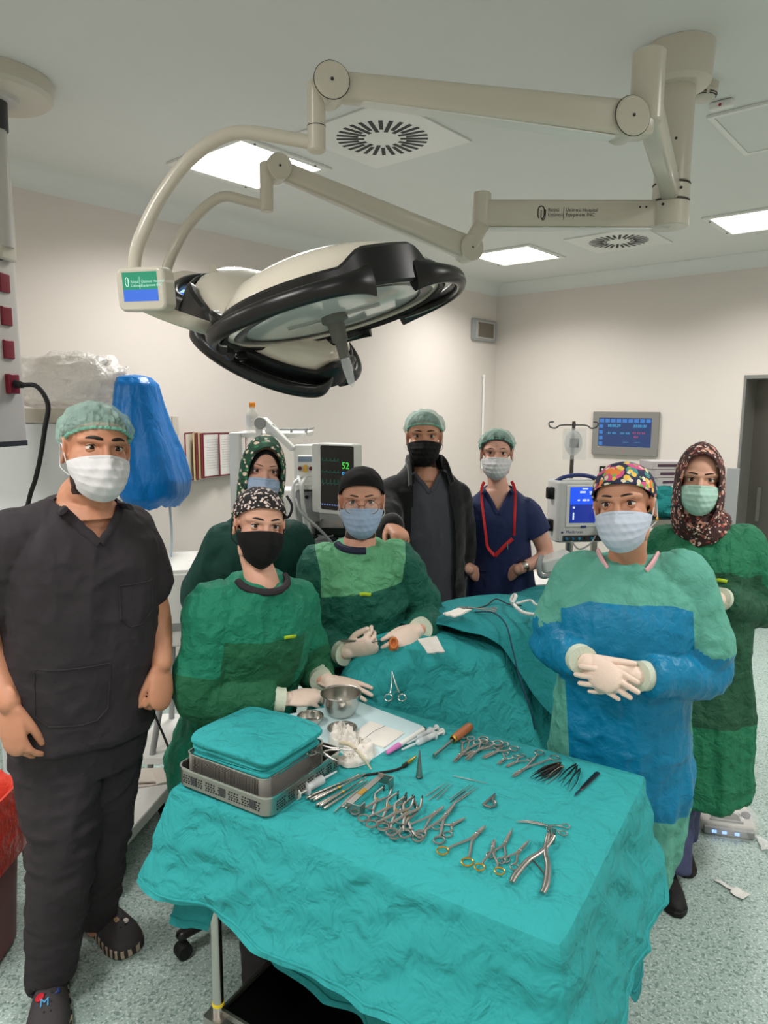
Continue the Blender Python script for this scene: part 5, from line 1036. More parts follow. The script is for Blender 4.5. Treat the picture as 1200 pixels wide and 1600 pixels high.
# ================================================================= INSTRUMENTS
IZ = TZ + .0035
def lay(o, x0, y0, x1, y1, L0, z=0.0, flip=False):
    """turn and scale a thing built along +x (handles at 0, tip at L0) so that it runs from pixel 0 to pixel 1 on the table top"""
    a, b = Zp(x0, y0, IZ + z), Zp(x1, y1, IZ + z); d = b - a; k = d.length / L0
    o.location = a; o.rotation_euler = (PI if flip else 0, 0, math.atan2(d.y, d.x)); o.scale = (k, k, k); return o
def local_thing(name, label, cat, group=None): return thing(name, label, cat, (0, 0, 0), group)
def ringed(label, name='hemostat', cat='clamp', L=.15, ring=.0125, open_=.16, jaw=.035, hand=M_['steel_dull'], ringm=None, curve=0, group=None, blade=False, box=.0, thick=.0026):
    """ring handled instrument: two crossing halves, each a shank with a finger ring, pinned at a box joint"""
    r = local_thing(name, label, cat, group); px = L - jaw - .012
    for q in (-1, 1):
        yo = q * (ring + .003 + L * open_ * .28); zc = .0042 + .0022 * (q > 0); rg = V((ring, yo, zc))
        jy = lambda x: -q * (.0016 + (.004 * open_ * (x - px) / jaw))
        m = MB().tube([V((ring * 1.9, yo - q * ring * .55, zc)), V((ring * 3.0, yo * .72, zc)), V((px * .75, q * .0035, zc)), V((px, 0, zc)), V((px + .012, jy(px + .012), zc)), V((L - jaw * .45, jy(L - jaw * .4) + curve * .25, zc)), V((L, jy(L) * .4 + curve, zc))], [thick, thick * 1.05, thick * 1.15, thick * 1.7, thick * 1.4, thick * (1.25 if blade else .95), thick * .3], 8, 4, ell=(1.15, .7), ref=V((0, 1, 0)))
        b = build('blade' if blade else 'jaw_arm', m, hand, r, local=True)
        build('finger_ring', MB().tube([rg + V((ring * math.cos(a) * 1.05, ring * math.sin(a) * .95, 0)) for a in [2 * PI * i / 24 for i in range(25)]], .0021, 8, ref=ZU), ringm or hand, r, local=True)
    build('joint_screw', MB().lathe([(0, .001), (.0042, .001), (.0042, .0088), (.003, .0096), (0, .0096)], Matrix.Translation((px, 0, 0)), 14), M_['steel'], r, local=True)
    if box: build('gold_tab', MB().box((px - .012, .002, .0078), (.008, .004, .0012)), M_['gold'], r, local=True)
    return r
def rod(label, name, cat, L, mat, prof=None, group=None, r0=.0017, tip=.0009, bent=0):
    r = local_thing(name, label, cat, group)
    build('handle', MB().tube([V((0, 0, r0)), V((L * .62, 0, r0))], prof or [r0 * .8, r0, r0], 10, 4, round_=True), mat, r, local=True)
    build('tip', MB().tube([V((L * .60, 0, r0)), V((L * .85, 0, r0)), V((L, 0, r0 + bent))], [r0 * .8, tip, tip * .9], 8, 3), M_['steel'], r, local=True); return r
def tweezers(label, L=.12, mat=M_['steel_dull'], gap=.009, w=.0045, group='forceps on the table', wide=1.0):
    r = local_thing('forceps', label, 'forceps', group)
    for q in (-1, 1):
        build('prong', MB().tube([V((0, 0, .004)), V((L * .12, q * gap * .5, .004)), V((L * .45, q * gap * 1.0, .004)), V((L * .75, q * gap * .8, .004)), V((L, q * gap * .28, .004))], [w * .7 * wide, w * wide, w * wide, w * .55, w * .14], 8, 4, ell=(.28, .8), ref=V((0, 1, 0))), mat, r, local=True)
    build('heel', MB().tube([V((-.004, 0, .004)), V((L * .1, 0, .004))], [w * .5, w * .6], 8, ell=(.5, .8), ref=V((0, 1, 0))), M_['gold'] if wide > 1 else mat, r, local=True); return r
G1 = 'ring handled clamps and scissors in the back row'; SD = M_['steel_dull']; ST = M_['steel']
# back row, from the wooden handled gouge to the scalpel handle
r = local_thing('gouge', 'surgical gouge with a round brown wooden handle', 'gouge'); build('handle', MB().tube([V((0, 0, .009)), V((.004, 0, .009)), V((.03, 0, .009)), V((.062, 0, .009))], [.0075, .009, .0085, .0075], 14, 2), pm('brown varnished wood', (168, 102, 62), .4, bump=(60, .1, .001), var=.15), r, local=True)
build('shaft', MB().tube([V((.06, 0, .008)), V((.068, 0, .008)), V((.11, 0, .006)), V((.135, 0, .005))], [.006, .0035, .003, .0042], 12, 2, ell=(1, .8)), SD, r, local=True); build('ferrule', MB().lathe([(.0066, 0), (.0072, 0), (.0072, .006), (.0055, .008)], frame(V((.06, 0, .009)), z=V((1, 0, 0))), 14, cap=False), M_['gold'], r, local=True); lay(r, 734, 1142, 677, 1186, .137)
for lab, q, k in (('scissors lying lowest in the heap right of the gouge', (737, 1158, 710, 1194), dict(L=.15, curve=-.004)), ('clamp crossing the heap right of the gouge, rings toward the back edge', (748, 1156, 714, 1188), dict(L=.16)), ('scissors on the heap right of the gouge, blades pointing at the camera', (770, 1158, 727, 1190), dict(L=.14, blade=True)), ('clamp at the right side of the heap beside the gouge', (776, 1165, 722, 1182), dict(L=.15)), ('small scissors just right of the heap, rings to the right', (800, 1167, 753, 1187), dict(L=.12, blade=True, open_=.10))):
    lay(ringed(lab, 'scissors' if k.get('blade') or 'scissors' in lab else 'hemostat', 'scissors' if 'scissors' in lab else 'clamp', group=G1, box=(q[0] == 748), **k), *q, k['L'], .003 if q[0] in (748, 770) else 0)
lay(ringed('small straight scissors left of the long clamp in the back row', 'scissors', 'scissors', .11, blade=True, group=G1, open_=.22), 800, 1180, 777, 1196, .11); lay(ringed('fine scissors between the small scissors and the long clamp', 'scissors', 'scissors', .13, blade=True, group=G1, open_=.2, box=1), 826, 1184, 790, 1200, .13); lay(ringed('long thin clamp at the right end of the ringed instruments, back row', 'hemostat', 'clamp', .19, group=G1, open_=.17, jaw=.03, ring=.014), 858, 1180, 800, 1216, .19)
for i, (q, lab) in enumerate(zip(((874, 1196, 828, 1219), (876, 1197, 836, 1222), (878, 1199, 842, 1224), (880, 1200, 851, 1227), (876, 1194, 832, 1212)), ('outer left forceps of the gold heeled bundle', 'second forceps of the gold heeled bundle', 'middle forceps of the gold heeled bundle', 'bright steel forceps right in the gold heeled bundle', 'dark forceps lying at the back of the gold heeled bundle'))): lay(tweezers(lab, .12, M_['steel_dark'] if i != 3 else ST, wide=1.3), *q, .12, .001 * i)
for i, (q, lab) in enumerate(zip(((900, 1196, 871, 1224), (902, 1199, 878, 1232), (906, 1204, 888, 1240)), ('black forceps left in the group of three near the scalpel handle', 'black forceps in the middle of the group of three', 'fine pointed forceps nearest the scalpel handle'))): lay(tweezers(lab, .12, M_['steel_dark'], w=.0038, gap=.007), *q, .12, .001 * i)
r = local_thing('scalpel', 'flat grey scalpel handle at the right end of the back row', 'scalpel'); build('handle', MB().tube([V((0, 0, .003)), V((.004, 0, .003)), V((.045, 0, .003)), V((.085, 0, .003)), V((.095, 0, .003))], [.004, .0062, .006, .0048, .003], 10, 3, ell=(1, .38), ref=V((0, 1, 0))), M_['steel_dark'], r, local=True); build('blade', MB().prism([(.09, -.003), (.115, -.004), (.13, .0), (.115, .003), (.09, .003)], .002, .0032), ST, r, local=True); lay(r, 934, 1209, 897, 1246, .13)
# rods in the middle
GR = 'thin steel rods in the middle of the table'
lay(rod('single thin rod lying crosswise behind the other rods', 'surgical_rod', 'rod', .13, SD, group=GR), 708, 1213, 762, 1225, .13)
for q, lab in (((665, 1245, 699, 1223), 'left rod of the first three'), ((670, 1251, 704, 1225), 'middle rod of the first three'), ((682, 1250, 708, 1226), 'right rod of the first three')): lay(rod(lab, 'surgical_rod', 'rod', .12, SD, group=GR, r0=.0019), *q, .12)
for q, lab in (((703, 1249, 735, 1227), 'back rod of the second four'), ((704, 1254, 740, 1227), 'second rod of the second four'), ((708, 1256, 744, 1230), 'third rod of the second four'), ((710, 1257, 748, 1231), 'front rod of the second four')): lay(rod(lab, 'surgical_rod', 'rod', .13, SD if q[0] != 704 else M_['steel_dark'], group=GR, r0=.0019), *q, .13)
r = local_thing('caliper', 'small triangular steel caliper alone in the table middle', 'caliper'); build('arm', MB().tube([V((0, 0, .003)), V((.03, .004, .003)), V((.055, .01, .003))], [.003, .003, .001], 8, 3), SD, r, local=True); build('arm', MB().tube([V((0, 0, .003)), V((.003, -.018, .003)), V((.012, -.022, .003)), V((.03, -.004, .003)), V((.055, .008, .003))], [.003, .003, .003, .003, .001], 8, 1), SD, r, local=True); build('thumbscrew', MB().tube([V((.02, -.02, .004)), V((.026, -.012, .004))], .004, 10), ST, r, local=True); lay(r, 755, 1259, 779, 1244, .056)
# front left: bundle of elevators, long elevator, retractor
GE = 'elevators bundled beside the tray'
for i, (q, lab) in enumerate(zip(((478, 1250, 562, 1214), (484, 1254, 566, 1217), (490, 1257, 570, 1216), (494, 1261, 568, 1221), (500, 1264, 572, 1219), (488, 1248, 560, 1216), (506, 1266, 573, 1223)), ('elevator at the back of the bundle beside the tray', 'second elevator of the bundle beside the tray', 'gold banded elevator on top of the bundle', 'elevator under the gold banded one', 'front gold banded elevator of the bundle', 'elevator half hidden in the bundle by the tray', 'frontmost elevator of the bundle beside the tray'))):
    L = .185; r = local_thing('elevator', lab, 'elevator', GE); z = .0035 + .004 * (i % 3); build('handle', MB().tube([V((0, 0, z)), V((.006, 0, z)), V((.05, 0, z)), V((.105, 0, z))], [.0035, .0058, .005, .0026], 12, 3, ell=(1, .8)), SD if i % 2 else ST, r, local=True); build('shaft', MB().tube([V((.1, 0, z)), V((.16, 0, z)), V((.185, 0, z + .002))], [.0026, .0016, .0024], 8, 3), ST, r, local=True)
    if i in (2, 4): build('gold_band', MB().lathe([(.0036, 0), (.0046, 0), (.0046, .006), (.0036, .006)], frame(V((.085, 0, z)), z=V((1, 0, 0))), 12, cap=False), M_['gold'], r, local=True)
    lay(r, *q, L)
lay(rod('double ended elevator lying alone between bundle and retractor', 'elevator', 'elevator', .16, SD, prof=[.0012, .0016, .004, .0044, .003], group=GE), 522, 1270, 580, 1219, .16)
r = local_thing('retractor', 'flat steel retractor with right angled ends', 'retractor')
def strip(pts, w, th=.0012): return MB().tube(pts, w, 8, 0, ell=(th / w, 1), ref=V((0, 0, 1)))
build('plate', MB().box((.065, 0, .012), (.12, .013, .0022)), SD, r, local=True); build('gold_tab', MB().box((.06, 0, .0134), (.022, .0105, .0012)), M_['gold'], r, local=True)
build('hook', MB().box((.126, -.014, .011), (.0022, .034, .02)).box((.118, -.031, .011), (.018, .0022, .02)), SD, r, local=True); build('hook', MB().box((.004, -.014, .010), (.0022, .03, .02)).box((.012, -.029, .010), (.018, .0022, .02)), SD, r, local=True); build('teeth', MB().box((-.002, .004, .012), (.008, .004, .003)).box((-.002, -.004, .012), (.008, .004, .003)), SD, r, local=True); lay(r, 540, 1270, 594, 1222, .128)
# front left group of ring retractors
GRr = 'self holding retractors piled in front'
def spreader(label, L=.15, k=1):
    r = local_thing('self_retaining_retractor', label, 'retractor', GRr)
    for q in (-1, 1):
        z = .005 + .003 * (q > 0); rg = V((.012, q * .026, z))
        build('arm', MB().tube([V((.02, q * .02, z)), V((.045, q * .009, z)), V((.078, -q * .001, z)), V((.1, -q * .014, z)), V((.118, -q * .02, z)), V((L, -q * .012, z + .004))], [.0026, .0032, .0042, .0034, .003, .0026], 8, 4, ell=(1.1, .8), ref=V((0, 1, 0))), SD, r, local=True)
        build('finger_ring', MB().tube([rg + V((.0135 * math.cos(a), .0125 * math.sin(a), 0)) for a in [2 * PI * i / 22 for i in range(23)]], .0023, 8, ref=ZU), SD, r, local=True)
        build('prong_blade', MB().box((L, -q * .012, z + .004 - .006), (.008, .0016, .022)), M_['steel_dark'], r, local=True)
    build('ratchet', MB().tube([V((.04, .014, .008)), V((.036, 0, .009)), V((.04, -.016, .008))], .0018, 6, 4), SD, r, local=True); build('gold_tab', MB().box((.086, .002, .0105), (.008, .005, .0012)), M_['gold'], r, local=True); return r
for q, lab, z in (((566, 1280, 606, 1236), 'ring retractor at the back of the front pile', 0), ((578, 1292, 628, 1246), 'ring retractor in the middle of the front pile', .006), ((592, 1302, 640, 1252), 'ring retractor with gold tab on top of the front pile', .012), ((612, 1306, 652, 1252), 'ring retractor standing out at the right of the front pile', .008), ((634, 1316, 640, 1258), 'dark ring retractor at the front of the pile', .002)):
    lay(spreader(lab), *q, .15, z)
lay(ringed('needle holder whose rings overlap the front pile', 'needle_holder', 'needle holder', .16, open_=.2, jaw=.03, ring=.013), 640, 1305, 694, 1262, .16, .002); lay(ringed('long scissors with rings beside the needle holder', 'scissors', 'scissors', .17, blade=True, open_=.14, jaw=.05), 668, 1316, 712, 1256, .17); lay(ringed('small scissors lying alone right of the long scissors', 'scissors', 'scissors', .11, blade=True, open_=.2, box=1), 686, 1303, 727, 1280, .11)
# front right group
GD = M_['gold']
lay(ringed('needle holder with golden rings on the left of the front right group', 'needle_holder', 'needle holder', .16, ringm=GD, open_=.34, jaw=.03, ring=.0135, box=1), 706, 1346, 758, 1293, .16); lay(ringed('small needle holder with golden rings in front of the scissors', 'needle_holder', 'needle holder', .14, ringm=GD, open_=.22, jaw=.025, ring=.013), 764, 1366, 772, 1314, .14, .003)
lay(ringed('long straight scissors pointing away behind the golden rings', 'scissors', 'scissors', .16, blade=True, open_=.12, jaw=.06), 776, 1346, 800, 1298, .16); lay(ringed('scissors between the golden rings and the nasal speculum', 'scissors', 'scissors', .15, blade=True, open_=.12, jaw=.05, box=1), 790, 1356, 827, 1315, .15, .002)
lay(ringed('clamp with a long bent jaw lying alone near the right edge', 'hemostat', 'clamp', .17, open_=.16, jaw=.07, curve=.02, ring=.0135, box=1), 888, 1300, 810, 1281, .17)
r = local_thing('nasal_speculum', 'nasal speculum with two long curved grips at the front right', 'speculum')
for q, sl in ((-1, .004), (1, .0)):
    build('grip', MB().tube([V((0, q * .021 - sl, .006)), V((.02, q * .021 - sl * .8, .007)), V((.06, q * .015, .008)), V((.088, q * .003, .010)), V((.115, -q * .003, .013)), V((.128, -q * .004, .016))], [.0034, .0044, .004, .0034, .003, .0034], 10, 4, ell=(1.2, .7), ref=V((0, 1, 0))), SD, r, local=True)
    build('valve', MB().sheet(lambda u, v: V((.126 + .010 * math.sin(PI * u) * .4 + .004 * v, -q * (.001 + .007 * math.sin(PI * u) * (1 - .5 * v)), .026 - .03 * v - .004 * math.cos(PI * u))), 10, 6, .001), SD, r, local=True)
build('spring', MB().tube([V((.03, -.026, .007)), V((.055, .0, .008)), V((.064, .012, .008))], .0014, 6, 4), M_['steel_dark'], r, local=True); lay(r, 821, 1392, 861, 1318, .13)
# cable tipped handle, cone, syringes, marker
r = thing('cautery_cord', 'black instrument cord with gold plug beside the gauze', 'cord', tpix(600, 1205)); a = [tpix(560, 1213, .005), tpix(590, 1208, .005), tpix(618, 1203, .006), tpix(632, 1197, .007)]; build('cord', MB().tube(a, .0032, 10, 5), M_['rubber'], r); b = [tpix(631, 1197, .007), tpix(640, 1190, .008), tpix(650, 1182, .008)]; build('plug', MB().tube(b, [.005, .0055, .0025], 12, 2), M_['gold'], r); build('collar', MB().tube([b[0], b[0].lerp(b[1], .5)], .0062, 12), M_['black_plastic'], r)
p = tpix(655, 1216); r = thing('ear_speculum', 'slim grey metal cone standing on the table', 'speculum', p); build('cone', MB().lathe([(0, 0), (.0085, 0), (.0085, .012), (.0075, .018), (.0045, .05), (.0018, .078), (0, .079)], frame(p), 20), SD, r); build('base_ring', MB().lathe([(.0086, .002), (.0094, .003), (.0094, .006), (.0086, .007)], frame(p), 20, cap=False), M_['steel_dark'], r)
CLR = pm('clear syringe plastic', (232, 236, 238), .15, alpha=.55); WPL = M_['white_plastic']
def syringe(label, x0, y0, x1, y1, k=1.0, z=.0):
    r = local_thing('syringe', label, 'syringe', 'plastic syringes'); R = .0075 * k; h = R + z
    build('barrel', MB().lathe([(0, .03), (R * .96, .03), (R, .034), (R, .088), (R * .5, .092), (R * .28, .094), (R * .26, .102), (0, .102)], frame(V((0, 0, h)), z=V((1, 0, 0))), 18), CLR, r, local=True); build('plunger', MB().box((.03, 0, h), (.052, .002, R * 1.5)).box((.03, 0, h), (.052, R * 1.5, .002)).lathe([(0, 0), (R * 1.25, 0), (R * 1.25, .0025), (0, .0025)], frame(V((.002, 0, h)), z=V((1, 0, 0))), 16), WPL, r, local=True)
    build('finger_flange', MB().lathe([(0, 0), (R * 1.6, 0), (R * 1.6, .002), (0, .002)], frame(V((.031, 0, h)), z=V((1, 0, 0))), 18), CLR, r, local=True); build('stopper', MB().lathe([(0, 0), (R * .93, 0), (R * .93, .007), (R * .4, .009), (0, .009)], frame(V((.056, 0, h)), z=V((1, 0, 0))), 16), M_['rubber'], r, local=True); build('needle_cap', MB().tube([V((.1, 0, h)), V((.14, 0, h))], [.0036, .0022], 10), CLR, r, local=True); return lay(r, x0, y0, x1, y1, .14)
syringe('large syringe leaning along the tray rim', 462, 1248, 526, 1212, 1.55); syringe('syringe behind the other, plunger toward the wooden gouge', 683, 1140, 636, 1166); syringe('syringe in front of the other beside the white marker', 692, 1147, 628, 1176)
r = local_thing('marker_pen', 'white marker pen with a pink end beside the syringes', 'pen'); build('barrel', MB().tube([V((.03, 0, .006)), V((.12, 0, .006))], .0055, 14, round_=True), WPL, r, local=True); build('cap', MB().tube([V((0, 0, .006)), V((.035, 0, .006))], [.0045, .006], 14, round_=True), pm('pink plastic', (206, 120, 182), .4), r, local=True); build('end_plug', MB().tube([V((.118, 0, .006)), V((.126, 0, .006))], .005, 12), M_['black_plastic'], r, local=True); lay(r, 606, 1180, 663, 1143, .126)
# towel clamp hanging on the head sheet
r = thing('towel_clamp', 'towel clamp hanging on the head sheet', 'clamp', W(618, 1095, 2.225)); a = V((0, -1, 0))
for q in (-1, 1):
    t0, t1, t2, c = W(612 + q * .5, 1049, 2.262), W(615 + q * 3, 1068, 2.243), W(617 + q * 7, 1083, 2.225), W(617.5 + q * 10.5, 1090, 2.217)
    build('jaw_arm', MB().tube([t0, t1, t2], [.0012, .0022, .0022], 8, 4), ST, r); ux = (W(628, 1090, 2.217) - W(607, 1090, 2.217)).normalized(); uz = (W(618, 1080, 2.235) - W(618, 1100, 2.2)).normalized()
    build('finger_ring', MB().tube([c + ux * (.0125 * math.cos(k)) + uz * (.0125 * math.sin(k)) for k in [2 * PI * i / 22 for i in range(23)]], .002, 8, ref=ux.cross(uz)), ST, r)
build('ratchet_bar', MB().tube([W(611, 1083, 2.224), W(618, 1081, 2.222), W(625, 1082, 2.224)], .0016, 6, 3), ST, r)
# ================================================================= tray, towel, bowls, gauze
def wallring(mb, w, d, z0, z1, r, th, M, n=6):
    def loop(off):
        P = []
        for qx, qy, a0 in ((1, 1, 0), (-1, 1, 90), (-1, -1, 180), (1, -1, 270)):
            for i in range(n + 1): a = math.radians(a0 + 90 * i / n); P.append((qx * (w / 2 - r) + (r + off) * math.cos(a), qy * (d / 2 - r) + (r + off) * math.sin(a)))
        return P
    o, i_ = loop(0), loop(-th); R = [[M @ V((x, y, z)) for x, y in l] for l, z in ((i_, z0), (o, z0), (o, z1), (i_, z1), (i_, z0))]; mb.rings(R, cap=False); return mb
t0 = [Zp(275, 1206, TZ + .035), Zp(421, 1262, TZ + .035), Zp(523, 1176, TZ + .035)]
ux = (t0[1] - t0[0]); uy = (t0[2] - t0[1]); tw, td = ux.length, uy.length; ux.normalize(); uy = (uy - ux * uy.dot(ux)).normalized()
tc = t0[1] - ux * tw / 2 + uy * td / 2; tc.z = TZ + .006; Mtr = frame(tc, x=ux, z=ZU); TH = .046
r = thing('sterilizing_tray', 'perforated steel instrument tray with rounded corners on the table', 'tray', tc)
build('side_wall', wallring(MB(), tw, td, 0, TH, .03, .0018, Mtr), SD, r); build('rim', wallring(MB(), tw + .004, td + .004, TH - .003, TH + .002, .031, .004, Mtr), ST, r)
hb = MB()     # punched slots on the two near walls
for fx, L, s in ((0, tw, -1), (1, td, 1)):
    for i in range(int(L / .0085)):
        a = -L / 2 + .028 + i * .0085
        if a > L / 2 - .028: break
        for j, z in enumerate((.011, .017, .023, .030)):
            if (i % 9 == 4 and j) or (i % 9 == 8): continue
            c, d = ((a + .002 * (j % 2), -td / 2 - .0003, z), (.0045, .0012, .0032)) if fx == 0 else ((tw / 2 + .0003, a + .002 * (j % 2), z), (.0012, .0045, .0032))
            hb.box(c, d, Mtr)
build('perforations', hb, M_['print'], r)
fl = MB()
for i in range(30): fl.box((0, -td / 2 + .012 + i * (td - .024) / 29, .004), (tw - .02, .0022, .002), Mtr)
for i in range(40): fl.box((-tw / 2 + .012 + i * (tw - .024) / 39, 0, .0065), (.0022, td - .02, .002), Mtr)
build('wire_floor', fl, M_['steel_dark'], r)
for a in (-.3, .02, .33): build('name_window', MB().box((tw * a, -td / 2 - .0006, .021), (.018, .0016, .02), Mtr), M_['dark_plastic'], r)
ib = tc + V((0, 0, .012)) - ux * .012 - uy * .004; Mib = frame(ib, x=ux, z=ZU); iw, idp = tw * .86, td * .80
MESH = pm('fine steel mesh', (172, 168, 162), .42, .45); mb = wallring(MB(), iw, idp, 0, .062, .018, .0014, Mib)
r2 = thing('mesh_basket', 'fine mesh steel basket standing inside the tray', 'basket', ib); build('mesh_wall', mb, MESH, r2); build('rim', wallring(MB(), iw + .003, idp + .003, .059, .063, .019, .004, Mib), ST, r2); build('mesh_floor', MB().rbox((0, 0, .002), (iw - .004, idp - .004, .002), .016, Mib), MESH, r2)
gl = MB()
for i in range(46):
    for f in (-1, 1):
        if i: gl.box((-iw / 2 + .02 + i * (iw - .04) / 46, f * (idp / 2 + .0002), .031), (.0012, .0009, .05), Mib)
for j in range(14):
    for f in (-1, 1): gl.box((0, f * (idp / 2 + .0003), .008 + j * .0038), (iw - .04, .0009, .0009), Mib); gl.box((f * (iw / 2 + .0003), 0, .008 + j * .0038), (.0009, idp - .04, .0009), Mib)
build('mesh_lines', gl, M_['steel_dark'], r2)
# instruments left in the basket
for k, (x, y, a) in enumerate(((.09, .09, .4), (.11, .07, 1.2))): 
    o = ringed(('ring clamp peeping out of the mesh basket, back', 'ring clamp peeping out of the mesh basket, front')[k], 'hemostat', 'clamp', .13, group='clamps in the mesh basket'); o.location = Mib @ V((x, y, .05)); o.rotation_euler = (0, 0, a - 1.2)
# folded towel: a stack of soft layers, pressed over the basket
def towel(layer, w, d, z0, th, ox=0, oy=0, seed=0):
    mb = MB(); n = 26
    def P(u, v): 
        a = 2 * PI * u; c, s = math.cos(a), math.sin(a); q = 2 / 7; x = w / 2 * math.copysign(abs(c) ** q, c); y = d / 2 * math.copysign(abs(s) ** q, s)
        return x, y
    prof = [(0.0, 0), (.90, 0), (.985, .12), (1.0, .35), (1.0, .65), (.985, .9), (.93, 1.0), (.6, 1.02), (0, 1.0)]; R = []
    for k, h in prof:
        ring = []
        for j in range(96):
            x, y = P(j / 96, 0); nz = float(vnoise(np.array([[x * 16, y * 16, h * 2]]), seed)[0]); kk = max(k, .002) * (1 + .012 * nz); sag = -.014 * max(0, abs(x) / (w / 2) * k - .55) ** 1.5 - .012 * max(0, abs(y) / (d / 2) * k - .6) ** 1.5
            ring.append(Mib @ V((x * kk + ox, y * kk + oy, z0 + h * th * (1 + .1 * nz) + sag * 1.2 + .004 * nz * (k > .5))))
        R.append(ring)
    return mb.rings(R)
tl = thing('folded_towel', 'folded turquoise surgical towel lying on the mesh basket', 'towel', Mib @ V((0, 0, .05)))
for i in range(5): build('fold', towel(i, iw * (1.02 - .01 * i), idp * (.97 + .025 * math.sin(i * 2.2)), .047 + .0095 * i, .0105, -.004 + .004 * math.sin(i * 1.7), .004, 40 + i), TEAL, tl)
build('fold', towel(9, iw * 1.05, idp * 1.03, .092, .014, 0, .004, 55), TEAL, tl, label='top fold')
# paper sheet, gauze, bowls
q = [tpix(440, 1122, .001), tpix(560, 1096, .001), tpix(660, 1134, .001), tpix(612, 1182, .001), tpix(500, 1170, .001)]
PAP = cloth('pale blue absorbent paper', (198, 222, 226), sc=30, st=.3, dist=.002, var=.03)
def quad_sheet(name, label, cat, c, mat, th=.0015, n=(18, 12), amp=.003, seed=1, z=0.0):
    P = lambda u, v: (c[0] * (1 - u) + c[1] * u) * (1 - v) + (c[3] * (1 - u) + c[2] * u) * v + V((0, 0, z + amp * (.5 + .5 * float(vnoise(np.array([[u * 5, v * 5, 0]]), seed)[0]))))
    o = build(name, MB().sheet(P, n[0], n[1], th), mat); tag(o, label, cat); return o
quad_sheet('absorbent_sheet', 'pale blue absorbent sheet under the bowls and gauze', 'sheet', [tpix(436, 1120, .002), tpix(560, 1096, .002), tpix(662, 1136, .002), tpix(566, 1196, .002)], PAP)
bs = quad_sheet('gauze_pad', 'flat white gauze pad with a blue thread behind the gauze heap', 'gauze', [tpix(548, 1150, .007), tpix(578, 1127, .007), tpix(632, 1145, .007), tpix(600, 1168, .007)], M_['white_cloth'], .006, seed=4)
build('blue_thread', MB().tube([tpix(572, 1152, .022), tpix(584, 1143, .020), tpix(594, 1138, .018), tpix(602, 1134, .016)], .0007, 6, 4), pm('blue thread', (60, 70, 110), .6), bs)
def gauze(label, x, y, r, seed, h=.03, sq=(1, 1), name='gauze_swab', mat=None, z=.004):
    mb = MB(); c = tpix(x, y, z); R = []
    for i in range(15):
        t = PI * .5 * (i / 14) ** .9; ring = []
        for j in range(44):
            a = 2 * PI * j / 44; n = float(vnoise(np.array([[math.cos(a) * 2.2 + seed, math.sin(a) * 2.2, t * 2.0]]), seed)[0]); n2 = float(vnoise(np.array([[math.cos(a) * 6 + seed, math.sin(a) * 6, t * 5.0]]), seed)[0]); k = 1 + .22 * n + .07 * n2
            ring.append(c + V((r * sq[0] * math.cos(t) * math.cos(a) * k, r * sq[1] * math.cos(t) * math.sin(a) * k, max(0, h * math.sin(t) * (1 + .5 * n2 + .3 * n)))))
        R.append(ring)
    o = build(name, mb.rings(R), mat or M_['white_cloth'], ang=80); tag(o, label, 'gauze', 'white gauze on the table'); return o
gauze('crumpled white gauze nearest the folded towel, above the elevators', 536, 1160, .040, 3, .045, (1, .9)); gauze('crumpled gauze at the right of the gauze heap', 562, 1176, .042, 8, .034, (1.15, .8)); gauze('low crumpled gauze at the front of the heap', 552, 1192, .036, 12, .024, (1.2, .7)); gauze('small folded gauze beside the small bowl behind the towel', 474, 1137, .025, 16, .018, (1.2, .6))
t_ = MB().tube([tpix(530, 1160, .05), tpix(548, 1164, .055), tpix(566, 1182, .035), tpix(580, 1202, .004)], [.006, .0075, .006, .003], 8, 5, ell=(1, .4)); o = build('gauze_strip', t_, cloth('cream gauze strip', (222, 208, 180), sc=30, st=.3, dist=.003)); tag(o, 'cream twisted gauze strip lying over the crumpled gauze', 'gauze')
def bowl(label, x, y, r, h, z=.003, inner=None, foot=.6):
    c = tpix(x, y, z); rr = thing('steel_bowl', label, 'bowl', c, 'steel bowls'); pr = [(0, .0), (r * foot, .0), (r * (foot + .22), h * .22), (r * .93, h * .6), (r * .985, h * .96), (r * .955, h * .96), (r * .90, h * .6), (r * (foot + .17), h * .22), (r * foot * .9, .004), (0, .0035)]
    build('body', MB().lathe(pr, frame(c), 48), M_['steel'], rr); build('rolled_rim', MB().tube([c + V((r * math.cos(a), r * math.sin(a), h)) for a in [2 * PI * i / 48 for i in range(49)]], .0026, 8, ref=ZU), M_['steel'], rr); return rr
bowl('deep steel bowl in front of the gloved hands', 533, 1117, .062, .072, foot=.55); bowl('small shallow steel bowl behind the folded towel', 485, 1131, .038, .026, foot=.6); bowl('small steel dish half hidden by the gauze heap', 535, 1147, .042, .02, foot=.6)
def pad(label, q, th=.006, seed=2, name='gauze_pad'):
    P = lambda u, v: (q[0] * (1 - u) + q[1] * u) * (1 - v) + (q[3] * (1 - u) + q[2] * u) * v + V((0, -.003, .004)) * float(vnoise(np.array([[u * 4, v * 4, 0]]), seed)[0])
    o = build(name, MB().sheet(P, 12, 10, th), M_['white_cloth']); tag(o, label, 'gauze', 'gauze pads on the patient sheets'); return o
pad('folded white gauze pad beside the surgeon hand, on the head sheet', [W(652, 998, 2.36), W(682, 994, 2.36), W(695, 1018, 2.31), W(668, 1020, 2.31)]); pad('folded white gauze pad at the back of the body sheet', [W(692, 958, 2.52), W(716, 950, 2.59), W(737, 952, 2.55), W(710, 963, 2.49)], seed=5)
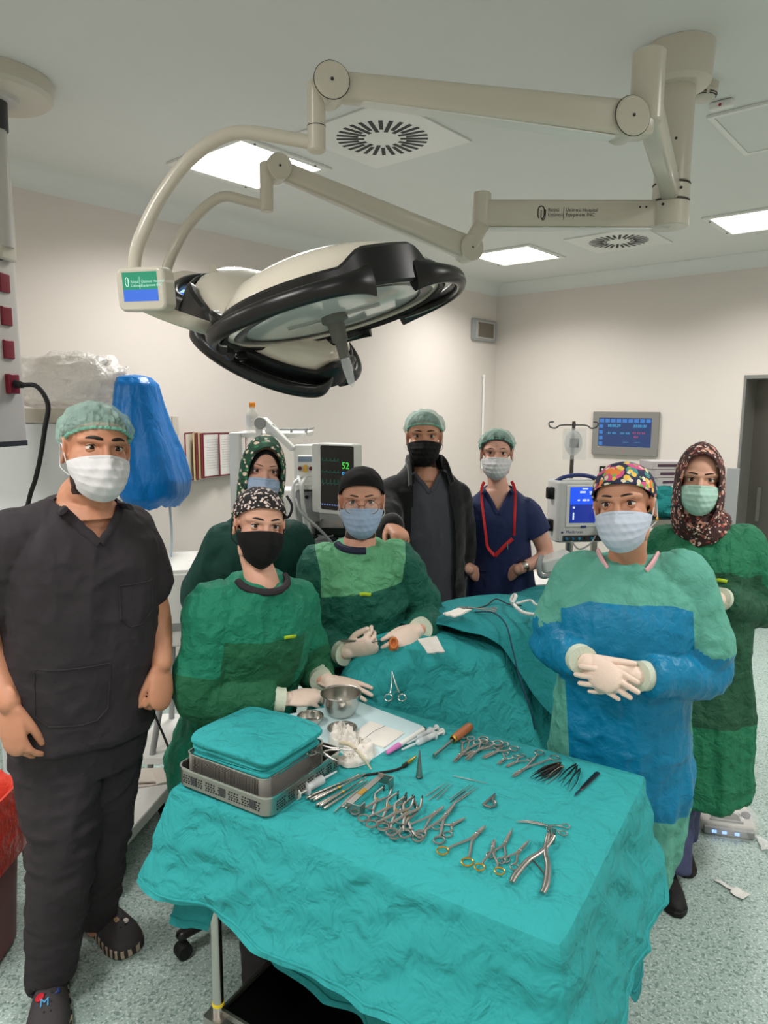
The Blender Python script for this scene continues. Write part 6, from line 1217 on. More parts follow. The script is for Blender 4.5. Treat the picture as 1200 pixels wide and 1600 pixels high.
# ================================================================= SURGICAL LIGHT ON ITS CEILING COLUMN
CRM = M_['cream']; BLK = pm('satin black handle', (16, 15, 16), .32); DKR = pm('thin seam', (60, 56, 50), .6)
def bar(mb, p0, p1, a, b, up=ZU, n=20, pw=5):
    d = (p1 - p0).normalized(); s = d.cross(up).normalized(); u = s.cross(d); R = []
    for p, (w, h) in ((p0, (a[0] * .9, a[1] * .9)), (p0 + d * .006, a), (p1 - d * .006, b), (p1, (b[0] * .9, b[1] * .9))):
        R.append([p + s * (w / 2 * math.copysign(abs(math.cos(q)) ** (2 / pw), math.cos(q))) + u * (h / 2 * math.copysign(abs(math.sin(q)) ** (2 / pw), math.sin(q))) for q in [2 * PI * (j + .5) / n for j in range(n)]])
    return mb.rings(R)
def cyl(mb, p0, p1, r, n=28, ch=.004):
    d = (p1 - p0); L = d.length; return mb.lathe([(r - ch, 0), (r, ch), (r, L - ch), (r - ch, L)], frame(p0, z=d), n)
def screwdot(parent, p, d, r=.005, mat=None): build('screw', MB().lathe([(0, 0), (r, 0), (r * .9, .002), (0, .002)], frame(p, z=d), 12), mat or M_['print'], parent)
cp = Zp(1062, 75, ZC); CX, CY = cp.x, cp.y; C_ = lambda z: V((CX, CY, z))
zs, zb = W(1047, 290, CY).z, W(1041, 356, CY).z; zm = W(1043, 316, CY).z
SL = thing('surgical_light', 'double surgical light hanging on cream arms from the ceiling column', 'surgical light', C_(ZC))
col = build('column', cyl(MB(), C_(ZC - .05), C_(zs + .004), .062), CRM, SL); build('ceiling_flange', MB().lathe([(.02, ZC - .135), (.098, ZC - .135), (.112, ZC - .12), (.116, ZC - .05), (.118, ZC - .001), (.02, ZC - .001)], Matrix.Translation(V((CX, CY, 0))), 40), CRM, SL)
build('swivel_ring', cyl(MB(), C_(zm + .002), C_(zs), .064), CRM, SL); build('swivel_ring', cyl(MB(), C_(zb), C_(zm - .002), .067), CRM, SL)
sm = MB(); cyl(sm, C_(zs - .001), C_(zs + .003), .0655, ch=.0005); cyl(sm, C_(zm - .003), C_(zm + .003), .0655, ch=.0005); build('seam', sm, DKR, SL)
cam_d = lambda p: (CAM - p).normalized()
for z, a in ((zs + .14, .1), (zs + .03, .25), (zs - .025, .5), (zm - .02, -.5)):
    d = (V((-CX, -CY, 0)).normalized() + V((a, 0, 0))).normalized(); screwdot(SL, C_(z) + d * (.0615 if z > zs else .0665), d)
# upper arm: horizontal bar towards the camera, knuckle, spring arm, drop rod, curved tube, display
A0 = C_(zs - .02); K = W(1010, 168, 1.95); K.z = A0.z
up1 = MB(); bar(up1, A0, K, (.06, .085), (.06, .085)); build('extension_arm', up1, CRM, SL)
t = cyl(MB(), K - ZU * .055, K + ZU * .115, .041); build('arm_joint', t, CRM, SL)
S0 = W(977, 189, 1.93); S1 = W(515, 135, 1.76)
ad = (S1 - S0).normalized(); fn = (ZU.cross(ad)).normalized(); fn = fn if fn.y < 0 else -fn
bar(m := MB(), K - ZU * .05 + (S0 - K) * .0 + fn * .0, S0 + fn * .0, (.07, .085), (.07, .085)); build('knuckle', m, CRM, SL)
bar(m := MB(), S0, S1, (.062, .088), (.05, .058)); sp = build('spring_arm', m, CRM, SL)
bar(m := MB(), S0.lerp(S1, .05) - ZU * .046, S0.lerp(S1, .9) - ZU * .028, (.045, .006), (.035, .006)); build('underside_strip', m, M_['white_plastic'], sp)
for p, r in ((S0, .047), (S1, .040)): j = build('pivot_cap', cyl(MB(), p - fn * .04, p + fn * .04, r), CRM, SL); build('seam', MB().tube([p + fn * .034 + (ad * math.cos(a) + ZU * math.sin(a)) * (r + .0005) for a in [2 * PI * i / 40 for i in range(41)]], .0012, 6, ref=fn), DKR, j); screwdot(j, p + fn * .04, fn, .004, M_['dark_plastic'])
R0 = W(494, 150, 1.75); R1 = W(497, 238, 1.75); R1.x, R1.y = R0.x, R0.y
bar(m := MB(), S1, R0, (.05, .06), (.05, .06)); build('elbow', m, CRM, SL); build('drop_rod', cyl(MB(), R1, R0 + ZU * .03, .021), CRM, SL); sm = MB(); cyl(sm, R1.lerp(R0, .45), R1.lerp(R0, .45) + ZU * .002, .0215, ch=.0003); build('seam', sm, DKR, SL)
T = [W(494, 224, 1.75), W(455, 217, 1.76), W(385, 207, 1.77), W(340, 217, 1.77), W(290, 255, 1.76), W(248, 313, 1.75), W(220, 370, 1.74), W(211, 402, 1.74), W(210, 428, 1.74)]
build('curved_tube', MB().tube(T, .0155, 16, 6), CRM, SL)
GRN = emis('lit green screen', (16, 150, 110), .9); BLU = emis('lit blue screen', (52, 110, 220), 1.0); WHT = emis('lit white lettering', (190, 235, 220), 1.0); DBL = emis('dark blue screen', (20, 40, 120), .8)
def display(name, cpx, Y, w, h, yaw, label, pitch=-.10, logo=True):
    c = W(*cpx, Y); f = V((math.sin(yaw), -math.cos(yaw), 0)); f = (f + V((0, 0, pitch))).normalized(); x = f.cross(ZU).normalized() * -1; z = x.cross(-f) if False else f.cross(x) * -1
    x = ZU.cross(f).normalized(); z = f.cross(x); M = frame(c, x=x, y=-f); o = build(name, MB().rbox((0, 0, 0), (w, h, .05), .018, frame(c, x=x, z=f)), CRM, SL, bev=.006, label=label)
    Ms = frame(c + f * .0255, x=x, z=f); sw, shh = w * .72, h * .66
    up_ = .006; build('screen', MB().add([(-sw / 2, up_ + -shh * .1, 0), (sw / 2, up_ + -shh * .1, 0), (sw / 2, up_ + shh / 2, 0), (-sw / 2, up_ + shh / 2, 0)], [(0, 1, 2, 3)], Ms), GRN if logo else BLU, o)
    build('screen_lower', MB().add([(-sw / 2, up_ - shh / 2, 0), (sw / 2, up_ - shh / 2, 0), (sw / 2, up_ - shh * .1, 0), (-sw / 2, up_ - shh * .1, 0)], [(0, 1, 2, 3)], Ms), BLU if logo else DBL, o)
    if logo:
        Mt_ = Ms @ Matrix.Translation((0, 0, .0006))
        lg = MB().tube([Mt_ @ V((-sw * .36 + .0045 * math.cos(a) , shh * .26 + .010 * math.sin(a), 0)) for a in [2 * PI * i / 20 for i in range(21)]], .0008, 6).tube([Mt_ @ V((-sw * .33, shh * .2 + .006 * i, 0)) for i in range(-1, 3)], .0008, 6); build('logo', lg, WHT, o)
        text('lettering', 'Rüştü\nÜzümcü', .0085, Mt_ @ Matrix.Translation((-sw * .26, shh * .22, 0)), WHT, o, .0001); text('lettering', 'Üzümcü Hospital\nEquipment INC', .0085, Mt_ @ Matrix.Translation((.004, shh * .22, 0)), WHT, o, .0001)
        build('divider', MB().box((0, shh * .22, 0), (.0008, shh * .42, .0004), Mt_), WHT, o)
    else:
        ic = MB()
        for i in range(3):
            for j in range(4): ic.box((-sw * .3 + sw * .3 * i, up_ + shh * (.36 - .24 * j), .0005), (sw * .2, shh * .12, .0006), Ms)
        build('icons', ic, WHT, o)
    return c, f, x, z
c1, f1, x1, z1 = display('display', (229, 453), 1.72, .125, .098, -.25 + .0, 'cream touch display with a green and blue lit screen')
build('display_back', cyl(MB(), W(195, 448, 1.75) , W(230, 450, 1.76), .034), CRM, SL)
# lamp heads
GLS = pm('lamp cover glass', (226, 228, 224), .12, alpha=.85, coat=.5); INN = pm('lamp reflector', (168, 170, 166), .35, .2, bump=(8, .1, .01)); SHL = pm('glossy white lamp shell', (226, 218, 202), .18, coat=.5); TRM = pm('silver trim', (190, 190, 188), .2, 1)
def lamp_head(c, n, xr, R, name, label, handle=True, spin=0.0):
    M = frame(c, x=xr, z=n); o = build(name, MB().lathe([(.0, R * .36), (R * .3, R * .355), (R * .55, R * .33), (R * .72, R * .26), (R * .82, R * .15), (R * .85, R * .05), (R * .86, -.01), (R * .80, -.02), (R * .80, .0), (0, .0)], M, 64), SHL, SL, label=label)
    build('cover_glass', MB().lathe([(0, -.016), (R * .6, -.014), (R * .80, -.008), (R * .80, -.002), (0, -.006)], M, 64), GLS, o); build('dark_rim', MB().lathe([(R * .70, -.016), (R * .86, -.012), (R * .87, .0), (R * .70, -.010)], M, 64, cap=False), pm('tinted rim', (62, 66, 66), .25), o)
    band = MB(); nb = 120; Rg = []
    for i in range(nb):
        a = 2 * PI * i / nb + spin; lobe = .5 + .5 * math.cos(3 * (a - spin)); w = max(0, min(1, (lobe - .12) / .2)); hi = .030 + .030 * (1 - w); lo = -.028 + .006 * w; ri, ro = R * .855, R * (.90 + .03 * (1 - w)); q = V((math.cos(a), math.sin(a), 0))
        Rg.append([M @ (q * r + V((0, 0, z))) for r, z in ((ri, lo + .004), (ro - .006, lo), (ro, lo + .006), (ro, hi - .008), (ro - .008, hi), (ri, hi - .003))])
    band.rings(Rg + [Rg[0]], cap=False); build('black_rim', band, BLK, o)
    for k in range(3):
        h = MB(); st = []; a0 = spin + 2 * PI * k / 3 + .12 * 0
        for i in range(33):
            t = (i - 16) / 16; a = a0 + t * .86; e = 1 - abs(t) ** 5; rr_ = R * (.90 + .115 * e); hh = .020 + .016 * abs(t) ** 6; q = V((math.cos(a), math.sin(a), 0)); dz = -.014 - .006 * e
            st.append([M @ (q * (rr_ + .014 * math.cos(b)) + V((0, 0, dz + hh * math.sin(b)))) for b in [2 * PI * j / 14 for j in range(14)]])
        h.rings(st); g = build('grip', h, BLK, o)
        build('trim_line', MB().tube([M @ (V((math.cos(a0 + t * .8), math.sin(a0 + t * .8), 0)) * R * (.90 + .115 * (1 - abs(t) ** 5) - .028) + V((0, 0, -.034))) for t in [(i - 16) / 16 for i in range(33)]], .0022, 6), TRM, g)
    if handle:
        hm = MB().lathe([(0, -.012), (.034, -.012), (.034, -.03), (.022, -.036), (.02, -.08), (.015, -.084), (.014, -.125), (0, -.126)], M, 24); hd_ = build('centre_handle', hm, pm('grey handle socket', (104, 104, 98), .45), o)
        build('clear_sleeve', MB().lathe([(.0, -.126), (.012, -.126), (.013, -.15), (.009, -.19), (0, -.2)], M, 20), M_['clear'], hd_)
        for q in (-1, 1): build('spoke', MB().box((q * .07, 0, -.016), (.10, .022, .008), M), INN, o)
    return o, M
R1_ = .322; C1 = W(519, 484, 1.85); n1 = V((-.26, .045, .96)).normalized(); h1, M1 = lamp_head(C1, n1, V((1, 0, .25)), R1_, 'lamp_head', 'front lamp head with cream shell and black grips', spin=.05)
C2 = W(424, 512, 2.26); n2 = V((.44, -.42, .79)).normalized(); h2, M2 = lamp_head(C2, n2, V((1, 0, -.45)), .30, 'lamp_head', 'rear lamp head, its white dome side turned to the camera', handle=False, spin=-1.35)
def fork(pts, r, nm, e=(1, .6)): return build(nm, MB().tube(pts, r, 14, 6, ell=e, ref=ZU), CRM, SL)
fork([W(212, 470, 1.74), W(250, 487, 1.74), W(300, 505, 1.75), M1 @ V((-R1_ * .86, 0, .012))], .017, 'lamp_bracket'); fork([W(210, 428, 1.745), W(214, 455, 1.76), W(222, 478, 1.745)], .018, 'lamp_bracket')
# lower arm
B0 = C_((zm + zb) / 2 + .0); B1 = W(752, 345, 2.72); B1.z = B0.z; d = (B1 - B0).normalized(); fb = ZU.cross(d).normalized(); fb = fb if fb.y < 0 else -fb
bar(m := MB(), B0, B1, (.058, .098), (.058, .098)); la_ = build('extension_arm', m, CRM, SL, label='lower extension arm with the maker lettering')
bar(m := MB(), B0.lerp(B1, .1) - ZU * .051, B1 - ZU * .051, (.05, .006), (.05, .006)); build('underside_strip', m, M_['white_plastic'], la_)
xt = -d if (-d).x > 0 else d
Mx = frame(B0.lerp(B1, .685) + fb * .0292, x=xt, z=fb)
lg = MB().tube([Mx @ V((-.004 + .011 * math.cos(a), .0 + (.022 if math.sin(a) > 0 else -.022) * abs(math.sin(a)) ** .5, 0)) for a in [PI * 1.5 + 2 * PI * i / 26 for i in range(24)]], .0019, 6, 2).tube([Mx @ V((-.004, y, 0)) for y in (.010, -.006, -.016)] + [Mx @ V((.002, -.026, 0)), Mx @ V((.010, -.018, 0)), Mx @ V((.012, .010, 0))], .0016, 6, 3); build('logo', lg, M_['print'], la_)
text('lettering', 'Rüştü\nÜzümcü', .0165, Mx @ Matrix.Translation((.020, .004, .0)), M_['print'], la_, .0004); text('lettering', 'Üzümcü Hospital\nEquipment INC', .0165, Mx @ Matrix.Translation((.084, .004, .0)), M_['print'], la_, .0004); build('divider', MB().box((.077, -.003, 0), (.0016, .045, .001), Mx), M_['print'], la_)
for i in (0, .022): screwdot(la_, B0.lerp(B1, .14) + d * i + fb * .029 + ZU * .02, fb, .0035)
build('arm_joint', cyl(MB(), B1 - ZU * .05, B1 + ZU * .075, .034), CRM, SL); Q0 = B1 - ZU * .05; L0 = W(731, 389, 2.70); L1 = W(433, 264, 2.42); ad2 = (L1 - L0).normalized(); f2 = ad2.cross(V((0, 0, 1))).normalized(); f2 = f2 if f2.y < 0 else -f2
bar(m := MB(), B1 - ZU * .04, L0, (.06, .07), (.06, .08), up=V((0, -1, 0))); build('knuckle', m, CRM, SL); bar(m := MB(), L0, L1, (.055, .085), (.048, .055)); sp2 = build('spring_arm', m, CRM, SL)
for p, r in ((L0, .046), (L1, .040)): j = build('pivot_cap', cyl(MB(), p - f2 * .038, p + f2 * .038, r), CRM, SL); screwdot(j, p + f2 * .038, f2, .004, M_['dark_plastic'])
D0 = W(416, 270, 2.40); D1 = W(416, 331, 2.40); D1.x, D1.y = D0.x, D0.y; bar(m := MB(), L1, D0, (.05, .06), (.05, .06)); build('elbow', m, CRM, SL); build('drop_rod', cyl(MB(), D1, D0 + ZU * .03, .021), CRM, SL)
build('curved_tube', MB().tube([W(416, 322, 2.40), W(385, 314, 2.40), W(352, 307, 2.40), W(325, 320, 2.40), W(292, 355, 2.39), W(270, 395, 2.38), W(260, 425, 2.38), W(259, 455, 2.38)], .0165, 16, 6), CRM, SL)
display('display', (288, 472), 2.34, .12, .11, .10, 'second touch display behind the first', logo=False)
fork([W(259, 440, 2.38), W(290, 432, 2.36), W(338, 442, 2.32), M2 @ V((-.22, -.02, .08))], .018, 'lamp_bracket'); fork([W(259, 452, 2.38), W(262, 480, 2.37), W(300, 497, 2.35), W(340, 500, 2.32)], .016, 'lamp_bracket')
# ================================================================= CEILING PENDANT, LEFT
pc = Zp(-12, 122, ZC); PX, PY = pc.x, pc.y; PD = thing('ceiling_pendant', 'grey ceiling supply pendant with maroon sockets at the left edge', 'pendant', pc)
PB = pm('pendant grey', (196, 192, 188), .35, var=.02); T0 = Matrix.Translation(V((PX, PY, 0)))
build('ceiling_plate', MB().lathe([(.02, ZC - .07), (.20, ZC - .07), (.215, ZC - .055), (.218, ZC - .001), (.02, ZC - .001)], T0, 48), M_['cream'], PD); build('inner_plate', MB().lathe([(.02, ZC - .085), (.085, ZC - .085), (.09, ZC - .07), (.02, ZC - .07)], T0, 36), PB, PD)
build('collar', MB().lathe([(.03, ZC - .19), (.045, ZC - .19), (.047, ZC - .085), (.03, ZC - .085)], T0, 28), M_['dark_plastic'], PD); build('drop_tube', MB().lathe([(.005, 2.45), (.038, 2.45), (.038, ZC - .15), (.005, ZC - .15)], T0, 28), PB, PD)
bz1, bz0 = W(0, 292, PY).z, W(0, 690, PY).z; px = PX - .115; Mp = Matrix.Translation(V((px, PY, 0))) @ Matrix.Rotation(-.18, 4, 'Z')
bd = build('column_body', MB().rbox((0, 0, (bz0 + bz1) / 2), (.20, .26, bz1 - bz0), .05, Mp, 6), PB, PD); build('base_cap', MB().rbox((0, 0, bz0 - .008), (.205, .265, .022), .05, Mp, 6), M_['dark_plastic'], PD)
build('side_plate', MB().rbox((.115, .03, W(30, 340, PY).z), (.03, .10, W(30, 275, PY).z - W(30, 410, PY).z), .014, Mp), M_['cream'], PD, bev=.008); build('grey_band', MB().rbox((0, 0, W(0, 352, PY).z), (.204, .264, .03), .05, Mp, 6), M_['dark_plastic'], PD)
MR = pm('maroon socket', (122, 22, 42), .3)
for y in (442, 494, 546): z = W(25, y, PY).z; s = build('socket', MB().rbox((.102, .02, z), (.016, .06, .075), .006, Mp), MR, PD, bev=.003, label='maroon power socket')
zk = W(30, 398, PY).z; build('cable_gland', MB().rbox((.108, -.01, zk), (.02, .035, .05), .006, Mp), M_['black_plastic'], PD)
zc_ = W(32, 600, PY).z; s = build('socket', MB().rbox((.108, .02, zc_), (.03, .06, .08), .006, Mp), MR, PD, bev=.003, label='maroon power socket with a black plug'); build('plug', MB().tube([Mp @ V((.12, .02, zc_)), Mp @ V((.165, .01, zc_ - .005))], [.018, .012], 12, 2), M_['rubber'], s)
cb = build('power_cable', MB().tube([Mp @ V((.16, .01, zc_ - .004)), W(58, 604, PY - .05), W(75, 632, PY - .05), W(70, 670, PY - .05), W(63, 715, PY - .04), W(55, 750, PY), W(46, 778, PY + .05), W(30, 850, PY + .1)], .0095, 12, 6), M_['rubber'], None); tag(cb, 'thick black power cable drooping from the pendant socket', 'cable')
# ================================================================= BACKGROUND EQUIPMENT
WP, GP, BP, DP = M_['white_plastic'], M_['grey_plastic'], M_['black_plastic'], M_['dark_plastic']
def yawM(p, yaw=0.0): return Matrix.Translation(p) @ Matrix.Rotation(yaw, 4, 'Z')
def pxbox(x0, y0, x1, y1, Y, d, yaw=0.0):
    """box whose front face spans the pixels, front at distance Y, d deep: returns matrix at the centre and the size"""
    a, b = W(x0, y0, Y), W(x1, y1, Y); return yawM(V(((a.x + b.x) / 2, Y + d / 2, (a.z + b.z) / 2)), yaw), (abs(b.x - a.x), d, abs(a.z - b.z))
# ---- wall control screen (far wall, right)
M, w, h = wallbox(onR, 929, 643, 1028, 714, .03); fr_ = pm('grey screen bezel', (128, 126, 122), .4)
r = thing('wall_screen', 'grey framed wall touch screen with a blue display beside the drip stand', 'screen', M @ V((0, 0, -h / 2))); Mq = M @ Matrix.Rotation(PI, 4, 'Z')    # local x to the right in view
nx = RX; Mw = frame(M @ V((0, 0, 0)), x=RX, z=-RY)
build('bezel', MB().rbox((0, 0, 0), (w, h, .03), .008, Mw), fr_, r, bev=.003); SW, SH = w * .80, h * .66; Ms = Mw @ Matrix.Translation((.0, h * .03, .0155)); DB = emis('deep blue screen', (24, 62, 120), .75); CY_ = emis('cyan screen marks', (80, 190, 240), .9); RD = emis('red screen marks', (230, 70, 90), .9)
build('screen', MB().add([(-SW / 2, -SH / 2, 0), (SW / 2, -SH / 2, 0), (SW / 2, SH / 2, 0), (-SW / 2, SH / 2, 0)], [(0, 1, 2, 3)], Ms), DB, r)
ic = MB(); 
for i in range(9): ic.box((-SW * .44 + i * SW * .11, SH * .40, .0004), (SW * .085, SH * .12, .0006), Ms)
for j in range(4): ic.box((-SW * .45, SH * (.2 - .2 * j), .0004), (SW * .07, SH * .12, .0006), Ms)
build('icons', ic, emis('blue screen buttons', (56, 130, 210), .8), r)
for q, t_, sz, mt in ((-.32, '00:00:29', .036, CY_), (.16, '00:00:00', .036, CY_)): text('digits', t_, sz, Ms @ Matrix.Translation((SW * q, SH * .18, .0004)), mt, r, .0002)
for q, v, t_, mt in ((-.34, -.06, '23.0  40%', CY_), (-.08, -.06, '23.0  50%', CY_), (.16, -.04, '0.3  0.3  0.4', RD), (.18, -.18, '50.4', RD), (-.02, -.36, '-------', CY_), (.2, -.36, '-------', CY_)): text('digits', t_, .024, Ms @ Matrix.Translation((SW * q, SH * v, .0004)), mt, r, .0002)
build('indicator', MB().ell((0, -h * .40, .016), (.006, .006, .002), Mw), RD, r); build('indicator', MB().ell((-w * .39, -h * .32, .016), (.006, .006, .002), Mw), emis('yellow light', (230, 200, 60), .8), r)
M, w, h = wallbox(onR, 938, 728, 1020, 762, .02); Mw = frame(M.translation, x=RX, z=-RY); r = build('wall_panel', MB().rbox((0, 0, 0), (w, h, .02), .004, Mw), BP); tag(r, 'black panel on the wall right below the touch screen', 'panel'); lm = MB(); [lm.box((-w * .44 + i * w * .05, h * .34, .0104), (w * .03, h * .10, .0006), Mw) for i in range(3)]; build('marks', lm, WP, r)
M, w, h = wallbox(onR, 1137, 731, 1150, 822, .02); Mw = frame(M.translation, x=RX, z=-RY); o = build('corner_guard', MB().box((0, 0, 0), (w, h, .02), Mw), GP, bev=.002); tag(o, 'grey vertical guard plate on the wall by the steel door', 'guard plate')
# ---- wall binder (left wall)
b0, b1 = onL(290, 677), onL(384, 672); zt, zb2 = (b0.z + b1.z) / 2, onL(297, 748).z; L = (b1 - b0); L.z = 0; wl = L.length
r = thing('wall_binder', 'fan of framed sheets with maroon and cream edges on the wall', 'binder', (b0 + b1) / 2 - ZU * (zt - zb2)); base = b0 + RX * .01; MAR = pm('maroon plastic edge', (120, 40, 52), .4); CRE = pm('cream plastic edge', (206, 186, 140), .4); SHT = pm('white sheet', (222, 218, 214), .7)
build('wall_bracket', MB().box((0, 0, 0), (wl, .02, .03), frame((b0 + b1) / 2 + RX * .012 - ZU * .02, x=RY, z=ZU)), M_['steel_dull'], r)
for i, (x0, x1, fc, em) in enumerate(((290, 304, (214, 206, 192), MAR), (303, 309, (206, 186, 140), CRE), (307, 313, (150, 70, 76), MAR), (311, 317, (206, 186, 140), CRE), (315, 321, (150, 70, 76), MAR), (318, 346, (222, 218, 214), MAR), (343, 365, (222, 218, 214), MAR), (362, 384, (216, 212, 206), MAR))):
    l_, r_ = onL(x0, 712, .13 - .010 * i), onL(x1, 712, .03); c = (l_ + r_) / 2; c.z = (zt + zb2) / 2; dx = r_ - l_; dx.z = 0; ww = dx.length; hh = zt - zb2 - .004 * i; M2_ = frame(c, x=dx, z=ZU)
    pl = build('leaf', MB().box((0, 0, 0), (ww - .01, .004, hh - .012), M2_), pm('page', fc, .7), r); e = MB()
    for cc, d in (((0, 0, hh / 2), (ww, .007, .007)), ((0, 0, -hh / 2), (ww, .007, .007)), ((-ww / 2, 0, 0), (.007, .007, hh)), ((ww / 2, 0, 0), (.007, .007, hh))): e.box(cc, d, M2_)
    build('leaf_frame', e, em, pl)
    if i > 4: ln = MB(); [ln.box((0, -.0024 * s_, hh * (.36 - .06 * k)), (ww * .7, .0006, .0016), M2_) for k in range(12) for s_ in (-1, 1)]; build('printed_lines', ln, GP, pl)
# ---- anaesthesia machine group
r = thing('anaesthesia_machine', 'white anaesthesia machine with monitor modules behind the two seated staff', 'anaesthesia machine', V((-.42, 3.55, 0)))
M, s = pxbox(362, 682, 500, 960, 3.45, .5); build('cabinet', MB().rbox((0, .05, -.35), (s[0] + .04, s[1], s[2] + .1), .03, M), WP, r, bev=.008)
M, s = pxbox(357, 676, 380, 900, 3.40, .06); build('side_post', MB().rbox((0, 0, 0), s, .01, M), WP, r, bev=.004)
M, s = pxbox(364, 676, 478, 684, 3.42, .4); build('top_shelf', MB().rbox((0, 0, 0), s, .02, M), WP, r, bev=.003)
rl = MB(); zt_ = W(0, 672, 3.45).z
for x in (420, 455, 478): rl.tube([W(x, 680, 3.46), W(x, 670, 3.46)], .006, 8)
rl.tube([W(418, 671, 3.46), W(480, 671, 3.46)], .006, 8); rl.tube([W(480, 671, 3.46), W(480, 671, 3.46) + V((0, .3, 0))], .006, 8); build('rail', rl, GP, r)
Mrk, s = pxbox(455, 697, 503, 832, 3.22, .3); build('module_rack', MB().rbox((0, .04, 0), (s[0], s[1] - .08, s[2]), .012, Mrk), WP, r, bev=.004); ZR = W(0, 697, 3.22).z
mb = MB(); fz = lambda y: W(480, y, 3.22).z
M, s = pxbox(464, 712, 501, 745, 3.21, .05); mdl = build('module', MB().rbox((0, 0, 0), s, .006, M), WP, r, bev=.003); build('blue_stripe', MB().box((0, -.026, s[2] * .33), (s[0] * .9, .003, s[2] * .24), M), pm('blue grey stripe', (130, 150, 170), .4), mdl)
for x, y, c in ((468.5, 732, (96, 30, 38)), (486, 732, (96, 30, 38)), (477, 729, (220, 170, 60)), (477, 735, (220, 170, 60))): p = W(x, y, 3.205); build('port', MB().lathe([(0, -.004), (.009, -.004), (.009, .006), (0, .007)], frame(p, z=V((0, -1, 0))), 16), pm('port', c, .4), mdl)
M, s = pxbox(460, 758, 501, 765, 3.19, .2); build('shelf', MB().rbox((0, 0, 0), s, .006, M), WP, r); M, s = pxbox(461, 768, 500, 822, 3.22, .1); bx = build('lower_module', MB().rbox((0, .002, 0), s, .004, M), GP, r, bev=.003)
for x in (479, 491): p = W(x, 776.5, 3.22); build('port', MB().lathe([(0, -.004), (.008, -.004), (.008, .004), (0, .004)], frame(p, z=V((0, -1, 0))), 14), BP, bx)
for k, (x0, xm, x1) in enumerate(((470, 458, 474), (478, 472, 492), (466, 470, 480))): build('hose', MB().tube([W(x0, 745, 3.19), W(xm, 760, 3.14), W(xm + 4, 800, 3.12), W(x1, 850, 3.1), W(x1 + 8, 905, 3.1)], .0075, 10, 6), pm('white hose', (214, 216, 214), .4), r)
build('grey_hose', MB().tube([W(462, 780, 3.16), W(470, 800, 3.1), W(500, 828, 3.05), W(520, 850, 3.05)], .007, 10, 6), GP, r)
build('black_hose', MB().tube([W(448, 775, 3.15), W(456, 790, 3.13), W(452, 806, 3.12), W(440, 812, 3.15)], .006, 10, 6), BP, r)
M, s = pxbox(488, 815, 560, 845, 3.05, .35); build('work_surface', MB().rbox((0, 0, 0), (s[0], s[1], .03), .02, M), BP, r); M, s = pxbox(455, 846, 575, 935, 3.12, .4); build('drawer_unit', MB().rbox((0, 0, 0), s, .02, M), WP, r, bev=.006)
jn = MB()
for x, y, q in ((488, 838, .012), (510, 832, .016), (530, 836, .012), (545, 829, .014), (520, 842, .012)): jn.ell(W(x, y, 3.08), (q * 2.2, q, q))
build('clutter', jn, DP, r)
# articulated arm, white
arm = thing('hose_arm', 'white jointed hose arm above the patterned scarf', 'arm', W(405, 700, 3.38)); build('post', MB().rbox((0, 0, 0), (.03, .03, .12), .006, yawM(W(405, 682, 3.38))), WP, arm, bev=.003); build('pivot', MB().lathe([(0, -.02), (.026, -.02), (.028, -.016), (.028, .016), (.026, .02), (0, .02)], frame(W(407, 661, 3.37), z=V((0, -1, 0))), 28), GP, arm); bar(m := MB(), W(412, 656, 3.38), W(458, 702, 3.3), (.03, .035), (.026, .028)); build('boom', m, WP, arm); bar(m := MB(), W(416, 676, 3.36), W(429, 664, 3.36), (.022, .024), (.022, .024)); build('lever', m, WP, arm); build('bow', MB().tube([W(416, 690, 3.36), W(417, 674, 3.36), W(422, 672, 3.36), W(424, 690, 3.36)], .006, 8, 4), WP, arm)
# bottle
p = W(395, 676, 3.45); b = thing('bottle', 'clear plastic bottle with an orange cap on the machine top', 'bottle', p); build('body', MB().lathe([(0, 0), (.028, 0), (.031, .004), (.031, .085), (.024, .105), (.013, .115), (.013, .125), (0, .125)], frame(p), 24), pm('clear bottle', (236, 234, 228), .12, alpha=.45), b); build('cap', MB().lathe([(0, .122), (.0155, .122), (.0155, .142), (.013, .145), (0, .145)], frame(p), 20), pm('orange cap', (246, 148, 36), .4), b); build('label', MB().lathe([(.0314, .03), (.0314, .082)], frame(p), 24, cap=False), M_['paper'], b)
# patient monitor
a, bq, cq, dq = W(497, 694, 3.12), W(553, 692, 3.02), W(551, 803, 3.02), W(498, 806, 3.12); xw = (bq - a); hw = ((a - dq).length + (bq - cq).length) / 2; ww = math.hypot(xw.x, xw.y) * 1.02; xw.z = 0; xw.normalize(); fz_ = xw.cross(ZU); fz_ = fz_ if fz_.y < 0 else -fz_
cM = (a + bq + cq + dq) / 4; Mm = frame(cM, x=xw, z=fz_); mo = thing('patient_monitor', 'white framed patient monitor with a black screen of green and blue digits', 'monitor', cM - ZU * hw / 2)
build('housing', MB().rbox((0, 0, -.03), (ww, hw, .07), .012, Mm), WP, mo, bev=.006); build('screen', MB().rbox((.012, .006, .006), (ww * .90, hw * .90, .003), .008, Mm), pm('black screen glass', (16, 18, 20), .12), mo); bs_ = MB().rbox((-ww * .56, 0, -.03), (ww * .22, hw * .98, .06), .012, Mm); build('side_handle', bs_, WP, mo, bev=.004)
text('digits', '52', .04, Mm @ Matrix.Translation((ww * .20, hw * .16, .0085)), emis('green digits', (60, 220, 60), 1.0), mo, .0002); text('digits', '93', .034, Mm @ Matrix.Translation((ww * .20, hw * .04, .0085)), emis('blue digits', (60, 170, 250), 1.0), mo, .0002)
tr = MB()
for y, q in ((.26, .012), (.1, .008), (-.06, .02)): tr.tube([Mm @ V((-ww * .36 + i * ww * .018, hw * y + (q * (1 if i % 6 == 2 else (-.3 if i % 6 == 3 else 0))), .0083)) for i in range(28)], .0008, 4)
